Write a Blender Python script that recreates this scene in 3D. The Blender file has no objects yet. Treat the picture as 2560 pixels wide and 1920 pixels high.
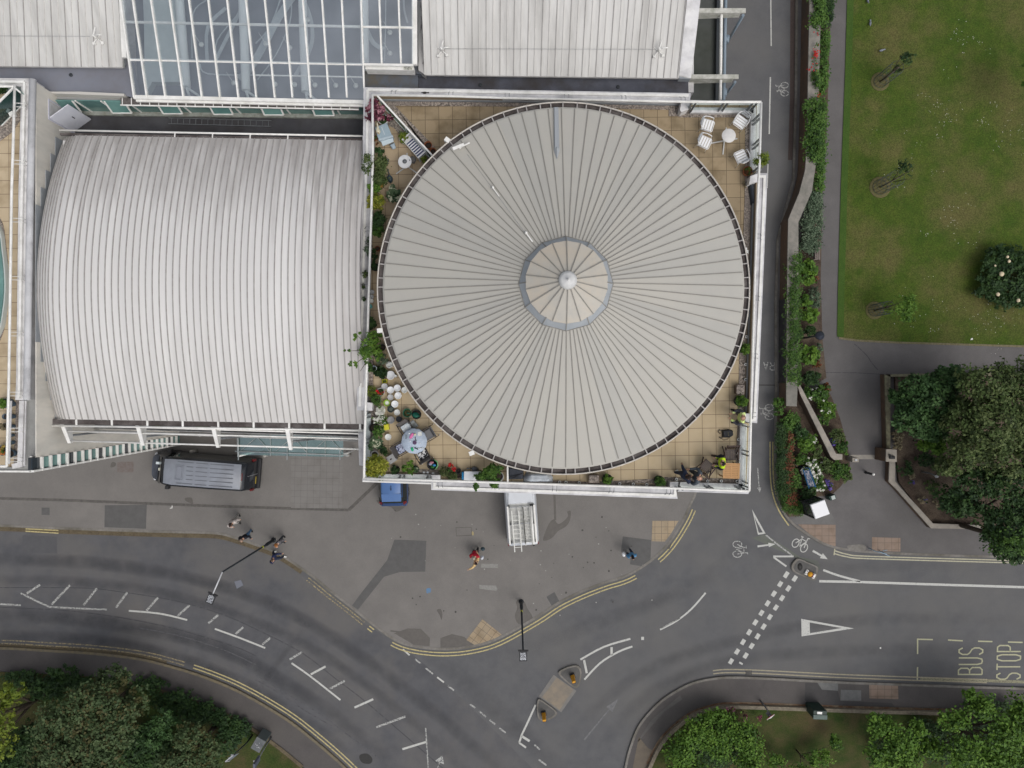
import bpy, bmesh, math, random
import numpy as np
from mathutils import Vector, Matrix
# ------------------------------------------------------------------ camera, sky, sun, exposure
scene = bpy.context.scene
C = scene.collection
R = math.radians
CAMH = 45.0
FPX = 25.0 / 36.0 * 2560
cam_d = bpy.data.cameras.new("camera"); cam = bpy.data.objects.new("camera", cam_d); C.objects.link(cam)
cam.location = (0, 0, CAMH); cam.rotation_euler = (0, 0, 0)
cam_d.lens = 25.0; cam_d.sensor_width = 36.0; cam_d.clip_end = 2000; cam_d.clip_start = 0.5
scene.camera = cam
SUN_EL, SUN_ROT = 58, 135
world = bpy.data.worlds.new("World"); scene.world = world; world.use_nodes = True
wn = world.node_tree; wn.nodes.clear()
sky = wn.nodes.new("ShaderNodeTexSky"); sky.sky_type = 'NISHITA'; sky.sun_disc = False
sky.sun_elevation = R(SUN_EL); sky.sun_rotation = R(SUN_ROT); sky.air_density = 1.0; sky.dust_density = 4.0; sky.ozone_density = 1.0
hs = wn.nodes.new("ShaderNodeHueSaturation"); hs.inputs['Saturation'].default_value = 0.30
bg = wn.nodes.new("ShaderNodeBackground"); bg.inputs['Strength'].default_value = 0.15
wo = wn.nodes.new("ShaderNodeOutputWorld")
wn.links.new(sky.outputs[0], hs.inputs['Color']); wn.links.new(hs.outputs[0], bg.inputs[0]); wn.links.new(bg.outputs[0], wo.inputs[0])
sun_d = bpy.data.lights.new("sun", 'SUN'); sun_d.energy = 0.8; sun_d.angle = R(38); sun_d.color = (1.0, 0.965, 0.92)
sun = bpy.data.objects.new("sun", sun_d); C.objects.link(sun)
az = R(SUN_ROT); el = R(SUN_EL)
sd = Vector((math.sin(az) * math.cos(el), math.cos(az) * math.cos(el), math.sin(el)))
sun.rotation_euler = sd.to_track_quat('Z', 'Y').to_euler()
vs = scene.view_settings; vs.view_transform = 'Standard'; vs.look = 'None'; vs.exposure = -0.05; vs.gamma = 1.0; vs.use_curve_mapping = False
rnd = random.Random(7)
# ------------------------------------------------------------------ helpers
def P(px, py, z=0.0):
 k = (CAMH - z) / FPX
 return Vector(((px - 1280) * k, (960 - py) * k, z))
def PL(pts, z=0.0): return [P(a, b, z) for a, b in pts]
def mat(name, c, c2=None, sc=3.0, rough=0.8, bump=0.0, bsc=40.0, metal=0.0, spk=0.0, spc=60.0, c3=None, sc3=0.4, lo=0.35, hi=0.65, det=5.0, spec=0.3, streak=None, sheen=0):
 """noise-mixed surface: c/c2 at scale sc, broad c3 stains at scale sc3, fine speckle spk"""
 m = bpy.data.materials.new(name); m.use_nodes = True
 nt = m.node_tree; n = nt.nodes; b = n["Principled BSDF"]
 b.inputs['Roughness'].default_value = rough; b.inputs['Metallic'].default_value = metal
 b.inputs['Specular IOR Level'].default_value = spec
 tc = n.new("ShaderNodeTexCoord"); src = tc.outputs['Object']
 if streak:
  mp = n.new("ShaderNodeMapping"); mp.inputs['Scale'].default_value = streak; nt.links.new(src, mp.inputs[0]); src = mp.outputs[0]
 def noise(s, d=det, v=None):
  t = n.new("ShaderNodeTexNoise"); t.inputs['Scale'].default_value = s; t.inputs['Detail'].default_value = d
  t.inputs['Roughness'].default_value = 0.65
  nt.links.new(v or src, t.inputs['Vector']); return t.outputs['Fac']
 def ramp(f, a, bb):
  r = n.new("ShaderNodeMapRange"); r.inputs['From Min'].default_value = a; r.inputs['From Max'].default_value = bb
  nt.links.new(f, r.inputs['Value']); return r.outputs['Result']
 def mix(f, A, B, mode='MIX'):
  x = n.new("ShaderNodeMix"); x.data_type = 'RGBA'; x.blend_type = mode
  if hasattr(f, 'links'): nt.links.new(f, x.inputs['Factor'])
  else: x.inputs['Factor'].default_value = f
  for s, v in ((x.inputs['A'], A), (x.inputs['B'], B)):
   if isinstance(v, tuple): s.default_value = (*v[:3], 1)
   else: nt.links.new(v, s)
  return x.outputs['Result']
 col = tuple(c)
 if c2: col = mix(ramp(noise(sc), lo, hi), col, tuple(c2))
 if c3: col = mix(ramp(noise(sc3, 4.0), 0.42, 0.68), col, tuple(c3))
 if spk:
  f = ramp(noise(spc, 2.0, tc.outputs['Object']), 0.25, 0.75)
  g = n.new("ShaderNodeMapRange"); g.inputs['To Min'].default_value = 1 - spk; g.inputs['To Max'].default_value = 1 + spk
  nt.links.new(f, g.inputs['Value'])
  vm = n.new("ShaderNodeVectorMath"); vm.operation = 'SCALE'
  if isinstance(col, tuple): vm.inputs[0].default_value = col[:3]
  else: nt.links.new(col, vm.inputs[0])
  nt.links.new(g.outputs[0], vm.inputs['Scale']); col = vm.outputs[0]
 if isinstance(col, tuple): b.inputs['Base Color'].default_value = (*col[:3], 1)
 else: nt.links.new(col, b.inputs['Base Color'])
 if bump:
  bp = n.new("ShaderNodeBump"); bp.inputs['Strength'].default_value = bump; bp.inputs['Distance'].default_value = 0.03
  nt.links.new(noise(bsc, 3.0, tc.outputs['Object']), bp.inputs['Height']); nt.links.new(bp.outputs[0], b.inputs['Normal'])
 return m
def tile_mat(name, c1, c2, mortar, w, h, x0=0, y0=0, rot=0.0, msize=0.012, c3=None, rough=0.85, spk=0.12, bumpy=0.0):
 m = bpy.data.materials.new(name); m.use_nodes = True
 nt = m.node_tree; n = nt.nodes; b = n["Principled BSDF"]; b.inputs['Roughness'].default_value = rough
 b.inputs['Specular IOR Level'].default_value = 0.25
 tc = n.new("ShaderNodeTexCoord"); mp = n.new("ShaderNodeMapping"); mp.inputs['Location'].default_value = (-x0, -y0, 0)
 mp.inputs['Rotation'].default_value = (0, 0, rot); nt.links.new(tc.outputs['Object'], mp.inputs[0])
 br = n.new("ShaderNodeTexBrick"); br.offset = 0; br.squash = 1; br.inputs['Scale'].default_value = 1
 br.inputs['Brick Width'].default_value = w; br.inputs['Row Height'].default_value = h; br.inputs['Mortar Size'].default_value = msize
 br.inputs['Mortar Smooth'].default_value = 0.2
 br.inputs['Color1'].default_value = (*c1, 1); br.inputs['Color2'].default_value = (*c2, 1); br.inputs['Mortar'].default_value = (*mortar, 1)
 nt.links.new(mp.outputs[0], br.inputs['Vector'])
 nz = n.new("ShaderNodeTexNoise"); nz.inputs['Scale'].default_value = 1.6; nz.inputs['Detail'].default_value = 7; nt.links.new(tc.outputs['Object'], nz.inputs['Vector'])
 mr = n.new("ShaderNodeMapRange"); mr.inputs['From Min'].default_value = .45; mr.inputs['From Max'].default_value = .72; nt.links.new(nz.outputs['Fac'], mr.inputs['Value'])
 x = n.new("ShaderNodeMix"); x.data_type = 'RGBA'; x.blend_type = 'MULTIPLY'; nt.links.new(mr.outputs[0], x.inputs['Factor'])
 nt.links.new(br.outputs['Color'], x.inputs['A']); x.inputs['B'].default_value = (*(c3 or (.75, .72, .68)), 1)
 nz2 = n.new("ShaderNodeTexNoise"); nz2.inputs['Scale'].default_value = 55; nt.links.new(tc.outputs['Object'], nz2.inputs['Vector'])
 g = n.new("ShaderNodeMapRange"); g.inputs['From Min'].default_value = .3; g.inputs['From Max'].default_value = .7; g.inputs['To Min'].default_value = 1 - spk; g.inputs['To Max'].default_value = 1 + spk
 nt.links.new(nz2.outputs['Fac'], g.inputs['Value'])
 vm = n.new("ShaderNodeVectorMath"); vm.operation = 'SCALE'; nt.links.new(x.outputs['Result'], vm.inputs[0]); nt.links.new(g.outputs[0], vm.inputs['Scale'])
 nt.links.new(vm.outputs[0], b.inputs['Base Color'])
 return m
def glass_mat(name, tint, refl=0.25, rough=0.04, gcol=(0.9, 0.95, 1)):
 m = bpy.data.materials.new(name); m.use_nodes = True; nt = m.node_tree; n = nt.nodes; n.remove(n["Principled BSDF"])
 t = n.new("ShaderNodeBsdfTransparent"); t.inputs[0].default_value = (*tint, 1)
 g = n.new("ShaderNodeBsdfGlossy"); g.inputs['Roughness'].default_value = rough; g.inputs['Color'].default_value = (*gcol, 1)
 tc = n.new("ShaderNodeTexCoord"); nz = n.new("ShaderNodeTexNoise"); nz.inputs['Scale'].default_value = .5; nz.inputs['Detail'].default_value = 4
 nt.links.new(tc.outputs['Object'], nz.inputs['Vector'])
 mr = n.new("ShaderNodeMapRange"); mr.inputs['From Min'].default_value = .3; mr.inputs['From Max'].default_value = .7
 mr.inputs['To Min'].default_value = refl * .7; mr.inputs['To Max'].default_value = refl * 1.3; nt.links.new(nz.outputs['Fac'], mr.inputs['Value'])
 x = n.new("ShaderNodeMixShader"); nt.links.new(mr.outputs[0], x.inputs[0]); nt.links.new(t.outputs[0], x.inputs[1]); nt.links.new(g.outputs[0], x.inputs[2])
 nt.links.new(x.outputs[0], n["Material Output"].inputs[0]); return m
def worn(name, c, base, thr=0.5, sc=14.0):
 """paint worn through to the road colour"""
 return mat(name, c, base, sc=sc, lo=thr, hi=thr + 0.09, det=8.0, rough=0.7, spk=0.08)
def tag(o, label=None, cat=None, group=None, kind=None):
 if label: o['label'] = label
 if cat: o['category'] = cat
 if group: o['group'] = group
 if kind: o['kind'] = kind
 return o
def empty(name, loc=(0, 0, 0), rz=0.0, label=None, cat=None, group=None):
 o = bpy.data.objects.new(name, None); C.objects.link(o); o.location = loc; o.rotation_euler = (0, 0, rz)
 o.empty_display_size = 0.2
 return tag(o, label, cat, group)
def copy_tree(o, parent=None):
 c = o.copy(); C.objects.link(c); c.parent = parent
 for ch in [k for k in bpy.data.objects if k.parent == o]: copy_tree(ch, c)
 return c
class MB:
 def __init__(s): s.v = []; s.f = []; s.m = []; s.sm = []
 def add(s, vs, fs, mi=0, smooth=False):
  o = len(s.v); s.v += [tuple(x) for x in vs]
  for f in fs: s.f.append(tuple(i + o for i in f)); s.m.append(mi); s.sm.append(smooth)
  return s
 def hull8(s, bot, top, mi=0):
  n = len(bot); vs = list(bot) + list(top)
  fs = [tuple(range(n - 1, -1, -1)), tuple(range(n, 2 * n))] + [(i, (i + 1) % n, n + (i + 1) % n, n + i) for i in range(n)]
  return s.add(vs, fs, mi)
 def box(s, x0, x1, y0, y1, z0, z1, mi=0, M=None):
  b = [Vector((x0, y0, z0)), Vector((x1, y0, z0)), Vector((x1, y1, z0)), Vector((x0, y1, z0))]
  t = [Vector((x, y, z1)) for x, y, _ in b]
  if M: b = [M @ q for q in b]; t = [M @ q for q in t]
  return s.hull8(b, t, mi)
 def prism(s, pts, z0, z1, mi=0):
  """pts: world XY (any z) ; made counter-clockwise"""
  p = [(q[0], q[1]) for q in pts]
  a = sum(p[i][0] * p[(i + 1) % len(p)][1] - p[(i + 1) % len(p)][0] * p[i][1] for i in range(len(p)))
  if a < 0: p.reverse()
  return s.hull8([(x, y, z0) for x, y in p], [(x, y, z1) for x, y in p], mi)
 def sheet(s, pts, z, mi=0):
  p = [(q[0], q[1]) for q in pts]
  a = sum(p[i][0] * p[(i + 1) % len(p)][1] - p[(i + 1) % len(p)][0] * p[i][1] for i in range(len(p)))
  if a < 0: p.reverse()
  return s.add([(x, y, z) for x, y in p], [tuple(range(len(p)))], mi)
 def ppoly(s, pts, z0, z1, mi=0):    # pixel outline seen at height z1
  return s.prism(PL(pts, z1), z0, z1, mi)
 def bar(s, a, b, w, h, mi=0, up=(0, 0, 1)):
  a = Vector(a); b = Vector(b); d = (b - a)
  if d.length < 1e-6: return s
  d.normalize(); u = Vector(up)
  if abs(d.dot(u)) > .98: u = Vector((0, 1, 0))
  sx = d.cross(u).normalized() * w / 2; sz = sx.cross(d).normalized() * h / 2
  vs = [a - sx - sz, a + sx - sz, a + sx + sz, a - sx + sz, b - sx - sz, b + sx - sz, b + sx + sz, b - sx + sz]
  return s.add(vs, [(0, 1, 2, 3), (7, 6, 5, 4), (0, 4, 5, 1), (1, 5, 6, 2), (2, 6, 7, 3), (3, 7, 4, 0)], mi)
 def tube(s, pts, r, mi=0, n=8, closed=False, cap=True):
  pts = [Vector(p) for p in pts]; N = len(pts)
  rr = r if isinstance(r, (list, tuple)) else [r] * N
  vs = []; prev = None
  for i, p in enumerate(pts):
   if closed: d = pts[(i + 1) % N] - pts[i - 1]
   else: d = pts[min(i + 1, N - 1)] - pts[max(i - 1, 0)]
   d.normalize()
   if prev is None:
    u = Vector((0, 0, 1)) if abs(d.z) < .9 else Vector((1, 0, 0)); u = (u - d * u.dot(d)).normalized()
   else:
    u = (prev - d * prev.dot(d)).normalized()
   prev = u; w = d.cross(u)
   for k in range(n):
    a = 2 * math.pi * k / n; vs.append(p + (u * math.cos(a) + w * math.sin(a)) * rr[i])
  fs = []
  for i in range(N if closed else N - 1):
   j = (i + 1) % N
   for k in range(n): fs.append((i * n + k, i * n + (k + 1) % n, j * n + (k + 1) % n, j * n + k))
  s.add(vs, fs, mi, True)
  if cap and not closed:
   o = len(s.v) - len(vs)
   s.f.append(tuple(o + k for k in range(n - 1, -1, -1))); s.m.append(mi); s.sm.append(False)
   s.f.append(tuple(o + (N - 1) * n + k for k in range(n))); s.m.append(mi); s.sm.append(False)
  return s
 def lathe(s, prof, c=(0, 0, 0), n=20, mi=0, smooth=True, sx=1, sy=1, M=None):
  vs = []; fs = []
  for r, z in prof:
   for k in range(n):
    a = 2 * math.pi * k / n; q = Vector((c[0] + r * sx * math.cos(a), c[1] + r * sy * math.sin(a), c[2] + z))
    vs.append(M @ q if M else q)
  for i in range(len(prof) - 1):
   for k in range(n): fs.append((i * n + k, i * n + (k + 1) % n, (i + 1) * n + (k + 1) % n, (i + 1) * n + k))
  fs.append(tuple(range(n - 1, -1, -1))); fs.append(tuple((len(prof) - 1) * n + k for k in range(n)))
  return s.add(vs, fs, mi, smooth)
 def ball(s, c, rx, ry=None, rz=None, mi=0, n=12, m=8, jit=0, M=None):
  ry = ry or rx; rz = rz or rx; vs = []; fs = []
  for i in range(m + 1):
   t = math.pi * i / m
   for k in range(n):
    a = 2 * math.pi * k / n; j = 1 + (rnd.uniform(-jit, jit) if jit and 0 < i < m else 0)
    q = Vector((rx * math.sin(t) * math.cos(a) * j, ry * math.sin(t) * math.sin(a) * j, -rz * math.cos(t) * j))
    if M: q = M @ q
    vs.append(q + Vector(c))
  for i in range(m):
   for k in range(n): fs.append((i * n + k, i * n + (k + 1) % n, (i + 1) * n + (k + 1) % n, (i + 1) * n + k))
  return s.add(vs, fs, mi, True)
 def ribbon(s, pts, w, z, mi=0, thick=0.0, closed=False):
  """flat strip of width w (m) centred on world polyline"""
  p = [Vector((q[0], q[1])) for q in pts]; N = len(p); L = []; Rr = []
  for i in range(N):
   if closed: d0 = p[i] - p[i - 1]; d1 = p[(i + 1) % N] - p[i]
   else: d0 = p[i] - p[max(i - 1, 0)] if i else p[1] - p[0]; d1 = p[min(i + 1, N - 1)] - p[i] if i < N - 1 else d0
   d0 = d0.normalized(); d1 = d1.normalized(); n0 = Vector((-d0.y, d0.x)); n1 = Vector((-d1.y, d1.x)); nn = (n0 + n1)
   nn = nn.normalized() if nn.length > 1e-4 else n0
   k = 1 / max(.5, nn.dot(n0)); L.append(p[i] + nn * w / 2 * k); Rr.append(p[i] - nn * w / 2 * k)
  for i in range(N if closed else N - 1):
   j = (i + 1) % N; q = [Rr[i], Rr[j], L[j], L[i]]
   if thick: s.hull8([(a.x, a.y, z - thick) for a in q], [(a.x, a.y, z) for a in q], mi)
   else: s.add([(a.x, a.y, z) for a in q], [(0, 1, 2, 3)], mi)
  return s
 def build(s, name, mats, parent=None, bevel=0):
  me = bpy.data.meshes.new(name); me.from_pydata(s.v, [], s.f)
  if not isinstance(mats, (list, tuple)): mats = [mats]
  for m in mats: me.materials.append(m)
  me.polygons.foreach_set('material_index', s.m); me.polygons.foreach_set('use_smooth', s.sm); me.update()
  o = bpy.data.objects.new(name, me); C.objects.link(o)
  if parent: o.parent = parent
  if bevel:
   b = o.modifiers.new('bevel', 'BEVEL'); b.width = bevel; b.segments = 2; b.limit_method = 'ANGLE'
  return o
def smooth(pts, k=6, closed=False):
 out = []; N = len(pts); pts = [Vector((p[0], p[1])) for p in pts]
 rng = range(N) if closed else range(N - 1)
 for i in rng:
  p0 = pts[i - 1] if (i > 0 or closed) else pts[0]; p1 = pts[i]; p2 = pts[(i + 1) % N]; p3 = pts[(i + 2) % N] if (closed or i + 2 < N) else pts[-1]
  for j in range(k):
   t = j / k
   q = 0.5 * ((2 * p1) + (-p0 + p2) * t + (2 * p0 - 5 * p1 + 4 * p2 - p3) * t * t + (-p0 + 3 * p1 - 3 * p2 + p3) * t ** 3)
   out.append((q.x, q.y))
 if not closed: out.append((pts[-1].x, pts[-1].y))
 return out
def offset(pts, d):
 p = [Vector((q[0], q[1])) for q in pts]; o = []
 for i in range(len(p)):
  a = p[max(i - 1, 0)]; b = p[min(i + 1, len(p) - 1)]; t = (b - a).normalized(); o.append((p[i].x - t.y * d, p[i].y + t.x * d))
 return o
def dense(pts, step):
 out = [Vector(pts[0])]
 for a, b in zip(pts[:-1], pts[1:]):
  a = Vector(a); b = Vector(b); n = max(1, int((b - a).length / step))
  for i in range(1, n + 1): out.append(a.lerp(b, i / n))
 return out
def dashes(pts, on, off, start=0.0):
 """cut a world polyline into dashes"""
 p = dense([Vector((q[0], q[1])) for q in pts], 0.05); segs = []; cur = []; d = -start;
 for a, b in zip(p[:-1], p[1:]):
  ph = d % (on + off)
  if d >= 0 and ph < on: cur.append(a)
  else:
   if len(cur) > 1: segs.append(cur)
   cur = []
  d += (b - a).length
 if len(cur) > 1: segs.append(cur)
 return [[s[i] for i in range(0, len(s), max(1, len(s) // 6))] + [s[-1]] for s in segs]
# ------------------------------------------------------------------ foliage
def leaves(lobes, n, size, seed=1, up=0.5, clusters=None, spread=0.16, fill=0.55, elong=1.6, shares=(0.5, 0.3, 0.2), shape='leaf'):
 """many leaf-sized faces gathered in clusters over the lobes' volume -> vertices, quads, material index"""
 g = np.random.default_rng(seed); lo = np.array(lobes, float)
 area = (lo[:, 3] * lo[:, 4] + lo[:, 3] * lo[:, 5] + lo[:, 4] * lo[:, 5]); area /= area.sum()
 K = clusters or max(6, n // 28)
 li = g.choice(len(lo), K, p=area); d = g.normal(size=(K, 3)); d /= np.linalg.norm(d, axis=1)[:, None]
 d[:, 2] = np.where(d[:, 2] < -0.2, -d[:, 2] * .6, d[:, 2])
 rr = g.uniform(fill, 1.0, K)[:, None] * (0.86 + 0.28 * g.random(K))[:, None]
 cc = lo[li, :3] + d * rr * lo[li, 3:6]
 cm = g.choice(len(shares), K, p=np.array(shares) / sum(shares))
 ci = g.integers(0, K, n); sp = spread * lo[li[ci], 3:6].mean(axis=1)[:, None]
 c = cc[ci] + g.normal(size=(n, 3)) * sp * np.array([1, 1, .7])
 nrm = g.normal(size=(n, 3)) + np.array([0, 0, up * 3]) + d[ci] * 1.0
 nrm /= np.linalg.norm(nrm, axis=1)[:, None]
 t = np.cross(nrm, g.normal(size=(n, 3))); t /= np.linalg.norm(t, axis=1)[:, None] + 1e-9; b = np.cross(nrm, t)
 s = size * g.uniform(.6, 1.3, n)[:, None]; L = s * elong * .5; W = s * .5
 v = np.stack([c - t * L, c + b * W - t * L * .1, c + t * L, c - b * W - t * L * .1], 1).reshape(-1, 3)
 m = cm[ci]; flip = g.random(n) < .18; m = np.where(flip, g.integers(0, len(shares), n), m)
 return v, m
def leaf_obj(name, v, m, mats, parent=None):
 me = bpy.data.meshes.new(name); n = len(v) // 4
 me.vertices.add(n * 4); me.vertices.foreach_set('co', v.astype('f').ravel())
 me.loops.add(n * 4); me.loops.foreach_set('vertex_index', np.arange(n * 4, dtype='i'))
 me.polygons.add(n); me.polygons.foreach_set('loop_start', np.arange(0, n * 4, 4, dtype='i'))
 for k in mats: me.materials.append(k)
 me.polygons.foreach_set('material_index', m.astype('i')); me.update(); me.validate()
 o = bpy.data.objects.new(name, me); C.objects.link(o)
 if parent: o.parent = parent
 return o
def leafmats(name, cols, rough=0.6):
 out = []
 for i, c in enumerate(cols):
  m = mat(name + '_' + str(i), c, tuple(x * .72 for x in c), sc=5, rough=rough, spec=0.2, lo=.3, hi=.7)
  nt = m.node_tree; b = nt.nodes["Principled BSDF"]; b.inputs['Subsurface Weight'].default_value = 0.0
  out.append(m)
 return out
LM = {
'dark':   leafmats('leaf_dark', [(.028, .062, .018), (.042, .085, .022), (.017, .040, .014)]),
'mid':    leafmats('leaf_mid', [(.055, .120, .020), (.085, .165, .028), (.030, .070, .016)]),
'bright': leafmats('leaf_bright', [(.080, .165, .020), (.120, .220, .028), (.045, .10, .015)]),
'olive':  leafmats('leaf_olive', [(.066, .102, .028), (.105, .138, .046), (.036, .056, .016)]),
'sage':   leafmats('leaf_sage', [(.085, .13, .075), (.13, .175, .11), (.045, .07, .04)]),
'rowan':  leafmats('leaf_rowan', [(.052, .085, .032), (.082, .118, .048), (.080, .078, .028)]),
'yellow': leafmats('leaf_yellow', [(.22, .24, .022), (.32, .32, .045), (.11, .14, .015)]),
'ygreen': leafmats('leaf_ygreen', [(.12, .165, .018), (.17, .215, .025), (.06, .10, .014)]),
'varieg': leafmats('leaf_varieg', [(.09, .14, .07), (.55, .56, .40), (.04, .08, .035)]),
'white':  leafmats('flower_white', [(.75, .75, .68), (.08, .15, .03), (.55, .55, .45)]),
'pink':   leafmats('flower_pink', [(.16, .035, .06), (.42, .20, .24), (.07, .02, .035)]),
'red':    leafmats('flower_red', [(.55, .02, .02), (.05, .11, .02), (.30, .02, .02)]),
'russet': leafmats('leaf_russet', [(.16, .055, .025), (.05, .09, .02), (.10, .045, .02)]),
'purple': leafmats('flower_purple', [(.10, .07, .30), (.05, .09, .02), (.18, .13, .42)]),
'straw':  leafmats('leaf_straw', [(.24, .20, .12), (.16, .13, .08), (.30, .27, .17)]),
'orange': leafmats('flower_orange', [(.55, .20, .06), (.10, .15, .03), (.42, .30, .08)]),
'blue':   leafmats('leaf_bluegreen', [(.040, .090, .026), (.060, .120, .036), (.022, .052, .016)]),
}
bark = mat('bark', (.09, .07, .05), (.05, .04, .03), sc=8, rough=.9, bump=.5)
# ------------------------------------------------------------------ the setting: ground, roads, pavements, lawns
ZP = 0.12
M_ground = mat('ground_earth', (.16, .16, .15), (.10, .12, .07), sc=.2, rough=.95)
M_road = mat('asphalt_road', (.118, .118, .122), (.098, .099, .104), sc=1.1, rough=.86, spk=.16, spc=26, c3=(.134, .130, .126), sc3=.13, bump=.25, bsc=60)
M_roadL = mat('asphalt_old', (.108, .108, .114), (.080, .081, .088), sc=.7, rough=.86, spk=.20, spc=24, c3=(.128, .122, .118), sc3=.22, bump=.25, bsc=60)
M_plaza = mat('asphalt_forecourt', (.196, .184, .172), (.170, .160, .150), sc=.8, rough=.9, spk=.12, spc=28, c3=(.150, .142, .134), sc3=.11, bump=.2, bsc=70)
M_pave = mat('asphalt_pavement', (.098, .089, .086), (.082, .075, .073), sc=1.0, rough=.9, spk=.14, spc=30, c3=(.100, .092, .086), sc3=.3)
M_path = mat('asphalt_path', (.145, .137, .135), (.122, .115, .114), sc=.9, rough=.9, spk=.12, spc=30, c3=(.108, .102, .099), sc3=.16)
M_patch = mat('asphalt_patch', (.112, .110, .108), (.098, .096, .094), sc=3, rough=.9, spk=.12)
M_stain = mat('damp_stain', (.118, .108, .098), (.100, .092, .084), sc=4, rough=.6, spk=.08)
M_oil = mat('tyre_polish', (.080, .080, .086), (.092, .092, .096), sc=2, rough=.75, spk=.2, spc=20)
M_kerb = mat('kerb_granite', (.23, .215, .195), (.17, .16, .145), sc=6, rough=.85, spk=.15, c3=(.12, .11, .09), sc3=.8)
M_kerbd = mat('kerb_dirty', (.13, .115, .09), (.20, .165, .10), sc=5, rough=.9, spk=.2)
M_white = worn('paint_white', (.50, .50, .47), (.24, .24, .23), .56, 13)
M_whitew = worn('paint_white_worn', (.42, .42, .40), (.12, .12, .12), .48, 12)
M_yel = worn('paint_yellow', (.48, .41, .20), (.20, .18, .12), .52, 12)
M_yelw = worn('paint_yellow_worn', (.34, .28, .15), (.12, .11, .10), .45, 9)
M_bus = worn('paint_bus_stop', (.42, .41, .27), (.13, .13, .11), .58, 14)
M_grass = mat('lawn', (.038, .076, .006), (.068, .096, .012), sc=1.6, rough=.95, spk=.55, spc=16, c3=(.105, .098, .032), sc3=.30, bump=.8, bsc=30, lo=.3, hi=.7)
M_grassd = mat('lawn_edge', (.040, .085, .012), (.055, .10, .016), sc=3, rough=.95, spk=.5, spc=24, bump=.8, bsc=30)
M_verge = mat('verge_grass', (.026, .050, .008), (.050, .066, .014), sc=1.2, rough=.95, spk=.45, spc=20, c3=(.085, .065, .03), sc3=.5, bump=.8, bsc=30)
M_soil = mat('bed_mulch', (.085, .060, .045), (.045, .032, .024), sc=9, rough=.95, spk=.45, spc=20, c3=(.13, .10, .07), sc3=1.2, bump=.9, bsc=25)
M_tact = tile_mat('tactile_tile', (.36, .28, .185), (.31, .25, .175), (.17, .14, .11), .41, .41, 0, 0, 0, .014)
M_tactp = tile_mat('tactile_tile_pink', (.27, .20, .155), (.25, .19, .15), (.15, .12, .10), .44, .44, 0.2, .1, 0, .014)
M_slab = tile_mat('plaza_slab', (.205, .195, .184), (.192, .182, .172), (.135, .127, .12), .40, .40, 0.02, .2, R(1.2), .009, c3=(.85, .84, .83))
M_iron = mat('cast_iron', (.05, .048, .045), (.03, .03, .03), sc=20, rough=.6, metal=.3)
M_litter = mat('leaf_litter', (.125, .100, .062), (.075, .060, .042), sc=9, rough=.95, spk=.4, spc=25, c3=(.135, .11, .07), sc3=2)
g = MB(); g.sheet([(-600, -600), (600, -600), (600, 600), (-600, 600)], -0.04); tag(g.build('ground', M_ground), kind='structure')
g = MB(); g.sheet([(-60, -45), (60, -45), (60, 45), (-60, 45)], 0.0); road = tag(g.build('road', M_road), kind='structure')
K_plaza = [(-700, 1300), (-300, 1308), (0, 1314), (110, 1319), (300, 1326), (440, 1330), (540, 1333), (590, 1345), (640, 1362), (698, 1385), (776, 1437), (826, 1477), (880, 1519), (929, 1558), (975, 1592), (1016, 1611), (1074, 1621), (1132, 1622), (1190, 1614), (1248, 1595), (1338, 1545), (1396, 1507), (1454, 1479), (1511, 1457), (1569, 1438), (1627, 1402), (1671, 1359), (1708, 1301), (1726, 1261), (1740, 1229), (1762, 1150), (1780, 1000), (1792, 700), (1800, 300), (1806, -100), (1812, -600)]
KP = smooth(PL(K_plaza, ZP), 4)
g = MB(); g.prism(KP + [tuple(P(1000, -600)[:2]), tuple(P(-700, -600)[:2])], -.1, ZP); plaza = tag(g.build('forecourt', M_plaza), kind='structure')
K_low = [(-500, 1640), (-200, 1622), (0, 1621), (116, 1627), (231, 1634), (347, 1648), (434, 1669), (521, 1697), (608, 1735), (712, 1796), (785, 1852), (860, 1918), (960, 2020), (1080, 2160)]
KL = smooth(PL(K_low, ZP), 4)
g = MB(); g.prism(KL + [tuple(P(1080, 2600)[:2]), tuple(P(-500, 2600)[:2])], -.1, ZP); tag(g.build('pavement', M_pave), kind='structure')
K_right = [(1540, 2100), (1553, 1980), (1564, 1920), (1575, 1874), (1598, 1816), (1642, 1764), (1685, 1732), (1734, 1708), (1786, 1697), (1830, 1694), (1920, 1697), (2094, 1706), (2282, 1713), (2560, 1722), (3100, 1738)]
KR = smooth(PL(K_right, ZP), 4)
g = MB(); g.prism(KR + [tuple(P(3100, 2600)[:2]), tuple(P(1540, 2600)[:2])], -.1, ZP); tag(g.build('pavement', M_pave), kind='structure')
K_ne = [(1990, -600), (1993, -100), (1990, 250), (1984, 450), (1945, 600), (1940, 750), (1941, 960), (1940, 1163), (1942, 1220), (1958, 1278), (1987, 1313), (2036, 1346), (2070, 1363), (2123, 1375), (2209, 1382), (2354, 1388), (2560, 1394), (3100, 1410)]
KN = PL(K_ne[:6], ZP); KN = [tuple(q[:2]) for q in KN] + smooth(PL(K_ne[6:], ZP), 4)
g = MB(); g.prism(KN + [tuple(P(3100, -600)[:2])], -.1, ZP); tag(g.build('park_path', M_path), kind='structure')
g = MB();
left_road = smooth(PL([(-700, 1318), (0, 1326), (300, 1338), (540, 1345), (690, 1395), (870, 1530), (1000, 1615), (1060, 1660), (1110, 1706), (1160, 1752), (1240, 1830), (1330, 1920), (1450, 2040)], 0), 4)
g.sheet(left_road + [tuple(P(1500, 2600)[:2]), tuple(P(-700, 2600)[:2])], .003)
lr = g.build('carriageway', M_roadL, road)
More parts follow.
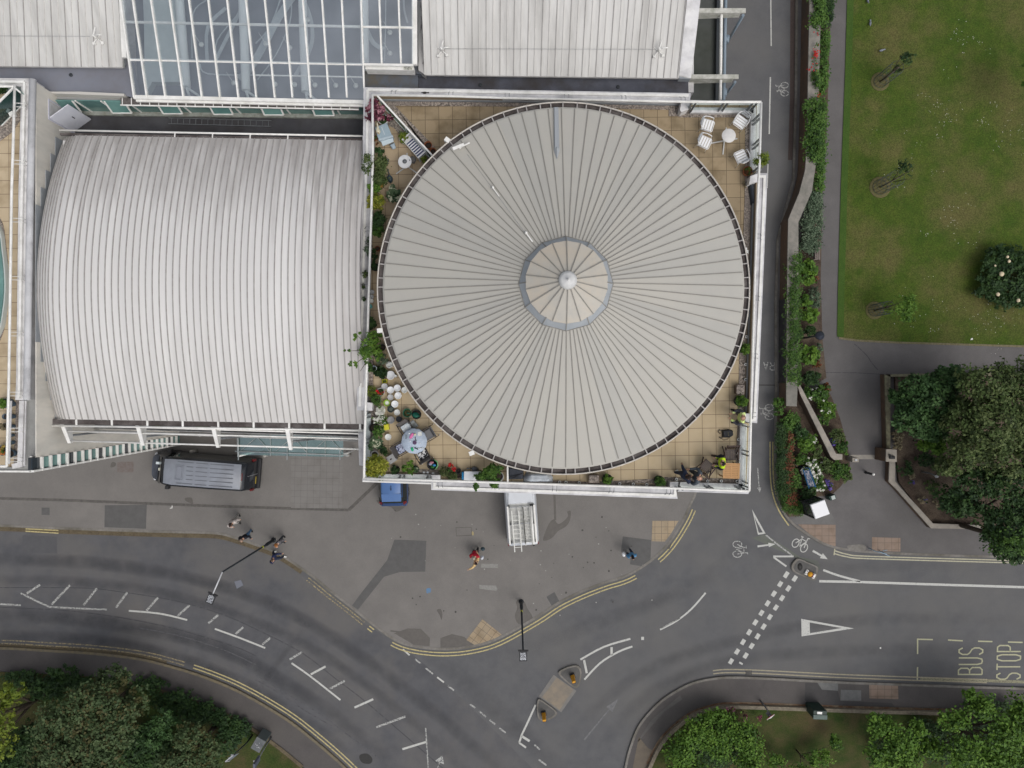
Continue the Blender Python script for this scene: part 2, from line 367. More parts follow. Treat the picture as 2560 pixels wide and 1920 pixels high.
def track_mat():
 m = bpy.data.materials.new('tyre_polish_track'); m.use_nodes = True; nt = m.node_tree; n = nt.nodes; b = n["Principled BSDF"]
 b.inputs['Base Color'].default_value = (.062, .063, .070, 1); b.inputs['Roughness'].default_value = .6
 at = n.new("ShaderNodeAttribute"); at.attribute_name = 'a'; nz = n.new("ShaderNodeTexNoise"); nz.inputs['Scale'].default_value = .9; nz.inputs['Detail'].default_value = 8
 tc = n.new("ShaderNodeTexCoord"); nt.links.new(tc.outputs['Object'], nz.inputs['Vector'])
 mr = n.new("ShaderNodeMapRange"); mr.inputs['From Min'].default_value = .15; mr.inputs['From Max'].default_value = .75; nt.links.new(nz.outputs['Fac'], mr.inputs['Value'])
 mu = n.new("ShaderNodeMath"); mu.operation = 'MULTIPLY'; nt.links.new(at.outputs['Fac'], mu.inputs[0]); nt.links.new(mr.outputs[0], mu.inputs[1])
 t = n.new("ShaderNodeBsdfTransparent"); x = n.new("ShaderNodeMixShader"); nt.links.new(mu.outputs[0], x.inputs[0]); nt.links.new(t.outputs[0], x.inputs[1]); nt.links.new(b.outputs[0], x.inputs[2]); nt.links.new(x.outputs[0], n["Material Output"].inputs[0]); return m
M_track = track_mat(); trz = [.0042]
def track(pts, w, s=.6):
 q = smooth(PL(pts, 0), 5); L = len(q); trz[0] += .00012; z = trz[0]; rows_ = [offset(q, w * f) for f in (-.5, -.2, 0, .2, .5)]; al = (0, .8, 1, .8, 0)
 vs = [(p[0], p[1], z) for r_ in rows_ for p in r_]; fs = [(j * L + i, j * L + i + 1, (j + 1) * L + i + 1, (j + 1) * L + i) for j in range(4) for i in range(L - 1)]
 g = MB(); g.add(vs, fs); o = g.build('tyre_track', M_track, road); a = o.data.attributes.new('a', 'FLOAT', 'POINT')
 for k in range(len(vs)): i = k % L; a.data[k].value = al[k // L] * s * .85 * min(1, i / 10, (L - 1 - i) / 10)
for pts, w, s in (([(-300, 1395), (0, 1398), (200, 1405), (400, 1430), (600, 1480), (760, 1550), (900, 1640), (1060, 1760), (1200, 1880), (1320, 2000)], 1.0, .75), ([(-300, 1450), (0, 1450), (200, 1455), (400, 1480), (600, 1540), (760, 1610), (900, 1700), (1060, 1830), (1200, 1960)], .8, .55), ([(-300, 1535), (0, 1537), (200, 1548), (400, 1580), (560, 1625), (700, 1700), (850, 1800), (1000, 1930)], 1.1, .9), ([(-300, 1590), (0, 1590), (200, 1597), (400, 1630), (560, 1685), (700, 1760), (830, 1850), (950, 1960)], .9, .7),
 ([(1040, 1600), (1200, 1740), (1350, 1880), (1450, 2000)], 1.6, .6), ([(2700, 1560), (2300, 1545), (2050, 1560), (1850, 1600), (1650, 1660), (1500, 1760), (1380, 1900)], 1.0, .45), ([(2700, 1640), (2300, 1625), (2050, 1630), (1850, 1650), (1680, 1700), (1560, 1790), (1480, 1920)], 1.0, .45), ([(2700, 1420), (2300, 1415), (2100, 1420), (1900, 1380), (1800, 1330)], .9, .3), ([(1900, 1300), (1800, 1420), (1650, 1500), (1400, 1590), (1200, 1660)], 1.2, .35), ([(820, 1300), (700, 1490), (600, 1700), (560, 1760)], .5, .0), ([(770, 1560), (700, 1650), (620, 1760)], .45, .8)): track(pts, w, s)
kb = MB(); kb.ribbon(KP, .15, ZP + .012, 0, .14); tag(kb.build('kerb', M_kerb), kind='structure')
kb = MB(); kb.ribbon(offset(KP, .02)[:44], .20, ZP + .016, 0, .15);
kb2 = MB(); kb2.ribbon(KL, .15, ZP + .012, 0, .14); tag(kb2.build('kerb', M_kerbd), kind='structure')
kb3 = MB(); kb3.ribbon(KR, .14, ZP + .012, 0, .14); tag(kb3.build('kerb', M_kerb), kind='structure')
kb4 = MB(); kb4.ribbon(KN, .14, ZP + .012, 0, .14); tag(kb4.build('kerb', M_kerb), kind='structure')
lt = MB(); lt.ribbon(offset(KP, -.22)[4:40], .30, .009); lt.build('gutter_leaves', M_litter, road)
lt = MB(); lt.ribbon(offset(KL, .17)[2:24], .20, .009); lt.build('gutter_leaves', M_litter, road)
lt = MB(); lt.ribbon(PL([(1985, -300), (1984, 0), (1983, 250), (1978, 400)], 0), .42, .006); lt.build('gutter_leaves', mat('brown_grit', (.085, .062, .055), (.065, .05, .045), sc=10, spk=.25), road)
def mark(name, m=None, parent=None): return (MB(), name, m or M_white, parent or road)
o_pp0 = [o for o in bpy.data.objects if o.name == 'park_path'][0]
def pline(name, pts, w, m=None, z=.010, parent=None, sm=0):
 g = MB(); w_ = smooth(PL(pts, z), sm) if sm else PL(pts, z); g.ribbon(w_, w, z); return g.build(name, m or M_white, parent or road)
def dyl(K, i0, i1, sgn, m):
 g = MB(); g.ribbon(offset(K, sgn * .27)[i0:i1], .075, .012); g.ribbon(offset(K, sgn * .47)[i0:i1], .075, .012); g.build('double_yellow_line', m, road)
n1 = len(KP)
dyl(KP, 52, 54, -1, M_yel); dyl(KP, 57, 98, -1, M_yel); dyl(KP, 101, 112, -1, M_yel); dyl(KP, 40, 52, -1, M_yelw)
dyl(KL, 8, 26, 1, M_yelw); dyl(KL, 26, 52, 1, M_yel)
dyl(KR, 32, 52, 1, mat('paint_cream', (.38, .34, .24), (.26, .24, .18), sc=9, spk=.1))
pline('double_yellow_line', [(48 + 16, 1322), (146, 1326)], .07, M_yel); pline('double_yellow_line', [(64, 1328), (146, 1333)], .07, M_yel)
pline('double_yellow_line', [(1925, 1104), (1926, 1190), (1932, 1235), (1948, 1278), (1972, 1314)], .08, M_yel, sm=3)
pline('double_yellow_line', [(1932, 1104), (1933, 1186), (1939, 1230), (1954, 1270), (1977, 1306)], .08, M_yel, sm=3)
pline('double_yellow_line', [(2088, 1377), (2120, 1386), (2180, 1391), (2560, 1402), (3000, 1415)], .075, mat('paint_cream2', (.52, .50, .36), (.36, .34, .26), sc=9, spk=.1), sm=3)
pline('double_yellow_line', [(2086, 1384), (2118, 1392), (2180, 1397), (2560, 1408), (3000, 1421)], .075, bpy.data.materials['paint_cream2'], sm=3)
pline('double_yellow_line', [(2087, 1372), (2085, 1388)], .07, bpy.data.materials['paint_cream2'], z=.013)
for a in ([(52, 1483), (112, 1512), (140, 1518), (268, 1524)], [(322, 1527), (400, 1534), (468, 1550)], [(537, 1572), (600, 1595), (663, 1620)], [(729, 1658), (775, 1690), (851, 1750)], [(0, 1510), (52, 1513)]):
 pline('centre_line', a, .11, M_white if a[0][0] > 300 else M_whitew, sm=3)
for a, b in (((66, 1484), (100, 1462)), ((129, 1511), (175, 1463)), ((209, 1513), (242, 1471)), ((290, 1519), (318, 1481)), ((366, 1527), (395, 1494)), ((444, 1540), (474, 1513)), ((521, 1558), (546, 1537)), ((589, 1585), (608, 1568)), ((655, 1612), (676, 1595)), ((724, 1649), (755, 1630)), ((777, 1686), (814, 1666)), ((825, 1722), (862, 1702)), ((886, 1769), (933, 1748)), ((941, 1818), (1014, 1791)), ((1006, 1873), (1065, 1855))):
 pline('hatch_line', [a, b], .13, M_whitew if a[0] < 660 or a[0] in (724, 825, 941) else M_white)
pline('centre_line', [(1064, 1820), (1072, 1940)], .08, M_whitew)
for a, b in (((1007, 1623), (1024, 1638)), ((1038, 1648), (1052, 1659)), ((1064, 1670), (1083, 1685)), ((1093, 1693), (1110, 1706)), ((1120, 1715), (1135, 1726)), ((1175, 1760), (1188, 1770)), ((1198, 1778), (1215, 1792)), ((1224, 1800), (1238, 1811)), ((1248, 1820), (1264, 1832)), ((1336, 1862), (1350, 1874)), ((1347, 1899), (1366, 1913))):
 pline('junction_dash', [a, b], .10, M_white if a[0] in (1007, 1093) else M_whitew)
for pts in ([(-60, 1469), (0, 1469), (203, 1470), (289, 1478), (434, 1501), (550, 1534), (640, 1573), (753, 1631), (843, 1700), (915, 1755), (1016, 1842), (1103, 1917), (1200, 2000)], [(-60, 1514), (0, 1518), (203, 1530), (405, 1564), (579, 1614), (640, 1640)]):
 pline('joint_line', pts, .045, worn('tar_joint', (.045, .045, .05), (.10, .10, .105), .52, 6) if 'tar_joint' not in bpy.data.materials else bpy.data.materials['tar_joint'], .0065, sm=4)
for pts in ([(640, 1688), (720, 1737), (800, 1785), (880, 1845), (960, 1905)], [(640, 1700), (690, 1728), (760, 1775), (830, 1815)], [(350, 1570), (450, 1590), (560, 1625), (640, 1662)]):
 pline('joint_line', pts, .06, worn('tar_spots', (.045, .045, .05), (.098, .098, .104), .42, 9) if 'tar_spots' not in bpy.data.materials else bpy.data.materials['tar_spots'], .0067, sm=4)
pline('edge_line', [(1451, 1649), (1510, 1617), (1576, 1597)], .12, sm=4)
pline('edge_line', [(1461, 1699), (1500, 1658), (1545, 1630), (1581, 1616)], .12, sm=4)
pline('hatch_line', [(1529, 1618), (1529, 1638)], .15); pline('hatch_line', [(1460, 1650), (1467, 1683)], .14)
pline('edge_line', [(1650, 1574), (1690, 1553), (1728, 1523), (1764, 1482)], .11, sm=4); pline('edge_line', [(1652, 1571), (1700, 1545)], .06, M_whitew)
pline('edge_line', [(1339, 1762), (1322, 1800), (1304, 1838), (1298, 1857)], .12); pline('edge_line', [(1298, 1857), (1315, 1869)], .12); pline('hatch_line', [(1304, 1840), (1324, 1853)], .15)
pline('lane_stud', [(1603, 1596), (1610, 1596)], .20)
rows = [[(1972, 1432), (1965, 1448)], [(1988, 1441), (1980, 1459)]]
for k, (ax, ay, bx, by) in enumerate(((1970, 1430, 1816, 1672), (1991, 1440, 1850, 1662))):
 A = P(ax, ay, .01); B = P(bx, by, .01); mid = P((ax + bx) / 2 - 4, (ay + by) / 2 + 4, .01)
 for s in dashes(smooth([A, mid, B], 6), .42, .30, 0.0):
  g = MB(); g.ribbon([s[0], s[-1]], .25, .011); g.build('give_way_dash', M_white, road)
def outline(name, pts, m, z=.011):
 g = MB(); g.sheet(PL(pts, z), z); return g.build(name, m, road)
g = MB()
tri = PL([(2003, 1547), (2135, 1571), (2004, 1591)], .011); inn = PL([(2024, 1556), (2104, 1570), (2025, 1583)], .011)
g.add([*tri, *inn], [(0, 3, 4, 1), (1, 4, 5, 2), (2, 5, 3, 0)]);
for i, f in enumerate(g.f): g.f[i] = tuple(reversed(f))
g.build('give_way_triangle', M_white, road)
tri = PL([(1880, 1273), (1914, 1334), (1895, 1337)], .011); inn = PL([(1886, 1293), (1907, 1331), (1897, 1332)], .011)
g = MB(); g.add([*tri, *inn], [(0, 3, 4, 1), (1, 4, 5, 2), (2, 5, 3, 0)]); g.build('give_way_triangle', M_white, road)
pline('centre_line', [(2048, 1453), (2150, 1455), (2300, 1460), (2560, 1468), (3000, 1480)], .15)
pline('edge_line', [(2058, 1425), (2100, 1440), (2150, 1453)], .13, sm=3)
pline('edge_line', [(1933, 1391), (1984, 1391)], .11); pline('edge_line', [(1934, 1393), (1966, 1416)], .11)
pline('cycle_lane_edge', [(1914, 1337), (1945, 1362), (1980, 1388)], .09, M_whitew)
def arrow(a, b, w=.16, hw=.45, hl=.75, m=None, worn_=False):
 a = P(*a, .011); b = P(*b, .011); d = (b - a).normalized(); n = Vector((-d.y, d.x, 0)); k = b - d * hl
 g = MB(); g.sheet([a - n * w / 2, k - n * w / 2 * .8, k - n * hw / 2, b, k + n * hw / 2, k + n * w / 2 * .8, a + n * w / 2], .011)
 return g.build('arrow_marking', m or M_white, road)
arrow((1894, 1366), (1939, 1360), .12, .28, .45); arrow((2032, 1377), (2069, 1398), .14, .36, .45)
arrow((1894, 1170), (1899, 1233), .07, .26, .35, M_whitew)
arrow((1460, 1850), (1546, 1746), .10, .5, .9, mat('paint_ghost', (.19, .19, .19), (.12, .12, .125), sc=6, spk=.2))
arrow((1090, 1930), (1106, 1888), .05, .6, .5, M_whitew)
def cycle_symbol(px, py, ang, s=1.0, m=None):
 o = P(px, py, .011); M = Matrix.Translation(o) @ Matrix.Rotation(R(ang), 4, 'Z') @ Matrix.Scale(s, 4)
 g = MB()
 def ring(cx, cy, rx, ry):
  g.ribbon([(M @ Vector((cx + rx * math.cos(2 * math.pi * k / 16), cy + ry * math.sin(2 * math.pi * k / 16), 0))) for k in range(16)], .055, .011 + len(g.f) * .00001, closed=True)
 ring(-.36, -.2, .24, .33); ring(.36, -.2, .24, .33)
 for p in ([(-.36, -.2), (-.12, .3), (.28, .3), (.36, -.2)], [(-.12, .3), (.02, -.25), (.28, .3)], [(.28, .3), (.26, .55), (.40, .6)], [(-.12, .3), (-.16, .45)], [(-.26, .46), (-.06, .46)]):
  g.ribbon([M @ Vector((x, y, 0)) for x, y in p], .055, .0112)
 return g.build('cycle_symbol', m or M_whitew, road)
cycle_symbol(2003, 1358, -30, .85, M_white); cycle_symbol(1850, 1373, 180 + 90, .85); cycle_symbol(1956, 223, 90, .72); cycle_symbol(1917, 1030, 90, .80, M_whitew)
FONT = {
'B': [[(0, 0), (0, 1), (.55, 1), (.8, .9), (.8, .62), (.55, .53), (0, .53)], [(.55, .53), (.9, .42), (.9, .1), (.6, 0), (0, 0)]],
'U': [[(0, 1), (0, .22), (.15, .03), (.45, -.0), (.7, .03), (.85, .22), (.85, 1)]],
'S': [[(.85, .85), (.6, 1), (.25, 1), (0, .85), (0, .65), (.2, .55), (.65, .46), (.85, .35), (.85, .15), (.6, 0), (.25, 0), (0, .15)]],
'T': [[(0, 1), (.9, 1)], [(.45, 1), (.45, 0)]],
'O': [[(.2, 0), (0, .2), (0, .8), (.2, 1), (.65, 1), (.85, .8), (.85, .2), (.65, 0), (.2, 0)]],
'P': [[(0, 0), (0, 1), (.6, 1), (.85, .9), (.85, .55), (.6, .45), (0, .45)]],
'R': [[(0, 0), (0, 1), (.6, 1), (.85, .9), (.85, .6), (.6, .48), (0, .48)], [(.45, .48), (.88, 0)]],
'A': [[(0, 0), (.42, 1), (.85, 0)], [(.15, .35), (.7, .35)]],
'X': [[(0, 0), (.85, 1)], [(0, 1), (.85, 0)]],
}
def letters(txt, o, ux, uy, w, m, name, gap=.35, z=.011):
 """o: world start; ux: per-letter advance direction*width; uy: letter-height vector"""
 x = 0
 for k, ch in enumerate(txt):
  g = MB()
  for st in FONT[ch]:
   g.ribbon([o + ux * (x + a) + uy * b for a, b in st], w, z + .0003 * (len(g.f) % 7))
  g.build(name, m, road); x += 1 + gap
ux = P(2399, 1617, 0) - P(2397, 1686, 0)
letters('BUS', P(2455, 1686, .011), ux / 3.6, P(2396, 1686, 0) - P(2455, 1686, 0), .085, M_bus, 'road_lettering', .30)
ux = P(2499, 1612, 0) - P(2497, 1698, 0)
letters('STOP', P(2550, 1698, .011), ux / 4.85, P(2492, 1698, 0) - P(2550, 1698, 0), .085, M_bus, 'road_lettering', .30)
for p in ([(2294, 1635), (2294, 1598), (2332, 1599)], [(2370, 1600), (2407, 1602)], [(2445, 1603), (2481, 1604)], [(2520, 1605), (2557, 1606)], [(2600, 1607), (2640, 1608)], [(2294, 1668), (2293, 1700)]):
 pline('bus_stop_line', p, .085, M_bus)
pline('bus_stop_line', [(2301, 1697), (2420, 1700), (2560, 1705), (2800, 1712)], .18, worn('paint_bus_dull', (.26, .25, .16), (.12, .11, .09), .5))
letters('TAXI'[2:3] + 'A' + 'R', P(1903, 929, .011), (P(1925, 929, 0) - P(1900, 929, 0)) / 2.6, P(1903, 905, 0) - P(1903, 929, 0), .055, M_whitew, 'road_lettering', .25) if 0 else None
letters('RA', P(1936, 905, .011), (P(1908, 905, 0) - P(1936, 905, 0)) / 2.2, P(1936, 925, 0) - P(1936, 905, 0), .06, M_whitew, 'road_lettering', .25)
pline('lane_line', [(1924, -300), (1926, -60)], .07); pline('lane_line', [(1925, -20), (1927, 0), (1928, 115)], .07); pline('lane_line', [(1926, 193), (1923, 335)], .08); pline('lane_line', [(1920, 410), (1918, 470)], .06)
def patch(name, pts, m, z, parent, sm=0):
 g = MB(); w_ = smooth(PL(pts, z), sm, True) if sm else PL(pts, z); g.sheet(w_, z); return g.build(name, m, parent)
patch('road_patch', [(57, 1337), (142, 1342), (143, 1383), (54, 1382)], M_oil, .006, road)
for off_, w_ in ((0, .9),):
 pass
patch('road_patch', [(1005, 1648), (1030, 1640), (1042, 1655), (1036, 1675), (1015, 1684), (999, 1668)], M_oil, .006, road, 4)
patch('manhole_cover', [(900, 1887), (918, 1884), (931, 1897), (926, 1909), (908, 1908), (899, 1898)], M_iron, .006, road, 4)
patch('manhole_cover', [(586, 1454), (602, 1450), (608, 1463), (592, 1472)], mat('cover_plate', (.16, .17, .2), rough=.6), .006, road)
patch('cycle_surface', [(1880, 1345), (1914, 1335), (2000, 1392), (2045, 1402), (2052, 1424), (2010, 1410), (1985, 1392)], mat('green_surface', (.115, .125, .105), (.13, .135, .12), sc=2, spk=.1), .005, road)
for nm, pts, m, z, s in (
 ('forecourt_patch', [(262, 1263), (367, 1262), (365, 1322), (261, 1318)], M_patch, ZP + .004, 0),
 ('forecourt_patch', [(986, 1349), (1066, 1352), (1063, 1429), (1000, 1430), (960, 1442), (895, 1524), (880, 1514), (905, 1480), (968, 1400)], M_patch, ZP + .004, 0),
 ('forecourt_patch', [(1557, 1341), (1628, 1350), (1626, 1410), (1600, 1415), (1575, 1411), (1577, 1388), (1552, 1380)], M_patch, ZP + .004, 0),
 ('forecourt_patch', [(1366, 1492), (1386, 1480), (1399, 1504), (1380, 1516)], M_patch, ZP + .004, 0),
 ('manhole_cover', [(104, 1269), (124, 1269), (124, 1288), (104, 1287)], M_patch, ZP + .005, 0),
 ('damp_stain', [(985, 1583), (1020, 1571), (1052, 1572), (1075, 1595), (1074, 1616), (1035, 1612)], M_stain, ZP + .004, 0),
 ('damp_stain', [(1101, 1595), (1130, 1585), (1160, 1592), (1185, 1612), (1140, 1618), (1101, 1619)], M_stain, ZP + .004, 0),
 ('damp_stain', [(1358, 1345), (1372, 1310), (1385, 1298), (1395, 1310), (1410, 1302), (1420, 1290), (1418, 1279), (1427, 1278), (1425, 1300), (1415, 1316), (1395, 1328), (1380, 1345), (1362, 1352)], M_stain, ZP + .004, 3),
 ('damp_stain', [(1290, 1505), (1300, 1498), (1312, 1505), (1318, 1520), (1332, 1545), (1318, 1560), (1296, 1560), (1287, 1540), (1293, 1520)], M_stain, ZP + .004, 3),
 ('damp_stain', [(463, 1245), (478, 1244), (482, 1252), (482, 1262), (476, 1258), (464, 1252)], M_stain, ZP + .004, 3),
 ('damp_stain', [(280, 1155), (290, 1158), (287, 1166), (276, 1168)], M_stain, ZP + .004, 3),
 ('damp_stain', [(941, 1250), (960, 1255), (985, 1262), (1010, 1260), (1012, 1268), (990, 1280), (978, 1268), (950, 1262)], M_stain, ZP + .004, 3),
 ('damp_stain', [(1092, 1525), (1102, 1523), (1106, 1536), (1104, 1550), (1099, 1538)], M_stain, ZP + .004, 3)):
 patch(nm, pts, m, z, plaza, s)
patch('rust_patch', [(293, 1155), (334, 1154), (334, 1181), (293, 1181)], mat('rust_stain', (.145, .115, .105), (.17, .155, .145), sc=6, spk=.1), ZP + .004, plaza)
g = MB(); g.ribbon(PL([(-200, 1243), (0, 1246), (150, 1250), (300, 1256), (560, 1266), (760, 1272), (872, 1275)], ZP), .17, ZP + .006); g.ribbon(PL([(872, 1275), (945, 1205)], ZP), .20, ZP + .0065); g.build('drain_channel', mat('drain', (.085, .08, .075), (.125, .115, .105), sc=6, spk=.2), plaza)
g = MB(); g.ribbon(PL([(1386, 1235), (1388, 1300)], ZP), .14, ZP + .0045); g.build('damp_stain', M_stain, plaza)
g = MB(); g.ribbon(PL([(976, 1577), (1010, 1581)], ZP), .09, ZP + .0045); g.build('damp_stain', M_stain, plaza)
patch('paving_slabs', [(728, 1120), (858, 1122), (855, 1271), (727, 1270)], M_slab, ZP + .007, plaza)
def tact(pts, m, rot, name='tactile_paving', par=None):
 mm = m
 g = MB(); g.sheet(PL(pts, ZP + .008), ZP + .008); o = g.build(name, mm, par or plaza); return o
tact([(1631, 1302), (1697, 1302), (1694, 1306), (1677, 1335), (1662, 1354), (1629, 1353)], M_tact, 0)
M_tact45 = tile_mat('tactile_tile_turned', (.36, .28, .185), (.31, .25, .175), (.17, .14, .11), .41, .41, 0, 0, R(37), .014)
tact([(1206, 1548), (1255, 1587), (1235, 1597), (1188, 1613), (1166, 1600)], M_tact45, 0)
for pts in (((1203, 1409), (1245, 1410), (1245, 1420), (1202, 1419)), ((1198, 1462), (1240, 1464), (1244, 1473), (1240, 1477), (1199, 1472))):
 patch('painted_strip', pts, mat('old_strip', (.27, .265, .25), (.22, .215, .20), sc=9, spk=.1), ZP + .006, plaza)
g = MB(); sq = PL([(1140, 1319), (1178, 1318), (1179, 1338), (1141, 1340)], ZP); g.ribbon(sq, .035, ZP + .006, closed=True); g.build('inspection_cover', M_stain, plaza)
patch('paint_splash', [(1066, 1472), (1076, 1471), (1077, 1480), (1067, 1483)], mat('blue_spray', (.08, .22, .42), (.16, .18, .2), sc=20, lo=.4, hi=.6), ZP + .006, plaza, 3)
patch('paint_splash', [(1180, 1329), (1184, 1330), (1184, 1338), (1180, 1337)], mat('yellow_spray', (.36, .30, .16), rough=.8), ZP + .006, plaza, 3)
pline('crack', [(2136, 860), (2150, 872), (2168, 890), (2180, 908), (2195, 925)], .04, bpy.data.materials['tar_joint'], ZP + .004, o_pp0, 3); pline('crack', [(2052, 931), (2140, 932), (2210, 936)], .03, bpy.data.materials['tar_joint'], ZP + .004, o_pp0)
for c_, n_ in (((.34, .33, .31), 26), ((.07, .066, .062), 34)):
 g = MB()
 for k in range(n_): q = P(rnd.uniform(960, 1640), rnd.uniform(1270, 1540), ZP); s = rnd.uniform(.02, .05) * (1 if c_[0] > .2 else 1.5); g.sheet([(q.x + s * math.cos(j) * rnd.uniform(.7, 1.2), q.y + s * math.sin(j)) for j in range(6)], ZP + .0075)
 g.build('gum_spots', mat('gum', c_, rough=.9), plaza)
def grate(pts, par, z):
 g = MB(); w_ = PL(pts, z); g.sheet(w_, z); a, b, c, d = [Vector(q) for q in w_]
 for k in range(1, 5):
  g.bar(a.lerp(b, k / 5) + Vector((0, 0, z * 0 + .006)), d.lerp(c, k / 5) + Vector((0, 0, .006)), .03, .012, 1)
 return g.build('drain_grate', [M_iron, mat('grate_bar', (.14, .13, .12), rough=.6)], par)
grate([(1669, 1358), (1679, 1361), (1673, 1373), (1664, 1369)], road, .012); grate([(1864, 1676), (1879, 1676), (1879, 1688), (1864, 1688)], road, .014)
o_p = [o for o in bpy.data.objects if o.name == 'pavement.001'][0]
tact([(2173, 1710), (2245, 1712), (2246, 1748), (2174, 1746)], M_tactp, 0, par=o_p)
patch('concrete_cover', [(2102, 1724), (2153, 1726), (2153, 1752), (2101, 1751)], mat('cover_concrete', (.17, .17, .165), (.14, .14, .135), sc=6, spk=.1), ZP + .008, o_p)
patch('concrete_cover', [(2043, 1706), (2095, 1708), (2095, 1727), (2055, 1724)], bpy.data.materials['cover_concrete'], ZP + .008, o_p)
patch('asphalt_patch', [(2013, 1707), (2043, 1707), (2056, 1724), (2095, 1727), (2101, 1752), (2230, 1758), (2240, 1772), (2030, 1768), (2012, 1750)], mat('fresh_asphalt', (.066, .063, .063), (.058, .055, .055), sc=3, spk=.12), ZP + .004, o_p)
patch('pavement_band', [(1590, 1860), (1628, 1800), (1700, 1738), (1706, 1748), (1660, 1780), (1625, 1820)], mat('light_asphalt', (.125, .118, .11), (.10, .095, .09), sc=2, spk=.12), ZP + .004, o_p)
patch('pavement_band', [(1597, 1842), (1620, 1870), (1640, 1880), (1620, 1920), (1600, 1960), (1570, 1980)], mat('brown_slabs', (.15, .125, .095), (.12, .10, .08), sc=2, spk=.12), ZP + .004, o_p)
o_pp = bpy.data.objects['park_path']
tact([(1995, 1311), (2089, 1312), (2089, 1368), (2070, 1362), (2036, 1345)], M_tactp, 0, par=o_pp)
tact([(2180, 1343), (2251, 1345), (2251, 1379), (2180, 1377)], M_tactp, 0, par=o_pp)
patch('pale_asphalt', [(1975, 1300), (2005, 1288), (2040, 1270), (2075, 1275), (2087, 1300), (2089, 1311), (1990, 1310)], mat('grey_asphalt', (.165, .16, .155), (.14, .135, .13), sc=2, spk=.12), ZP + .004, o_pp)
patch('grit_patch', [(2120, 1364), (2160, 1362), (2162, 1376), (2125, 1374)], M_kerb, ZP + .004, o_pp, 3)
g = MB()
lawn = [(2128, -600), (2128, 0), (2122, 130), (2120, 230), (2113, 420), (2110, 540), (2104, 700), (2100, 780), (2100, 848), (2140, 852), (2200, 853), (2300, 856), (2560, 863), (3100, 870), (3100, -600)]
g.prism(PL(lawn, .16), .0, .16); tag(g.build('lawn', M_grass), kind='structure')
g = MB(); g.ribbon(PL([(2125, -200), (2126, 0), (2121, 180), (2111, 450), (2103, 720), (2101, 842)], .16), .42, .164); g.build('lawn_edge', M_grassd, bpy.data.objects['lawn'])
g = MB(); g.ribbon(PL([(2097, 845), (2140, 851), (2230, 856), (2560, 866)], .16), .12, .168); g.build('dry_turf_edge', mat('dry_turf', (.20, .17, .11), (.12, .11, .05), sc=8, spk=.3), bpy.data.objects['lawn'])
vl = [(-400, 1690), (0, 1680), (174, 1689), (318, 1699), (405, 1727), (492, 1757), (564, 1785), (640, 1829), (700, 1872), (756, 1918), (850, 2010), (900, 2300), (-400, 2300)]
g = MB(); g.prism(PL(vl, .17), 0, .17); tag(g.build('verge', M_verge), kind='structure')
g = MB(); g.ribbon(smooth(PL([(300, 1700), (405, 1728), (492, 1757), (564, 1785), (640, 1829), (700, 1872), (756, 1918)], .17), 3), .22, .176); g.build('leaf_litter', M_litter, bpy.data.objects['verge'])
vr = [(1600, 1990), (1627, 1914), (1653, 1862), (1685, 1826), (1731, 1791), (1786, 1772), (1830, 1768), (1920, 1770), (2209, 1780), (2560, 1788), (3100, 1800), (3100, 2400), (1600, 2400)]
g = MB(); g.prism(smooth(PL(vr[:10], .25), 3) + [tuple(q[:2]) for q in PL(vr[10:], .25)], 0, .25); vrg = tag(g.build('verge', M_verge), kind='structure')
g = MB(); g.ribbon(smooth(PL(vr[:10], .3), 3), .22, .34, 0, .3); tag(g.build('garden_kerb_wall', mat('low_stone_edge', (.22, .19, .14), (.14, .12, .09), sc=5, spk=.2)), 'low stone edging wall between the dark pavement and the shrub verge', 'wall')
g = MB(); g.ribbon(offset(smooth(PL(vr[1:10], .13), 3), .22), .20, .135); g.build('leaf_litter', mat('russet_litter', (.17, .085, .045), (.09, .06, .04), sc=12, spk=.4, c3=(.24, .19, .13), sc3=2), o_p)
beds = {
'a': [(1944, 1012), (1966, 1000), (1998, 990), (2060, 960), (2078, 990), (2100, 1045), (2118, 1110), (2124, 1150), (2126, 1185), (2100, 1218), (2076, 1240), (2050, 1240), (2015, 1250), (2000, 1290), (1972, 1292), (1952, 1262), (1945, 1215), (1943, 1163)],
'b': [(2026, -300), (2078, -300), (2078, 0), (2068, 300), (2056, 480), (2052, 700), (2056, 845), (2066, 945), (2040, 960), (2000, 970), (1996, 640), (2030, 480), (2046, 260)],
'c': [(2236, 940), (2620, 930), (3000, 930), (3000, 1325), (2450, 1320), (2332, 1318), (2245, 1205), (2240, 1150)],
}
for k, b in beds.items():
 g = MB(); g.prism(PL(b, .2), 0, .2 if k != 'c' else .30); tag(g.build('flower_bed_soil', M_soil), kind='structure')
# ------------------------------------------------------------------ buildings
M_wallW = mat('render_white', (.74, .73, .72), (.64, .63, .64), sc=2, rough=.8, spk=.05, c3=(.42, .41, .41), sc3=.9)
M_cop = mat('coping_stone', (.58, .575, .59), (.66, .655, .665), sc=2.2, rough=.8, spk=.08, c3=(.38, .375, .39), sc3=1.0)
M_paintW = mat('white_metal', (.84, .83, .80), (.76, .75, .72), sc=5, rough=.45, c3=(.66, .65, .61), sc3=2)
M_roofB = mat('zinc_barrel', (.70, .685, .67), (.63, .615, .605), sc=1.0, rough=.55, streak=(2.2, .12, 1), c3=(.63, .615, .60), sc3=.35, spk=.03)
M_roofBd = mat('zinc_aged', (.29, .275, .27), (.34, .325, .32), sc=3, rough=.6, streak=(3, .2, 1), spk=.08)
M_roofR = mat('zinc_round', (.425, .412, .374), (.400, .388, .358), sc=.7, rough=.6, spk=.04, c3=(.445, .425, .38), sc3=.18)
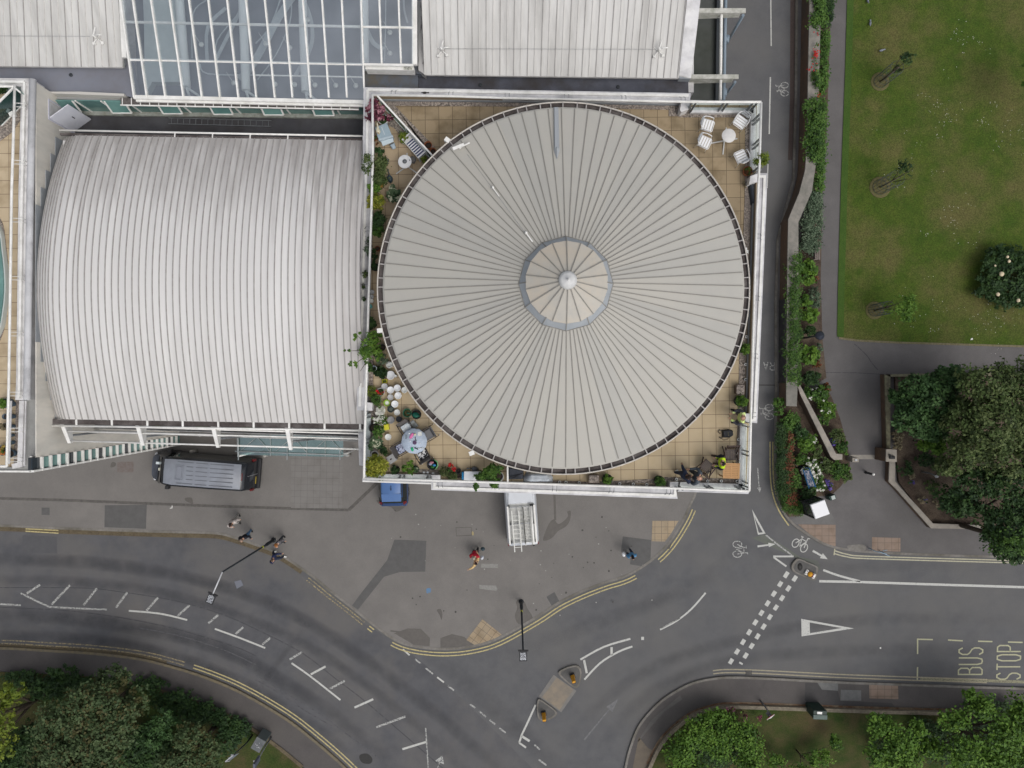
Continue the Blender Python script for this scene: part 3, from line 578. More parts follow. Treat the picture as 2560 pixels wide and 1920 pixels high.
M_roofT = mat('metal_deck', (.62, .61, .585), (.57, .56, .54), sc=1.2, rough=.5, streak=(2.5, .15, 1), spk=.05, c3=(.42, .41, .39), sc3=.5)
M_seam = mat('seam_grime_shade', (.30, .285, .27), (.38, .37, .36), sc=4, rough=.7)  # dark rib colour holds both grime and painted-in shade along the seams
M_seamR = mat('seam_grime_shade_round', (.27, .26, .235), (.22, .21, .19), sc=3, rough=.7)  # round roof ribs: seam shadow put into the colour together with grime
M_seamL = mat('seam_light', (.62, .60, .57), (.52, .51, .49), sc=4, rough=.7)
M_roofR2 = mat('zinc_round_b', (.414, .402, .368), (.392, .382, .352), sc=.7, rough=.6, spk=.04)
M_roofB2 = mat('zinc_barrel_b', (.68, .665, .65), (.62, .607, .597), sc=1.0, rough=.55, streak=(2.2, .12, 1), c3=(.61, .595, .585), sc3=.35)
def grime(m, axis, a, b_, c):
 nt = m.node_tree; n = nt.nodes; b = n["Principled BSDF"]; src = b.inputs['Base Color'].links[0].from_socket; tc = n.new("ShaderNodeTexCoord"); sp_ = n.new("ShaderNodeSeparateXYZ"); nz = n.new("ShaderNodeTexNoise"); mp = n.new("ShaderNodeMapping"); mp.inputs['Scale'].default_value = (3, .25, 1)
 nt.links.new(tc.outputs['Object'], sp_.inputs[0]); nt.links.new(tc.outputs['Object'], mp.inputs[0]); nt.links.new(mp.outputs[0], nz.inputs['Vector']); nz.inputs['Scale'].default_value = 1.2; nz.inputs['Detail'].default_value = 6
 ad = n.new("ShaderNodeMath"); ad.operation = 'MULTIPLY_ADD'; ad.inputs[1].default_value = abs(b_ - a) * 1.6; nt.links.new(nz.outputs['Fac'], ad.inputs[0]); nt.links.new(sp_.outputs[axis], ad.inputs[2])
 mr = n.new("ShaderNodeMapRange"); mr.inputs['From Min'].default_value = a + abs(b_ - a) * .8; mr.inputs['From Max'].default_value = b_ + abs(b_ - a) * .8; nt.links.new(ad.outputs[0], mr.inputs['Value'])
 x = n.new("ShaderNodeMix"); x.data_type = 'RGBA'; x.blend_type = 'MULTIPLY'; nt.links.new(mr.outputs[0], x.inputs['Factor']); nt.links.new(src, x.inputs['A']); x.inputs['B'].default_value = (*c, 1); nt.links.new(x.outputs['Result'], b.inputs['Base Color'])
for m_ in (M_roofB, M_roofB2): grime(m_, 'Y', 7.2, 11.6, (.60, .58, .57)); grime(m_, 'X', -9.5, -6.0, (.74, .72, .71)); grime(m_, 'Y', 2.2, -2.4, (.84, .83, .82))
M_lead = mat('lead_flashing', (.24, .26, .28), (.30, .315, .33), sc=2, rough=.55, spk=.05)
M_drum = mat('drum_flashing', (.36, .385, .41), (.31, .335, .36), sc=2, rough=.5)
M_cap = mat('cap_zinc', (.46, .435, .385), (.42, .40, .36), sc=2, rough=.5, c3=(.50, .44, .36), sc3=.8)
M_gut = mat('gutter_grime', (.085, .070, .066), (.05, .042, .04), sc=4, rough=.9, spk=.3, spc=30, c3=(.14, .125, .12), sc3=1.5)
M_felt = mat('roof_felt', (.060, .060, .068), (.085, .085, .092), sc=.9, rough=.8, spk=.15, c3=(.042, .038, .038), sc3=.35)
M_feltB = mat('blue_membrane', (.190, .200, .235), (.215, .222, .255), sc=1.2, rough=.7, spk=.05, c3=(.165, .165, .185), sc3=.6)
M_stone = tile_mat('stone_cladding', (.47, .44, .385), (.40, .385, .35), (.30, .28, .25), .9, .45, 0, 0, 0, .006, c3=(.70, .70, .70), spk=.06)
M_stonev = mat('stone_face', (.66, .62, .55), (.58, .56, .51), sc=1.3, rough=.85, spk=.06, streak=(1, 1.5, .5), c3=(.46, .44, .40), sc3=.5)
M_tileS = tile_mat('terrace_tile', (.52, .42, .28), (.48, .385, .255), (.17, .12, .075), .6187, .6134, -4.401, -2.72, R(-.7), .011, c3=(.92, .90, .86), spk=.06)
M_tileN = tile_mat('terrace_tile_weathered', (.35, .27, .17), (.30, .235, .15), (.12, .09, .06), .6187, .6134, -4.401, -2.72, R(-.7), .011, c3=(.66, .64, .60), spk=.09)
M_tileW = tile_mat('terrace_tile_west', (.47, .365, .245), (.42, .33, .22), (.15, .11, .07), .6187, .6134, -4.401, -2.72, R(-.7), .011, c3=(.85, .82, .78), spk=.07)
M_gravel = mat('pebbles', (.42, .36, .31), (.14, .12, .105), sc=11, rough=.9, spk=.5, spc=24, lo=.42, hi=.58, c3=(.20, .17, .15), sc3=1.2, bump=1.0, bsc=22)
M_tan = mat('tan_render', (.34, .27, .18), (.30, .24, .165), sc=2, rough=.85, c3=(.22, .185, .14), sc3=.8)
M_dark = mat('dark_frame', (.035, .04, .045), rough=.5)
M_steel = mat('galv_steel', (.30, .31, .32), (.22, .23, .24), sc=8, rough=.45, metal=.6)
M_fac = mat('glazed_wall', (.10, .13, .14), (.15, .19, .20), sc=.8, rough=.15, spec=.6)
G_green = mat('green_glass', (.115, .235, .215), (.16, .30, .275), sc=.9, rough=.12, spec=.6, c3=(.09, .19, .18), sc3=.5)
G_bal = glass_mat('balustrade_glass', (.90, .93, .92), .07)
G_atr = glass_mat('atrium_glass', (.76, .80, .82), .27, .03)
G_can = glass_mat('canopy_glass', (.60, .80, .76), .22)
# ================================================================= round-roofed building
HB = empty('round_roofed_building', P(1409, 720, 0), label='corner building with a huge grey ribbed round roof inside a square of roof terraces', cat='building')
HBo = HB.location.copy()
def hb(mb, name, mats, parent=None, bevel=0):
 o = mb.build(name, mats, None, bevel); o.parent = parent or HB
 if parent is None: o.matrix_parent_inverse = Matrix.Translation(-HBo)
 return o
ZT = 12.8
core = [(915, 236), (1727, 250), (1900, 256), (1895, 440), (1878, 1050), (1870, 1222), (1690, 1218), (1080, 1203), (914, 1196), (914, 1030), (924, 600)]
g = MB(); g.ppoly(core, 0, ZT - .02); hb(g, 'wall', M_wallW)
def wins(parent, a, b, z0, z1, n, out=.03, frac=.7):
 a = Vector(a); b = Vector(b); d = (b - a); L = d.length; d.normalize(); nn = Vector((d.y, -d.x, 0))
 for k in range(n):
  s = L * (k + .5) / n; h = L / n * frac / 2
  p = a + d * (s - h) + nn * out; q = a + d * (s + h) + nn * out
  g = MB(); g.hull8([p + Vector((0, 0, z0)), q + Vector((0, 0, z0)), q - nn * .12 + Vector((0, 0, z0)), p - nn * .12 + Vector((0, 0, z0))],
      [p + Vector((0, 0, z1)), q + Vector((0, 0, z1)), q - nn * .12 + Vector((0, 0, z1)), p - nn * .12 + Vector((0, 0, z1))])
  w = g.build('window', M_fac); w.parent = parent; w.matrix_parent_inverse = Matrix.Translation(-parent.location)
def fl(p): v = P(*p); v.z = 0; return v
sw = P(1080, 1203, ZT); se = P(1690, 1218, ZT); sw.z = se.z = 0
ne = P(1895, 440, ZT); se2 = P(1878, 1050, ZT); ne.z = se2.z = 0
for z in (1, 4, 7, 10): wins(HB, sw, se, z, z + 1.8, 5); wins(HB, se2, ne, z, z + 1.8, 5)
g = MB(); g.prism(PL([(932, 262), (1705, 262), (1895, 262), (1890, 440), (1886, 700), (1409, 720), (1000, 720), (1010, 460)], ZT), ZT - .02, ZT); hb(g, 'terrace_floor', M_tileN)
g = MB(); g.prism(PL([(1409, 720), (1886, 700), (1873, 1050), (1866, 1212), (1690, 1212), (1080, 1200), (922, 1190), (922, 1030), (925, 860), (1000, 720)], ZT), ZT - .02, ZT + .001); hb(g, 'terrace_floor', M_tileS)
g = MB(); g.prism(PL([(932, 250), (945, 250), (1085, 396), (1040, 470), (975, 600), (930, 760), (925, 860), (1000, 850), (940, 1000), (922, 860), (930, 540)], ZT), ZT - .02, ZT + .003)
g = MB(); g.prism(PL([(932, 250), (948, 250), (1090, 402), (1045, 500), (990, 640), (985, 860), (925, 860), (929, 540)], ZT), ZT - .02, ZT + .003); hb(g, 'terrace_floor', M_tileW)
g = MB()
for pl in ([(945, 252), (1280, 255), (1700, 263), (1700, 290), (1672, 290), (1672, 274), (1280, 266), (960, 264)], [(1700, 266), (1882, 272), (1882, 293), (1700, 293)], [(1864, 292), (1882, 292), (1877, 530), (1868, 760), (1860, 1050), (1853, 1190), (1838, 1190), (1845, 1050), (1852, 760), (1862, 500)],
  [(1662, 1193), (1840, 1197), (1852, 1215), (1662, 1212)], [(1380, 1203), (1662, 1210), (1662, 1196), (1480, 1205), (1380, 1203)], [(1380, 1201), (1668, 1213), (1668, 1221), (1380, 1215)], [(1040, 1172), (1100, 1176), (1100, 1200), (1040, 1188)]):
 g.prism(PL(pl, ZT + .03), ZT, ZT + .03)
g.prism(PL([(930, 262), (944, 262), (1080, 390), (1062, 402), (1040, 380), (985, 320), (940, 300)], ZT + .03), ZT, ZT + .031)
g.prism(PL([(960, 258), (1078, 382), (1062, 372), (1088, 368), (985, 262)], ZT + .03), ZT, ZT + .032)
g.prism(PL([(921, 850), (934, 850), (932, 980), (945, 1000), (945, 1180), (924, 1180)], ZT + .03), ZT, ZT + .033)
hb(g, 'pebble_margin', M_gravel)
ZC = 13.25
def coping(name, outer, mats, seams, dirn):
 g = MB(); g.prism(PL(outer, ZC), ZT - .4, ZC, 0); return hb(g, name, mats)
copN = [(909, 218), (1300, 224), (1727, 233), (1725, 250), (1706, 251), (1704, 266), (1698, 266), (1697, 252), (1300, 248), (945, 243)]
copN = [(909, 218), (1727, 233), (1725, 254), (1290, 246), (1130, 240), (934, 236)]
coping('parapet', copN, M_cop, 0, 0)
coping('parapet', [(909, 218), (934, 236), (932, 390), (928, 543), (920, 800), (916, 1026), (892, 1026), (897, 800), (907, 400)], M_cop, 0, 0)
coping('parapet', [(1078, 1203), (1690, 1221), (1694, 1247), (1078, 1225)], M_cop, 0, 0)
coping('parapet', [(1896, 433), (1919, 433), (1893, 1058), (1874, 1056), (1885, 700)], M_cop, 0, 0)
g = MB()
for pl in ([(1704, 251), (1727, 251), (1724, 272), (1704, 280), (1700, 276)], [(1876, 440), (1897, 433), (1896, 454), (1885, 456), (1873, 460)], [(1675, 1205), (1696, 1205), (1694, 1222), (1675, 1220)], [(1078, 1188), (1100, 1188), (1100, 1203), (1078, 1203)], [(914, 1005), (931, 1008), (930, 1027), (914, 1026)], [(1858, 1034), (1875, 1034), (1873, 1058), (1858, 1056)]):
 g.prism(PL(pl, 13.35), ZT, 13.35)
hb(g, 'pier', M_wallW)
g = MB();
g.hull8(PL([(935, 251), (1280, 255), (1700, 263), (1700, 258), (1280, 250), (935, 246)], ZT), [Vector((q.x, q.y, ZC - .02)) for q in PL([(935, 251), (1280, 255), (1700, 263), (1700, 258), (1280, 250), (935, 246)], ZT)])
q = PL([(1883, 460), (1887, 460), (1868, 1034), (1864, 1034)], ZT); g.hull8(q, [Vector((v.x, v.y, ZC - .02)) for v in q]); hb(g, 'inner_parapet_face', M_tan)
g = MB();
for pl in ([(935, 253.5), (1280, 257.5), (1700, 265.5), (1700, 263), (1280, 255), (935, 251)], [(1880, 460), (1883, 460), (1864, 1034), (1861, 1034)]):
 q = PL(pl, ZT); g.hull8(q, [Vector((v.x, v.y, ZT + .16)) for v in q])
hb(g, 'dark_skirting', M_lead)
def rim(pts, w, z, h): g = MB(); g.ribbon(PL(pts, z), w, z, 0, h); hb(g, 'coping_rim', M_paintW)
rim([(919, 224), (1722, 239)], .11, ZC + .06, .07); rim([(919, 224), (917, 390), (912, 540), (905, 800), (899, 1016)], .11, ZC + .062, .07)
rim([(1086, 1206), (1086, 1219), (1688, 1239), (1688, 1224)], .11, ZC + .06, .07); rim([(1900, 441), (1912, 441), (1902, 700), (1886, 1050), (1876, 1050)], .11, ZC + .06, .07)
ZR = 13.92
rails = {'N': [(931, 237), (1130, 240.5), (1290, 246), (1722, 254.5), (1903, 255)], 'E': [(1903, 256), (1899, 400), (1892, 535), (1886, 720), (1878, 1000), (1873, 1228)],
  'S': [(1873, 1228), (1700, 1221), (1398, 1211), (1080, 1201), (910, 1196)], 'W': [(910, 1196), (912, 1083), (916, 950), (920, 800), (928, 543), (932, 390), (931, 237)]}
rail_pts = {}
for k, r in rails.items():
 g = MB(); z = ZR if k in 'NESW' else ZR; w_ = PL(r, z); g.tube(w_, .055, 0, 8); hb(g, 'handrail', M_paintW); rail_pts[k] = w_
def balus(a, b, z0, name='glass_panel'):
 a = P(*a, ZR); b = P(*b, ZR); g = MB(); g.hull8([Vector((a.x, a.y, z0)), Vector((b.x, b.y, z0)), Vector((b.x + .01, b.y + .012, z0)), Vector((a.x + .01, a.y + .012, z0))],
  [Vector((a.x, a.y, ZR - .1)), Vector((b.x, b.y, ZR - .1)), Vector((b.x + .01, b.y + .012, ZR - .1)), Vector((a.x + .01, a.y + .012, ZR - .1))]); return hb(g, name, G_bal)
def upstand(pts, w, z, h=.35): g = MB(); g.ribbon(PL(pts, z), w, z, 0, h); hb(g, 'white_kerb', M_wallW)
balus((1727, 256), (1902, 257), 13.0); balus((1902, 257), (1899, 425), 13.0); balus((1873, 1060), (1872, 1227), 13.0); balus((1698, 1222), (1872, 1228), 13.0); balus((911, 1196), (1078, 1201), 13.0); balus((916, 1030), (911, 1196), 13.0)
for pts in ([(1727, 275), (1884, 276)], [(1884, 268), (1882, 425)], [(1858, 1060), (1853, 1218)], [(1700, 1212), (1856, 1217)], [(920, 1032), (917, 1192)], [(917, 1192), (1078, 1193)]): upstand(pts, .24, 13.02)
g = MB()
for pts in ([(1727, 260), (1895, 261)], [(1894, 262), (1890, 425)], [(1866, 1062), (1862, 1222)], [(1700, 1217), (1864, 1222)], [(1078, 1209), (907, 1203)]): g.ribbon(PL(pts, 13.3), .05, 13.3, 0, .04)
hb(g, 'mid_rail', M_paintW)
g = MB()      # ledge outside the balustrade (south and west)
g.prism(PL([(906, 1196), (1078, 1202), (1078, 1211), (906, 1205)], 13.1), ZT - .3, 13.1); g.prism(PL([(1698, 1222), (1872, 1230), (1871, 1235), (1694, 1229)], 13.1), ZT - .3, 13.1)
g.prism(PL([(912, 1027), (893, 1027), (898, 1163), (909, 1165)], 12.2), 11.6, 12.2); hb(g, 'ledge', M_cop)
g = MB()
def stan(px, py, dx, dy, n=2):
 a = P(px, py, ZR - .03);
 for k in range(n):
  o = Vector((dy, -dx, 0)) * .09 * (k * 2 - 1) / max(1, 1); t = a + o; b = t + Vector((dx, dy, 0)) * .02; g.bar((b.x, b.y, 12.9), (t.x, t.y, ZR), .11, .035, 0, up=(dy, -dx, .1))
for px in (1735, 1815, 1888): stan(px, 257, 0, -1)
for py in (290, 352, 420): stan(1900, py, -1, 0)
for py in (1062, 1135, 1215): stan(1874, py, -1, 0)
for px in (1702, 1780, 1858): stan(px, 1224, 0, 1)
for px in (1000, 1070): stan(px, 1198, 0, 1)
for py in (1040, 1105, 1170): stan(913, py, 1, 0)
hb(g, 'stanchion', M_steel)
g = MB()
def brk(px, py, dx, dy):
 a = P(px, py, ZR - .04); o = Vector((dx, dy, 0)); s = Vector((-dy, dx, 0)) * .09
 for k in (-1, 1): g.tube([a + s * k, a + s * k + o * .20 + Vector((0, 0, -.02)), a + s * k + o * .36 + Vector((0, 0, -.38))], .014, 0, 6)
for px in (983, 1127, 1268, 1417, 1560, 1708): brk(px, 237 + (px - 931) * .022, 0, 1)
for py in (590, 745, 890, 1037): brk(1892 - (py - 535) * .0295, py, 1, 0)
for px in (1100, 1242, 1387, 1530, 1672): brk(px, 1201 + (px - 1080) * .032, 0, -1)
for py in (572, 716, 860): brk(928 - (py - 543) * .03, py, -1, 0)
hb(g, 'rail_bracket', M_steel)
g = MB(); a = P(944, 240, ZR); b = P(1080, 388, ZR); g.bar((a.x, a.y, ZR), (b.x, b.y, ZR), .07, .06); g.bar((a.x, a.y, 12.9), (b.x, b.y, 12.9), .05, .08)
for t in (0.02, .5, .98): q = a.lerp(b, t); g.bar((q.x, q.y, 12.8), (q.x, q.y, ZR), .05, .05)
scr = hb(g, 'terrace_divider', M_paintW); g = MB(); n_ = Vector((b.y - a.y, a.x - b.x, 0)).normalized() * .012
g.hull8([(a.x, a.y, 12.95), (b.x, b.y, 12.95), (b.x + n_.x, b.y + n_.y, 12.95), (a.x + n_.x, a.y + n_.y, 12.95)], [(a.x, a.y, ZR - .04), (b.x, b.y, ZR - .04), (b.x + n_.x, b.y + n_.y, ZR - .04), (a.x + n_.x, a.y + n_.y, ZR - .04)]); o = g.build('glass_panel', glass_mat('frosted_glass', (.45, .55, .52), .2)); o.parent = scr
g = MB(); a = P(1269, 1166, ZR); b = P(1269.5, 1206, ZR); g.bar((a.x, a.y, ZR), (b.x, b.y, ZR), .07, .05); g.bar((a.x, a.y, 13.35), (b.x, b.y, 13.35), .03, 1.05); hb(g, 'terrace_divider', M_paintW)
CX, CY = 2.16, 4.02
g = MB(); g.lathe([(7.0, 12.8), (7.0, 15.0)], (CX, CY, 0), 72); hb(g, 'drum_wall', M_fac)
NS = 84
g = MB(); n = NS * 2
prof = [(7.58, 15.20), (7.5, 15.26), (5.6, 15.68), (3.7, 16.1), (1.88, 16.5), (1.0, 16.6)]
g.lathe(prof, (CX, CY, 0), NS, 0, False)
for k in range(NS):
 a = 2 * math.pi * k / NS + .012; ca, sa = math.cos(a), math.sin(a)
 for (r0, z0), (r1, z1) in zip(prof[1:4], prof[2:5]):
  g.bar((CX + r0 * ca, CY + r0 * sa, z0 + .015), (CX + r1 * ca, CY + r1 * sa, z1 + .012), .030, .035, 1)
for i in range(len(g.f)):
 if g.m[i] == 0 and (i % NS) * 37 % 11 in (1, 4, 8): g.m[i] = 2
roof = hb(g, 'roof', [M_roofR, M_seamR, M_roofR2])
g = MB(); g.lathe([(7.1, 15.0), (7.50, 15.0), (7.79, 15.0), (7.79, 15.12), (7.77, 15.12), (7.77, 15.06), (7.54, 15.06), (7.54, 15.2)], (CX, CY, 0), 120, 0, False); o = g.build('gutter', M_gut, roof)
g = MB(); N = 120
g.tube([(CX + 7.81 * math.cos(2 * math.pi * k / N), CY + 7.81 * math.sin(2 * math.pi * k / N), 15.15) for k in range(N)], .032, 0, 6, closed=True); o = g.build('gutter_rim', mat('rim_cream', (.60, .56, .50), (.45, .42, .38), sc=6, rough=.5), roof)
g = MB(); k = 0; a = 0.0
while a < 2 * math.pi - .03:
 g.bar((CX + 7.50 * math.cos(a), CY + 7.50 * math.sin(a), 15.2), (CX + 7.8 * math.cos(a), CY + 7.8 * math.sin(a), 15.17), .045, .02); a += (.058, .076, .050, .078, .066)[k % 5]; k += 1
o = g.build('gutter_strap', mat('strap', (.42, .40, .38), (.28, .26, .25), sc=6, rough=.6), roof)
for px, py, rot in ((1118, 349, -35), (949, 826, 6), (1179, 1133, 22)):
 M = Matrix.Translation(P(px, py, 15.2)) @ Matrix.Rotation(R(rot), 4, 'Z'); g = MB(); g.box(-.11, .11, -.09, .09, -.25, 0, 0, M); g.tube([M @ Vector((0, 0, -.2)), M @ Vector((0, 0, -2.2))], .05, 0, 8); o = g.build('rainwater_head', M_paintW, roof)
g = MB(); vs = []
def ring(n, r, z, ph=0, cx=CX, cy=CY): return [Vector((cx + r * math.cos(2 * math.pi * k / n + ph), cy + r * math.sin(2 * math.pi * k / n + ph), z)) for k in range(n)]
r0 = ring(12, 1.90, 16.5, R(90)); r1 = ring(12, 1.60, 16.92, R(90))
g.add(r0 + r1, [(k, (k + 1) % 12, 12 + (k + 1) % 12, 12 + k) for k in range(12)])
for k in range(12): g.bar(r0[k] + Vector((0, 0, .02)), r1[k] + Vector((0, 0, .02)), .03, .03, 1)
for k in range(12): g.bar(r0[k] + Vector((0, 0, .01)), r0[(k + 1) % 12] + Vector((0, 0, .01)), .03, .05, 1)
lan = g.build('lantern', [M_drum, M_seamR], roof)
g = MB(); r0 = ring(18, 1.64, 16.93, R(90)); r1 = ring(18, .30, 17.45, R(90)); g.add(r0 + r1, [(k, (k + 1) % 18, 18 + (k + 1) % 18, 18 + k) for k in range(18)]); g.add(r0 + [v - Vector((0, 0, .1)) for v in r0], [((k + 1) % 18, k, 18 + k, 18 + (k + 1) % 18) for k in range(18)])
for k in range(18): g.bar(r0[k] + Vector((0, 0, .015)), r1[k] + Vector((0, 0, .015)), .035, .04, 1)
g.build('lantern_cap', [M_cap, M_seamR], roof)
g = MB(); g.lathe([(.36, 17.42), (.36, 17.50), (.33, 17.53), (.32, 17.58), (.22, 17.63), (.08, 17.66), (.03, 17.70), (.03, 17.95), (.0, 17.97)], (CX, CY, 0), 24); g.build('finial', mat('finial_white', (.60, .60, .59), (.5, .5, .5), sc=6, rough=.4), roof)
def cone_z(x, y): r = math.hypot(x - CX, y - CY); return 15.26 + (7.5 - r) * .2207
q = P(1392, 370, 15.7); g = MB(); z = cone_z(q.x, q.y)
g.hull8([q + Vector((-.13, -.05, -.1)), q + Vector((.13, -.05, -.1)), q + Vector((.11, 1.9, -.55)), q + Vector((-.11, 1.9, -.55))], [q + Vector((-.08, -.02, .10)), q + Vector((.08, -.02, .10)), q + Vector((.08, 1.8, -.32)), q + Vector((-.08, 1.8, -.32))])
g.add([q + Vector((-.13, -.05, 0)), q + Vector((.13, -.05, 0)), q + Vector((0, -.5, .08)), q + Vector((0, 0, .14))], [(0, 2, 1), (0, 3, 2), (3, 1, 2)]); g.build('roof_vent', mat('vent_zinc', (.33, .35, .37), rough=.45), roof)
def anchor(px, py, z, ang, kind='cross', parent=None):
 M = Matrix.Translation(P(px, py, z)) @ Matrix.Rotation(R(ang), 4, 'Z'); g = MB()
 if kind == 'cross':
  for a in (45, 135): g.bar(M @ (Matrix.Rotation(R(a), 3, 'Z') @ Vector((-.26, 0, .12))), M @ (Matrix.Rotation(R(a), 3, 'Z') @ Vector((.26, 0, .12))), .035, .035)
  for a in (45, 135, 225, 315): v = Matrix.Rotation(R(a), 3, 'Z') @ Vector((.27, 0, .07)); g.box(v.x - .06, v.x + .06, v.y - .05, v.y + .05, .0, .10, 0, M)
  g.tube([M @ Vector((0, 0, .1)), M @ Vector((0, 0, .42))], .05, 0, 8); g.tube([M @ Vector((0, .03, .40)), M @ Vector((.12, .34, .46))], .03, 0, 6); g.tube([M @ Vector((.03, 0, .40)), M @ Vector((.35, -.02, .44))], .03, 0, 6)
 else:
  g.bar(M @ Vector((0, 0, .06)), M @ Vector((.45, 0, .10)), .05, .05); g.lathe([(.06, 0), (.06, .1), (.03, .16)], (0, 0, 0), 10, 0, True, 1, 1, M)
 return g.build('safety_anchor', M_paintW, parent)
for px, py, a, k in ((1150, 370, 25, 0), (1232, 470, -55, 1), (1315, 583, -55, 1)):
 q = P(px, py, 15.8); anchor(px, py, cone_z(q.x, q.y) + .02, a, 'post', roof)
g = MB(); M = Matrix.Translation(P(1146, 367, 15.6)) @ Matrix.Rotation(R(22), 4, 'Z'); g.box(-.25, .25, -.06, .06, .0, .04, 0, M); g.build('metal_flap', M_paintW, roof)
g = MB(); g.tube([P(1168, 385, 15.72), P(1315, 585, 16.42)], .008, 0, 5); g.build('safety_line', M_steel, roof)
# ================================================================= barrel-roofed building
BB = empty('barrel_roofed_building', P(500, 700, 0), label='long building under a pale grey curved barrel roof of standing seams', cat='building')
def bb(mb, name, mats, parent=None, root=None):
 root = root or BB; o = mb.build(name, mats); o.parent = parent or root
 if parent is None: o.matrix_parent_inverse = Matrix.Translation(-root.location)
 return o
X0, X1 = -20.85, -6.62
def by0(x): return -1.60 - (x + 20.7) * .0165      # south eave
def by1(x): return 11.36 - (x + 20.7) * .018       # north eave
def bz(x, t):
 z = 12.55 + 1.55 * (1 - (2 * t - 1) ** 2)
 if x < -19.9: z -= ((-19.9 - x) ** 1.6) * .5
 return z
def bxs(x, t): return x - (0.30 * (1 - t) if x < -19 else .30 * (1 - t) * max(0, (-6.7 - x) / 12.3)) + (.18 * t if x < -19 else 0)
g = MB(); T = 24; xs = [-20.85, -20.65, -20.45, -20.28, -20.1, -19.88]
sp = .291; x = -19.88 + sp
while x < X1 - .02: xs.append(x); x += sp
xs.append(X1)
grid = [[Vector((bxs(x, t / T), by0(x) + (by1(x) - by0(x)) * t / T, bz(x, t / T))) for t in range(T + 1)] for x in xs]
vs = [p for row in grid for p in row]; fs = [(i * (T + 1) + t, (i + 1) * (T + 1) + t, (i + 1) * (T + 1) + t + 1, i * (T + 1) + t + 1) for i in range(len(xs) - 1) for t in range(T)]
g.add(vs, fs, 0, True)
for i, row in enumerate(grid[:-1]):
 for t in range(T): g.bar(row[t] + Vector((0, 0, .02)), row[t + 1] + Vector((0, 0, .02)), .038, .045, 1)
for i in range(len(fs)):
 if (i // T) * 29 % 7 in (1, 5): g.m[i] = 2
broof = bb(g, 'roof', [M_roofB, M_seam, M_roofB2])
g = MB(); g.prism([(X0 + .2, -1.3), (X1, -1.5), (X1, 11.0), (X0 + .2, 11.2)], 0, 12.3); bb(g, 'wall', M_wallW)
g = MB(); g.ribbon([(X0 - .25, by0(X0) - .12), (X1, by0(X1) - .12)], .22, 12.50, 0, .12); g.ribbon([(X0 + .2, by1(X0) + .06), (X1, by1(X1) + .06)], .10, 12.52, 0, .1); bb(g, 'gutter', M_gut)
g = MB(); g.tube([(X0 - .4, by0(X0) - .30, 12.5), (X1, by0(X1) - .30, 12.5)], .05, 0, 8)
for k in range(9): x = -19.9 + k * 1.62; g.bar((x, by0(x) + .12, 12.53), (x, by0(x) - .30, 12.5), .09, .03)
g.tube([(X0 + .2, by1(X0) + .22, 12.55), (X1, by1(X1) + .22, 12.5)], .045, 0, 8)
for k in range(6): x = -15.4 + k * 1.72; g.bar((x, by1(x) - .02, 12.53), (x, by1(x) + .22, 12.5), .05, .03)
bb(g, 'eaves_rail', M_paintW)
g = MB()
for (ax, ay), (bx_, by_) in (((150, 1047), (174, 1108)), ((341, 1052), (358, 1114)), ((530, 1056), (545, 1119)), ((716, 1061), (727, 1125))):
 a = P(ax, ay, 12.45); b = P(bx_, by_, 12.45); d = (b - a)
 g.hull8([a + Vector((-.10, 0, -.02)), a + Vector((.10, 0, -.02)), b + Vector((.07, 0, -.02)), b + Vector((-.07, 0, -.02))], [a + Vector((-.10, 0, .03)), a + Vector((.10, 0, .03)), b + Vector((.07, 0, .03)), b + Vector((-.07, 0, .03))])
 g.hull8([a + Vector((.04, 0, -.75)), a + Vector((.08, 0, -.75)), b + Vector((.03, 0, -.22)), b + Vector((0, 0, -.22))], [a + Vector((.04, 0, -.02)), a + Vector((.08, 0, -.02)), b + Vector((.03, 0, -.02)), b + Vector((0, 0, -.02))])
bb(g, 'sunshade_bracket', M_paintW)
g = MB()
for y0, y1, w in ((1047, 1069, .05), (1062, 1084, .05), (1077, 1097, .045), (1101, 1123, .05)):
 x0 = 165 if y0 < 1101 else 172
 g.tube([P(x0, y0 + 1, 12.35), P(897, y1, 12.35)], w * .8, 0, 8)
bb(g, 'sunshade_rod', M_paintW)
g = MB()
for px, py in ((174, 1089), (358, 1092), (545, 1097), (727, 1104)): g.tube([P(px, py, 12.2), P(px + 78, py - 9, 9.0)], .05, 0, 8)
bb(g, 'strut', M_steel)
g = MB(); g.prism(PL([(232, 1052), (898, 1066), (898, 1092), (590, 1083), (232, 1070)], 9.2), 9.0, 9.2, 0)
bal = bb(g, 'balcony', M_felt)
g = MB()
for z, dy in ((10.2, 10), (9.8, 14), (9.4, 4)):
 g.tube([P(236, 1066 + dy, z), P(590, 1078 + dy, z), P(893, 1088 + dy, z)], .035, 0, 6)
for px in (245, 325, 410, 500, 590, 674, 765, 850): g.bar(P(px, 1082 + (px - 236) * .033, 10.2), P(px, 1074 + (px - 236) * .033, 9.2), .05, .03)
g.build('balcony_rail', mat('rail_grey', (.40, .40, .39), (.3, .3, .3), sc=6, rough=.5), bal)
CAN = empty('entrance_canopy', P(720, 1120, 0), label='pale green glass canopy on white posts over the entrance paving', cat='canopy')
def cn(mb, name, m): o = mb.build(name, m); o.parent = CAN; o.matrix_parent_inverse = Matrix.Translation(-CAN.location); return o
zc = 4.0
for i, (a, b) in enumerate(((596, 675), (677, 766), (768, 812), (814, 858))):
 g = MB(); g.ppoly([(a, 1084 + a * .005), (b, 1084 + b * .005), (b, 1137 + (b - 596) * .022), (a, 1137 + (a - 596) * .022)], zc, zc + .02); cn(g, 'glass_panel', G_can)
g = MB(); g.tube([P(588, 1128, zc + .12), P(870, 1138, zc + .12)], .04, 0, 8); g.tube([P(594, 1088, zc + .1), P(596, 1142, zc + .1)], .06, 0, 8)
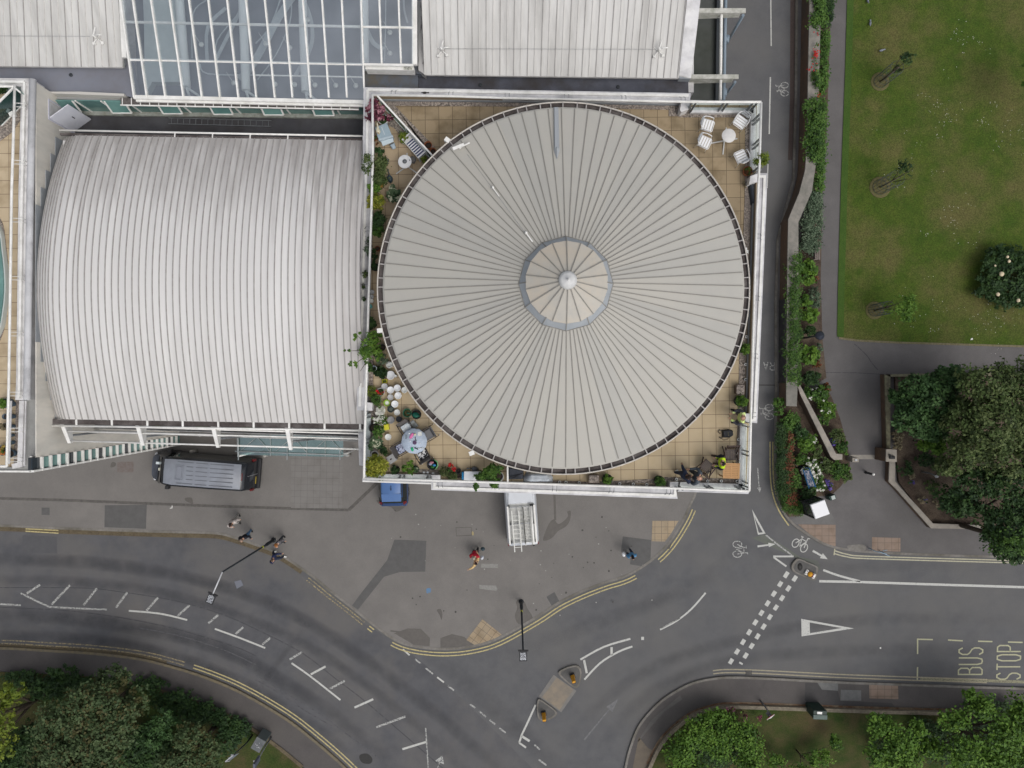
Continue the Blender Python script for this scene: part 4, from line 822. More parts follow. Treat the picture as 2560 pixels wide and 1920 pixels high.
for a in (676, 767, 813): g.bar(P(a, 1090, zc + .08), P(a, 1140, zc + .08), .03, .05)
for a in (600, 690, 780): g.tube([P(a, 1128, zc + .1), P(a + 45, 1090, zc + .12)], .02, 0, 6); g.tube([P(a + 76, 1130, zc + .1), P(a + 40, 1090, zc + .12)], .02, 0, 6)
for a in (596, 718, 850): g.bar(P(a, 1120, zc + .1), P(a, 1150, zc + .1), .05, .06)
cn(g, 'canopy_frame', mat('canopy_steel', (.22, .25, .26), (.32, .34, .34), sc=5, rough=.45))
for px in (597, 850): g = MB(); q = P(px, 1140, zc); g.tube([(q.x, q.y, .1), (q.x, q.y, zc)], .06, 0, 10); cn(g, 'post', M_paintW)
# ================================================================= west building with the high stone end wall
WB = empty('stone_ended_building', P(30, 700, 0), label='building at the left edge with a stone end wall, white parapet and beige roof terrace', cat='building')
def wb(mb, name, mats, parent=None): return bb(mb, name, mats, parent, WB)
XW = -21.02
ys, yn = P(0, 1177, 13.9).y, P(0, 200, 13.9).y
g = MB(); g.prism([(XW, ys + .55), (XW, yn), (-34, yn), (-34, ys)], 0, 12.78); wb(g, 'wall', M_wallW)
g = MB(); zt = 13.6; f = XW + .02
dy0, dy1 = P(0, 305, 12.3).y, P(0, 255, 12.6).y
def face(y0, y1, z0, z1): g.box(f - .05, f, y0, y1, z0, z1)
face(ys + .55, dy0, 0, zt); face(dy0, dy1, 0, 10.95); face(dy0, dy1, 12.75, zt); face(dy1, yn, 0, zt)
wb(g, 'stone_end_wall', M_stonev)
g = MB(); g.box(f - .3, f - .06, dy0, dy1, 10.95, 12.75); wb(g, 'door_opening', mat('opening_black', (.012, .010, .012), rough=.9))
g = MB(); fr = .07
g.box(f, f + .03, dy0 - fr, dy0, 10.9, 12.82); g.box(f, f + .03, dy1, dy1 + fr, 10.9, 12.82); g.box(f, f + .032, dy0, dy1, 12.75, 12.82); g.box(f - .05, f + .031, dy0, dy1, 10.9, 10.95); wb(g, 'door_frame', mat('frame_lilac', (.50, .50, .56), rough=.5))
g = MB(); a = P(113, 303, 12.7); b = P(149, 277, 12.7); a = Vector((f + .02, dy0, 0)); b = a + Vector((.85, .62, 0)); n_ = (b - a).normalized(); n_ = Vector((-n_.y, n_.x, 0)) * .045
g.hull8([a + Vector((0, 0, 10.97)), b + Vector((0, 0, 10.97)), b + n_ + Vector((0, 0, 10.97)), a + n_ + Vector((0, 0, 10.97))], [a + Vector((0, 0, 12.74)), b + Vector((0, 0, 12.74)), b + n_ + Vector((0, 0, 12.74)), a + n_ + Vector((0, 0, 12.74))])
dr = wb(g, 'door', mat('door_white', (.60, .61, .66), (.55, .56, .62), sc=3, rough=.4)); g = MB(); q = a.lerp(b, .62) - n_ * .4; g.bar(q + Vector((0, 0, 11.75)), q + Vector((0, 0, 11.95)), .03, .03); g.build('handle', M_dark, dr)
g = MB(); N = 15
for k in range(N):
 t = (k + .5) / N; y = by0(-20.7) + (by1(-20.7) - by0(-20.7)) * t; z = 12.55 + 1.55 * (1 - (2 * t - 1) ** 2) - .35
 h = .40; yy = (by1(-20.7) - by0(-20.7)) / N / 2
 g.box(f + .0, f + .03, y - yy, y + yy, z - 2.2, round(z * 3) / 3 + .0)
 g.hull8([(f, y - yy, z - 2.3), (f + .2, y - yy, z - 2.3), (f + .2, y + yy, z - 2.3), (f, y + yy, z - 2.3)], [(f, y - yy, z - 1.2), (f + .2, y - yy, z - 1.3), (f + .2, y + yy, z - 1.3), (f, y + yy, z - 1.2)])
wb(g, 'stepped_flashing', M_lead)
g = MB(); g.box(f - .3, f - .02, ys, ys + .55, .1, 13.7); wb(g, 'corner_bay', M_dark)
hz = 13.9 / 23
for k in range(23):
 z0 = k * hz + .05; gl = MB(); gl.box(f - .02, f + .02, ys + .06, ys + .53, z0 + .06, z0 + hz - .05); w = wb(gl, 'window', G_green if (k % 4 != 2) else mat('dark_pane', (.02, .03, .04), rough=.1, spec=.6) if 'dark_pane' not in bpy.data.materials else bpy.data.materials['dark_pane'])
 gl = MB(); gl.box(f, f + .14, ys - .06, ys + .56, z0 - .03, z0 + .05); gl.box(f, f + .12, ys - .06, ys + .02, z0, z0 + hz); o = gl.build('frame', M_paintW); o.parent = w
g = MB(); g.prism(PL([(53, 205), (74, 200), (66, 480), (61, 960), (60, 1000), (38, 1000), (40, 960), (47, 480)], 13.6), 12.6, 13.6); g.prism(PL([(-300, 192), (74, 196), (72, 216), (-300, 214)], 13.62), 12.6, 13.62); wb(g, 'parapet', M_wallW)
g = MB(); g.ribbon(PL([(60, 205), (54, 480), (47, 960), (46, 996)], 13.72), .10, 13.72, 0, .1); g.ribbon(PL([(-300, 201), (60, 204)], 13.73), .1, 13.73, 0, .1); wb(g, 'coping_rim', M_paintW)
g = MB(); g.tube(PL([(82, 199), (76, 480), (68, 960), (67, 1000)], 13.7), .14, 0, 12); g.prism(PL([(77, 205), (92, 205), (84, 480), (76, 960), (74, 1000), (62, 1000), (66, 480)], 13.52), 13.0, 13.52); wb(g, 'round_coping', mat('coping_pale', (.50, .50, .51), (.60, .60, .61), sc=3, rough=.7, c3=(.36, .36, .37), sc3=1.5))
g = MB(); g.prism(PL([(-300, 214), (52, 214), (45, 480), (40, 960), (52, 1000), (50, 1170), (-300, 1170)], ZT), ZT - .1, ZT); wb(g, 'terrace_floor', tile_mat('west_terrace_tile', (.52, .42, .285), (.48, .385, .26), (.17, .12, .08), .6187, .6134, -23.35, .13, R(-.3), .011, spk=.06))
g = MB(); g.prism(PL([(40, 1000), (52, 1000), (47, 1160), (34, 1160)], ZT + .03), ZT, ZT + .03); g.prism(PL([(-20, 300), (38, 260), (50, 250), (50, 300), (30, 330), (0, 352), (-40, 380)], ZT + .03), ZT, ZT + .03)
arc = smooth(PL([(-60, 470), (0, 545), (14, 610), (22, 705), (16, 780), (0, 850), (-60, 930)], ZT + .03), 4); g.prism(arc, ZT, ZT + .032); wb(g, 'pebble_margin', M_gravel)
g = MB(); arc = smooth(PL([(-80, 470), (-8, 560), (6, 620), (14, 705), (8, 780), (-8, 840), (-80, 930)], ZT + .25), 4); g.prism(arc, ZT, ZT + .25, 0); wb(g, 'rooflight_kerb', mat('rooflight_white', (.52, .56, .54), rough=.4))
g = MB(); arc = smooth(PL([(-80, 480), (-12, 570), (1, 625), (8, 705), (3, 775), (-12, 832), (-80, 925)], ZT + .32), 4); g.prism(arc, ZT, ZT + .32, 0); wb(g, 'rooflight', G_green)
g = MB()
for a, b in (((0, 272), (34, 219)), ((0, 272), (-60, 360))): pass
g.tube(PL([(37, 214), (33, 360), (29, 480), (26, 700), (22, 960), (17, 1166)], ZR), .055, 0, 8); g.tube(PL([(17, 1166), (-300, 1160)], ZR), .055, 0, 8); g.tube(PL([(-300, 214), (38, 216)], ZR), .05, 0, 8)
for px, py in ((34, 262), (29, 405), (28, 550), (26, 695), (24, 835), (22, 985), (20, 1075), (17, 1150)):
 a = P(px, py, ZR - .03)
 for dy in (-.08, .08): g.tube([a + Vector((0, dy, 0)), a + Vector((.42, dy, -.04)), a + Vector((.5, dy, -.3))], .014, 0, 6)
wb(g, 'handrail', M_paintW)
g = MB(); g.ribbon(PL([(54, 1002), (49, 1162), (30, 1166)], 13.05), .22, 13.05, 0, .3); g.ribbon(PL([(64, 1002), (60, 1166)], 13.2), .05, 13.2, 0, .05); g.ribbon(PL([(27, 1002), (22, 1160)], 13.3), .06, 13.3, 0, .05); wb(g, 'white_kerb', M_wallW)
g = MB(); g.prism(PL([(67, 1000), (91, 996), (88, 1140), (80, 1140), (79, 1178), (-200, 1176), (-200, 1168), (61, 1168)], 12.9), 12.0, 12.9); wb(g, 'ledge', mat('grey_ledge', (.27, .27, .26), (.33, .33, .32), sc=2, rough=.8, spk=.05))
g = MB(); g.ribbon(PL([(-200, 1177), (79, 1179)], 13.0), .08, 13.0, 0, .1); g.ribbon(PL([(77, 1140), (76, 1179)], 13.0), .1, 13.0, 0, .1); wb(g, 'ledge_trim', M_paintW)
g = MB()
scr = MB()
for (a, b) in (((-40, 292), (34, 219)), ((40, 222), (52, 232))):
 A = P(*a, ZR); B = P(*b, ZR); scr.hull8([(A.x, A.y, 12.85), (B.x, B.y, 12.85), (B.x + .02, B.y + .02, 12.85), (A.x + .02, A.y + .02, 12.85)], [(A.x, A.y, ZR), (B.x, B.y, ZR), (B.x + .02, B.y + .02, ZR), (A.x + .02, A.y + .02, ZR)]); g.bar(A, B, .07, .06); g.bar((A.x, A.y, 12.86), (B.x, B.y, 12.86), .05, .05)
o = wb(g, 'screen_frame', M_paintW); scr = scr.build('glass_panel', glass_mat('screen_glass', (.30, .50, .46), .18), o)
g = MB(); g.prism(PL([(-60, 300), (0, 251), (34, 222), (50, 240), (50, 252), (0, 302), (-60, 350)], 13.0), 12.85, 13.0); wb(g, 'glass_roof_strip', G_green)
g = MB(); g.prism(PL([(20, 282), (30, 277), (33, 285), (24, 290)], 13.1), 12.8, 13.1); wb(g, 'junction_box', M_paintW)
# ================================================================= north building: metal decks and glass atrium
NB = empty('atrium_building', P(700, 0, 0), label='building along the top with a glass atrium roof between two pale metal roofs', cat='building')
def nb(mb, name, mats, parent=None): return bb(mb, name, mats, parent, NB)
def zdeck(py, z0=12.7, y0=190): return z0 + (y0 - py) * .0055
def PD(px, py, z0=12.7, y0=190): return P(px, py, zdeck(py, z0, y0))
g = MB(); g.prism(PL([(-300, 170), (330, 170), (345, 250), (905, 258), (905, 200), (1735, 230), (1735, -900), (-300, -900)], 10.8), 0, 10.75); nb(g, 'wall', M_wallW)
def deck(c, name, pitch, rows_):
 """c: corner pixels SW, SE, NE, NW of the sloping deck"""
 sw_, se_, ne_, nw_ = c; A = PD(*sw_); B = PD(*se_); Cc = PD(*ne_); D = PD(*nw_)
 g = MB(); g.add([A, B, Cc, D], [(0, 1, 2, 3)]); lo_ = Vector((0, 0, -.12)); g.add([A + lo_, B + lo_, B, A], [(0, 1, 2, 3)]); g.add([B + lo_, Cc + lo_, Cc, B], [(0, 1, 2, 3)])
 n = int((B - A).length / pitch)
 for k in range(n + 1):
  p = A.lerp(B, k / n); q = D.lerp(Cc, k / n); g.bar(p + Vector((0, 0, .015)), q + Vector((0, 0, .015)), .030, .035, 1 if k % 2 else 2)
 return nb(g, name, [M_roofT, M_seam, M_seamL])
deck(((-300, 163), (308, 168), (270, -420), (-300, -420)), 'metal_deck', .31, 0)
deck(((1062, 187), (1727, 196), (1800, -420), (1040, -420)), 'metal_deck', .305, 0)
g = MB(); g.add([PD(1697, 188) + Vector((0, 0, .05)), PD(1727, 197) + Vector((0, 0, .05)), PD(1800, -420) + Vector((0, 0, .05)), PD(1762, -420) + Vector((0, 0, .05))], [(0, 1, 2, 3)]); a = PD(1727, 197); b = PD(1800, -420); g.add([a + Vector((0, 0, .05)), a + Vector((0, 0, -.4)), b + Vector((0, 0, -.4)), b + Vector((0, 0, .05))], [(0, 1, 2, 3)]); nb(g, 'verge_trim', M_wallW)
g = MB(); g.prism(PL([(1698, 190), (1726, 197), (1726, 197.5), (1698, 196)], 12.72), 12.4, 12.72); nb(g, 'trim_end', M_lead)
g = MB(); g.add([PD(292, -420), PD(306, -420), PD(322, 148), PD(308, 148)], [(0, 3, 2, 1)]); g.build
nbm = MB(); nbm.hull8([PD(280, -420) , PD(308, 146), PD(320, 146), PD(296, -420)], [PD(280, -420) + Vector((0, 0, .12)), PD(308, 146) + Vector((0, 0, .12)), PD(320, 146) + Vector((0, 0, .12)), PD(296, -420) + Vector((0, 0, .12))])
nbm.hull8([PD(1030, -420), PD(1031, 165), PD(1044, 165), PD(1042, -420)], [PD(1030, -420) + Vector((0, 0, .16)), PD(1031, 165) + Vector((0, 0, .16)), PD(1044, 165) + Vector((0, 0, .16)), PD(1042, -420) + Vector((0, 0, .16))]); nb(nbm, 'white_flashing', M_paintW)
g = MB(); g.prism(PL([(-300, 164), (311, 168), (322, 147), (341, 246), (311, 238), (88, 232), (80, 196), (-300, 196)], 12.45), 12.0, 12.45); nb(g, 'flat_roof', M_feltB)
g = MB(); g.prism(PL([(908, 178), (1045, 178), (1045, 222), (912, 220)], 12.3), 12.0, 12.3); g.prism(PL([(1033, 163), (1044, 163), (1063, 174), (1063, 186), (1033, 183)], 12.5), 12.0, 12.5); nb(g, 'flat_roof', mat('slate_blue', (.115, .13, .155), (.09, .10, .12), sc=2, rough=.7, c3=(.13, .115, .09), sc3=1.0))
g = MB(); g.prism(PL([(1046, 180), (1720, 192), (1722, 240), (1046, 222)], 12.05), 11.8, 12.05); nb(g, 'gutter_roof', mat('dark_membrane', (.075, .08, .10), (.105, .11, .135), sc=2, rough=.75, spk=.15, c3=(.055, .05, .05), sc3=.7))
g = MB(); g.prism(PL([(1046, 5), (1061, 5), (1063, 187), (1046, 175)], 12.75), 12.3, 12.75); nb(g, 'side_flashing', mat('worn_flashing', (.42, .41, .40), (.10, .09, .09), sc=2.5, streak=(3, .5, 1), lo=.55, hi=.62, rough=.8))
for px, py, z in ((178, 188, 12.45), (1201, 213, 12.05), (1545, 218, 12.05), (1072, 30, 0)):
 if z:
  g = MB(); g.lathe([(.08, 0), (.08, .05), (.05, .05)], (0, 0, 0), 14, 0, True, 1, 1, Matrix.Translation(P(px, py, z))); nb(g, 'roof_outlet', M_dark)
g = MB(); q = PL([(90, 229), (200, 229), (310, 234), (310, 240), (200, 236), (98, 232)], 12.6); g.prism(q, 12.1, 12.6); nb(g, 'eaves_trim', mat('cream_eaves', (.52, .50, .46), rough=.6))
g = MB(); g.prism(PL([(96, 232), (300, 239), (302, 250), (200, 250), (130, 247)], 12.2), 11.9, 12.2); nb(g, 'grey_soffit', mat('soffit_grey', (.27, .28, .28), (.33, .33, .33), sc=2, rough=.7))
g = MB(); g.prism(PL([(170, 280), (910, 290), (910, 370), (150, 370)], 10.82), 10.6, 10.82); nb(g, 'sunken_roof', M_felt)
yT = P(0, 262, 12.4).y; xa, xb = P(128, 0, 12.2).x, P(908, 0, 11.5).x
g = MB(); ytop = P(0, 268, 11.9).y
zt_, zb_ = 12.35, 10.95
def yf(x): return P(0, 250, 12.35).y - (x - xa) * .012
pw = (xb - xa) / 12
for k in range(12):
 x0 = xa + k * pw + .03; x1 = x0 + pw - .06; g = MB(); g.hull8([(x0, yf(x0), zb_ + .08), (x1, yf(x1), zb_ + .08), (x1, yf(x1) + .04, zb_ + .08), (x0, yf(x0) + .04, zb_ + .08)], [(x0, yf(x0), zt_ - .05), (x1, yf(x1), zt_ - .05), (x1, yf(x1) + .04, zt_ - .05), (x0, yf(x0) + .04, zt_ - .05)])
 w = nb(g, 'window', G_green)
 g = MB(); g.bar((x0 - .03, yf(x0) - .02, zb_), (x0 - .03, yf(x0) - .02, zt_), .06, .05)
 if k in (0, 2, 4, 6, 8, 10):
  a, b = x0 + .1, x0 + 1.0; yy = yf(a) - .28; zz = zt_ - .75
  for s, t in (((a, yy, zz), (b, yy, zz)), ((a, yy, zz), (a, yf(a), zt_ - .05)), ((b, yy, zz), (b, yf(b), zt_ - .05))): g.bar(s, t, .07, .05)
  g.add([(a, yy, zz), (b, yy, zz), (b, yf(b), zt_ - .05), (a, yf(a), zt_ - .05)], [(0, 1, 2, 3)], 1)
 g.build('frame', [M_paintW, G_green], w)
g = MB(); g.bar((xa, yf(xa) - .06, zb_ + .02), (xb, yf(xb) - .06, zb_ + .02), .24, .14); nb(g, 'sill', mat('sill_stained', (.36, .38, .35), (.22, .22, .19), sc=4, rough=.8))
g = MB(); g.bar((P(300, 0, 12.5).x, P(0, 253, 12.5).y, 12.42), (xb, P(0, 266, 12.5).y, 12.42), .33, .06, 0);
n = 26
for k in range(n): x = P(305, 0, 12.5).x + k * (xb - P(305, 0, 12.5).x) / n; yy = P(0, 253 + k * .5, 12.5).y; g.bar((x, yy - .17, 12.47), (x, yy + .17, 12.47), .035, .03, 1)
g.bar((P(300, 0, 12.5).x, P(0, 262, 12.5).y, 12.46), (xb, P(0, 273, 12.5).y, 12.46), .05, .05, 1); nb(g, 'gutter_grille', [M_gut, M_paintW])
LAD = empty('aluminium_ladder', P(600, 308, 10.85), R(-1.5), 'aluminium ladder lying flat on the sunken dark roof below the green windows', 'ladder')
g = MB(); L = 3.4
g.bar((-L, -.14, .06), (L * .45, -.14, .06), .03, .06); g.bar((-L, .14, .06), (L * .45, .14, .06), .03, .06); g.build('stile', M_steel, LAD)
g = MB()
for k in range(17): g.bar((-L + .15 + k * .29, -.14, .07), (-L + .15 + k * .29, .14, .07), .025, .025)
g.build('rungs', M_steel, LAD)
mull = [(303, 337), (334, 369), (379, 415), (426, 460), (474, 506), (522, 551), (569, 597), (616, 642), (663, 688), (711, 732), (758, 778), (806, 823), (855, 868), (903, 911)]
zA = lambda py: 12.75 + (250 - py) * .0052
def PA(px, py): return P(px, py, zA(py))
def mx(t, py): a, b = t; return a + (b - a) * py / 245.0
g = MB(); g.add([PA(mx(mull[0], -420), -420), PA(337, 243), PA(911, 256), PA(mx(mull[-1], -420), -420)], [(0, 1, 2, 3)]); g.add([PA(mx(mull[-1], -420), -420), PA(908, 160), PA(1032, 163), PA(1030, -420)], [(0, 1, 2, 3)])
atr = nb(g, 'atrium_roof', G_atr)
g = MB()
for t in mull: g.bar(PA(mx(t, -420), -420) + Vector((0, 0, .05)), PA(t[1], 245 if t[1] < 900 else 222) + Vector((0, 0, .05)), .065, .10)
for a in (951, 999): g.bar(PA(a - 18, -420) + Vector((0, 0, .05)), PA(a + 4, 160) + Vector((0, 0, .05)), .065, .10)
for py in (-330, -240, -150, -45, 56, 150): g.bar(PA(308 + py * .1, py) + Vector((0, 0, .03)), PA(908, py + 12) + Vector((0, 0, .03)), .10, .06); g.bar(PA(908, py + 12) + Vector((0, 0, .03)), PA(1034, py + 14) + Vector((0, 0, .03)), .10, .06)
g.bar(PA(640, 188), PA(908, 193), .05, .06)
g.bar(PA(335, 243), PA(911, 256), .16, .12); g.bar(PA(338, 249) - Vector((0, 0, .1)), PA(911, 262) - Vector((0, 0, .1)), .12, .1); g.build('glazing_bars', M_paintW, atr)
g = MB(); g.prism(PL([(912, 162), (1034, 165), (1034, 176), (914, 173)], 13.1), 12.6, 13.1); fas = nb(g, 'white_fascia', M_paintW)
g = MB(); q = PL([(1009, 163), (1031, 164), (1031, 175), (1009, 174)], 13.12); g.prism(q, 13.1, 13.125, 0); sg = g.build('notice', mat('notice_board', (.50, .50, .44), rough=.6), fas)
FONT.update({'D': [[(0, 0), (0, 1), (.5, 1), (.85, .8), (.85, .2), (.5, 0), (0, 0)]], 'a': [[(.1, .6), (.6, .62), (.7, .5), (.7, 0)], [(.7, .35), (.2, .35), (.05, .18), (.2, 0), (.7, .1)]], 'n': [[(0, 0), (0, .6)], [(0, .45), (.3, .62), (.6, .5), (.6, 0)]], 'g': [[(.65, .6), (.15, .6), (0, .3), (.2, 0), (.65, .1)], [(.65, .6), (.65, -.25), (.1, -.3)]], 'e': [[(0, .3), (.65, .3), (.5, .6), (.15, .6), (0, .3), (.2, 0), (.6, .05)]], 'r': [[(0, 0), (0, .6)], [(0, .4), (.3, .62), (.5, .6)]], 'i': [[(.2, 0), (.2, .6)]], 'l': [[(.2, 0), (.2, 1)]], 'f': [[(.2, 0), (.2, .9), (.5, 1)], [(0, .6), (.5, .6)]], 'o': [[(.1, .1), (.1, .5), (.4, .62), (.65, .4), (.5, 0), (.1, .1)]]})
def smalltext(txt, px, py, hpx, wpx, z, m, parent, w=.012):
 o = P(px, py, z); ux_ = P(px + wpx, py, z) - o; uy_ = P(px, py - hpx, z) - o; x = 0
 g = MB()
 for ch in txt:
  for st in FONT[ch]: g.ribbon([o + ux_ * (x + a) + uy_ * b for a, b in st], w, z + .0004 * (len(g.f) % 5))
  x += 1.25
 return g.build('lettering', m, parent)
smalltext('Danger', 1010.5, 168.5, 4.3, 2.5, 13.13, M_dark, sg, .014); smalltext('fragile', 1012.5, 173.3, 3.6, 2.0, 13.13, M_dark, sg, .012)
g = MB(); g.prism(PL([(310, -420), (1045, -420), (1040, 240), (340, 245)], 11.2), 10.76, 11.0, 0); nb(g, 'atrium_floor', mat('atrium_interior', (.165, .185, .22), (.20, .22, .25), sc=.35, rough=.8, c3=(.13, .15, .17), sc3=.15))
g = MB()
for a, b in (((415, -420), (466, 218)), ((592, -420), (615, 226)), ((742, -420), (764, 230)), ((905, -420), (912, 160))):
 p = P(a[0], a[1], 12.2); q = P(b[0], b[1], 12.0); g.tube([p, q], .20, 0, 12); g.tube([q, q + Vector((.55, -.35, -.3))], .06, 0, 8); g.tube([q, q + Vector((.05, -.45, -.3))], .06, 0, 8)
nb(g, 'tubular_beam', mat('beam_white', (.76, .79, .79), rough=.6))
g = MB(); g.prism(PL([(345, -300), (430, -300), (444, 60), (455, 205), (380, 205), (362, 240), (360, 60)], 11.4), 11.0, 11.4); g.prism(PL([(448, 0), (490, -100), (520, -300), (470, -300)], 11.4), 11.0, 11.38); nb(g, 'inner_wall_block', mat('inner_pale', (.56, .62, .62), (.48, .54, .55), sc=.8, rough=.8))
g = MB()
for pts, w in (([(515, 0), (482, 35), (480, 145)], .05), ([(600, 30), (543, 100), (541, 150)], .05), ([(565, 20), (520, 68), (518, 150)], .16), ([(620, -10), (560, 110), (540, 150)], .16), ([(500, 160), (520, 185), (640, 188)], .06),
   ([(770, -60), (700, 40), (640, 150), (600, 200)], .35), ([(720, -60), (680, 60), (640, 110)], .06), ([(730, 0), (725, 60), (690, 140), (645, 200)], .05), ([(760, 0), (780, 60), (778, 120), (740, 190)], .18), ([(915, 70), (935, 110), (960, 125)], .2), ([(965, -60), (965, 60), (962, 155)], .05), ([(1010, 0), (1012, 30), (1020, 60)], .09)):
 g.ribbon(smooth(PL(pts, 11.5), 4), w, 11.5 + .002 * len(g.f) / 10, 0, .04)
nb(g, 'gallery_edge', mat('gallery_white', (.36, .40, .43), (.46, .50, .52), sc=2, rough=.6))
for px, py in ((688, 211), (737, 212), (788, 213), (840, 214), (890, 215), (975, 82), (975, 134), (504, 112), (770, 50), (665, 110), (725, 120), (585, 208)):
 g = MB(); q = P(px, py, 12.1); g.lathe([(.11, 0), (.12, .04), (.06, .1)], tuple(q), 12); g.tube([q + Vector((0, 0, .1)), q + Vector((-.25, .4, .25))], .012, 0, 5); nb(g, 'pendant_lamp', mat('lamp_white', (.6, .62, .6), rough=.4) if 'lamp_white' not in bpy.data.materials else bpy.data.materials['lamp_white'])
for px, py, a in ((247, 99, 0), (1106, 130, 0), (1645, 131, 0)): o = anchor(px, py, zdeck(py) + .0, 5, 'cross', None); o.parent = NB; o.matrix_parent_inverse = Matrix.Translation(-NB.location)
g = MB()
for a, b in (((1115, 130), (1635, 131)), ((0, 98), (235, 99))): g.tube([PD(*a) + Vector((0, 0, .3)), PD(*b) + Vector((0, 0, .3))], .008, 0, 5)
nb(g, 'safety_line', M_steel)
g = MB(); g.prism(PL([(1725, -420), (1812, -420), (1800, 252), (1727, 252)], 9.5), 9.0, 9.5); lk = nb(g, 'link_roof', mat('mossy_glass', (.085, .09, .085), (.12, .125, .115), sc=.8, rough=.3, c3=(.055, .06, .05), sc3=.4))
g = MB()
for (a, b, w) in (((1742, 27), (1864, 27), .22), ((1727, 192), (1846, 192), .20), ((1735, -150), (1880, -150), .22)):
 A = P(*a, 11.2); B = P(*b, 11.2); g.bar(A, B, w, .06); g.bar(A - Vector((0, w * .3, .35)), B - Vector((.2, w * .3, .2)), .04, .5)
nb(g, 'outrigger', mat('stained_steel', (.58, .57, .53), (.34, .34, .29), sc=3, rough=.6))
g = MB()
for (a, b, r_, z) in (((1808, -420), (1801, 250), .07, 11.0),): g.tube([P(*a, z), P(*b, z)], r_, 0, 8)
nb(g, 'tie_tube', M_paintW)
g = MB(); g.tube([P(1822, -420, 9.5), P(1809, 250, 9.5)], .09, 0, 8); g.tube([P(1858, 38, 10.8), P(1812, 116, 6)], .07, 0, 8); g.tube([P(1838, 205, 10.8), P(1810, 243, 7)], .06, 0, 8); g.tube([P(1818, 90, 9.3), P(1814, 106, 9.3)], .15, 0, 8); g.tube([P(1812, 222, 9.3), P(1810, 240, 9.3)], .14, 0, 8); nb(g, 'brace', mat('blue_steel', (.20, .25, .30), rough=.5))
g = MB(); g.prism(PL([(1799, -420), (1806, -420), (1796, 252), (1789, 252)], 9.8), 9.5, 9.8); nb(g, 'dark_gutter', M_dark)
# ------------------------------------------------------------------ vehicles
def loft(g, st, ring_mi):
 """st: list of (y, [(x,z)...]) half sections from bottom outer to top centre; mirrored"""
 rows_ = []
 for y, sec in st:
  full = [(x, z) for x, z in sec] + [(-x, z) for x, z in reversed(sec[:-1])]
  rows_.append([Vector((x, y, z)) for x, z in full])
 n = len(rows_[0]); o = len(g.v); g.v += [tuple(v) for r_ in rows_ for v in r_]
 for i in range(len(rows_) - 1):
  for k in range(n - 1):
   g.f.append((o + i * n + k, o + i * n + k + 1, o + (i + 1) * n + k + 1, o + (i + 1) * n + k)); g.m.append(ring_mi(i, min(k, n - 2 - k))); g.sm.append(True)
  g.f.append((o + i * n + n - 1, o + i * n, o + (i + 1) * n, o + (i + 1) * n + n - 1)); g.m.append(0); g.sm.append(False)
 g.f.append(tuple(o + k for k in range(n))); g.m.append(0); g.sm.append(False)
 g.f.append(tuple(o + (len(rows_) - 1) * n + k for k in range(n - 1, -1, -1))); g.m.append(0); g.sm.append(False)
M_tyre = mat('tyre', (.02, .02, .02), rough=.9); M_rim = mat('wheel_rim', (.35, .35, .36), rough=.35, metal=.8)
M_glassd = mat('car_glass', (.012, .016, .016), rough=.06, spec=.8)
M_red = mat('tail_light', (.14, .008, .010), rough=.3); M_lamp = mat('headlight', (.55, .56, .58), rough=.1)
M_plas = mat('black_plastic', (.025, .025, .027), rough=.6)
M_plate = mat('yellow_plate', (.38, .28, .04), rough=.5)
def wheels(root, hw, ys, r=.34):
 for y in ys:
  for s in (-1, 1):
   M = Matrix.Translation((s * (hw - .12), y, r)) @ Matrix.Rotation(R(90), 4, 'Y')
   w = empty('wheel', (0, 0, 0)); w.parent = root
   g = MB(); g.lathe([(r * .6, -.11), (r * .94, -.11), (r, -.07), (r, .07), (r * .94, .11), (r * .6, .11)], (0, 0, 0), 20, 0, True, 1, 1, M); g.build('tyre', M_tyre, w)
   g = MB(); g.lathe([(r * .6, -.09), (r * .62, .09), (r * .3, .08), (.05, .11)], (0, 0, 0), 16, 0, True, 1, 1, M); g.build('rim', M_rim, w)
def piece(root, name, m, fn, bevel=0): g = MB(); fn(g); return g.build(name, m, root, bevel)
c = P(519, 1184, 0); c = (P(392, 1185, .6) + P(648, 1180, .6)) / 2; c = Vector((-19.02, -5.32, ZP))
van = empty('black_minibus', c, R(90 - 4.4), 'long black minibus with a pale grey ribbed roof parked beside the entrance canopy', 'minibus')
L = 3.2
def sec(hb_, hs, hr, zr, zb=1.25, z0=.28): return [(hb_ - .06, z0), (hb_, z0 + .2), (hb_, zb - .1), (hs, zb), (hr + .04, zr - .26), (hr, zr - .06), (hr - .10, zr), (0, zr + .03)]
st = [(-L, sec(.92, .90, .80, 1.3, .9)), (-L + .06, sec(.96, .95, .80, 2.28, 1.2)), (-L + .32, sec(.99, .98, .84, 2.56)), (-1.0, sec(1.0, .99, .86, 2.60)), (1.2, sec(1.0, .99, .86, 2.58)), (1.75, sec(1.0, .98, .82, 2.46)),
 (2.0, sec(1.0, .97, .79, 2.28, 1.22)), (2.48, sec(.99, .95, .80, 1.62, 1.12)), (2.60, sec(.98, .93, .80, 1.34, 1.05)), (3.02, sec(.93, .86, .72, 1.16, .86)), (3.2, sec(.78, .72, .58, .98, .66))]
M_blk = mat('black_paint', (.012, .014, .018), rough=.22, spec=.6)
def rule(i, k):
 if i in (6,) : return 1 if k >= 3 else 0
 if i == 7 and k >= 5: return 2
 if k == 3 and 1 <= i <= 5: return 1
 if i == 5 and k >= 5: return 0
 if i in (2, 3, 4) and k >= 6: return 3
 if i >= 8 and k >= 5: return 4
 return 0
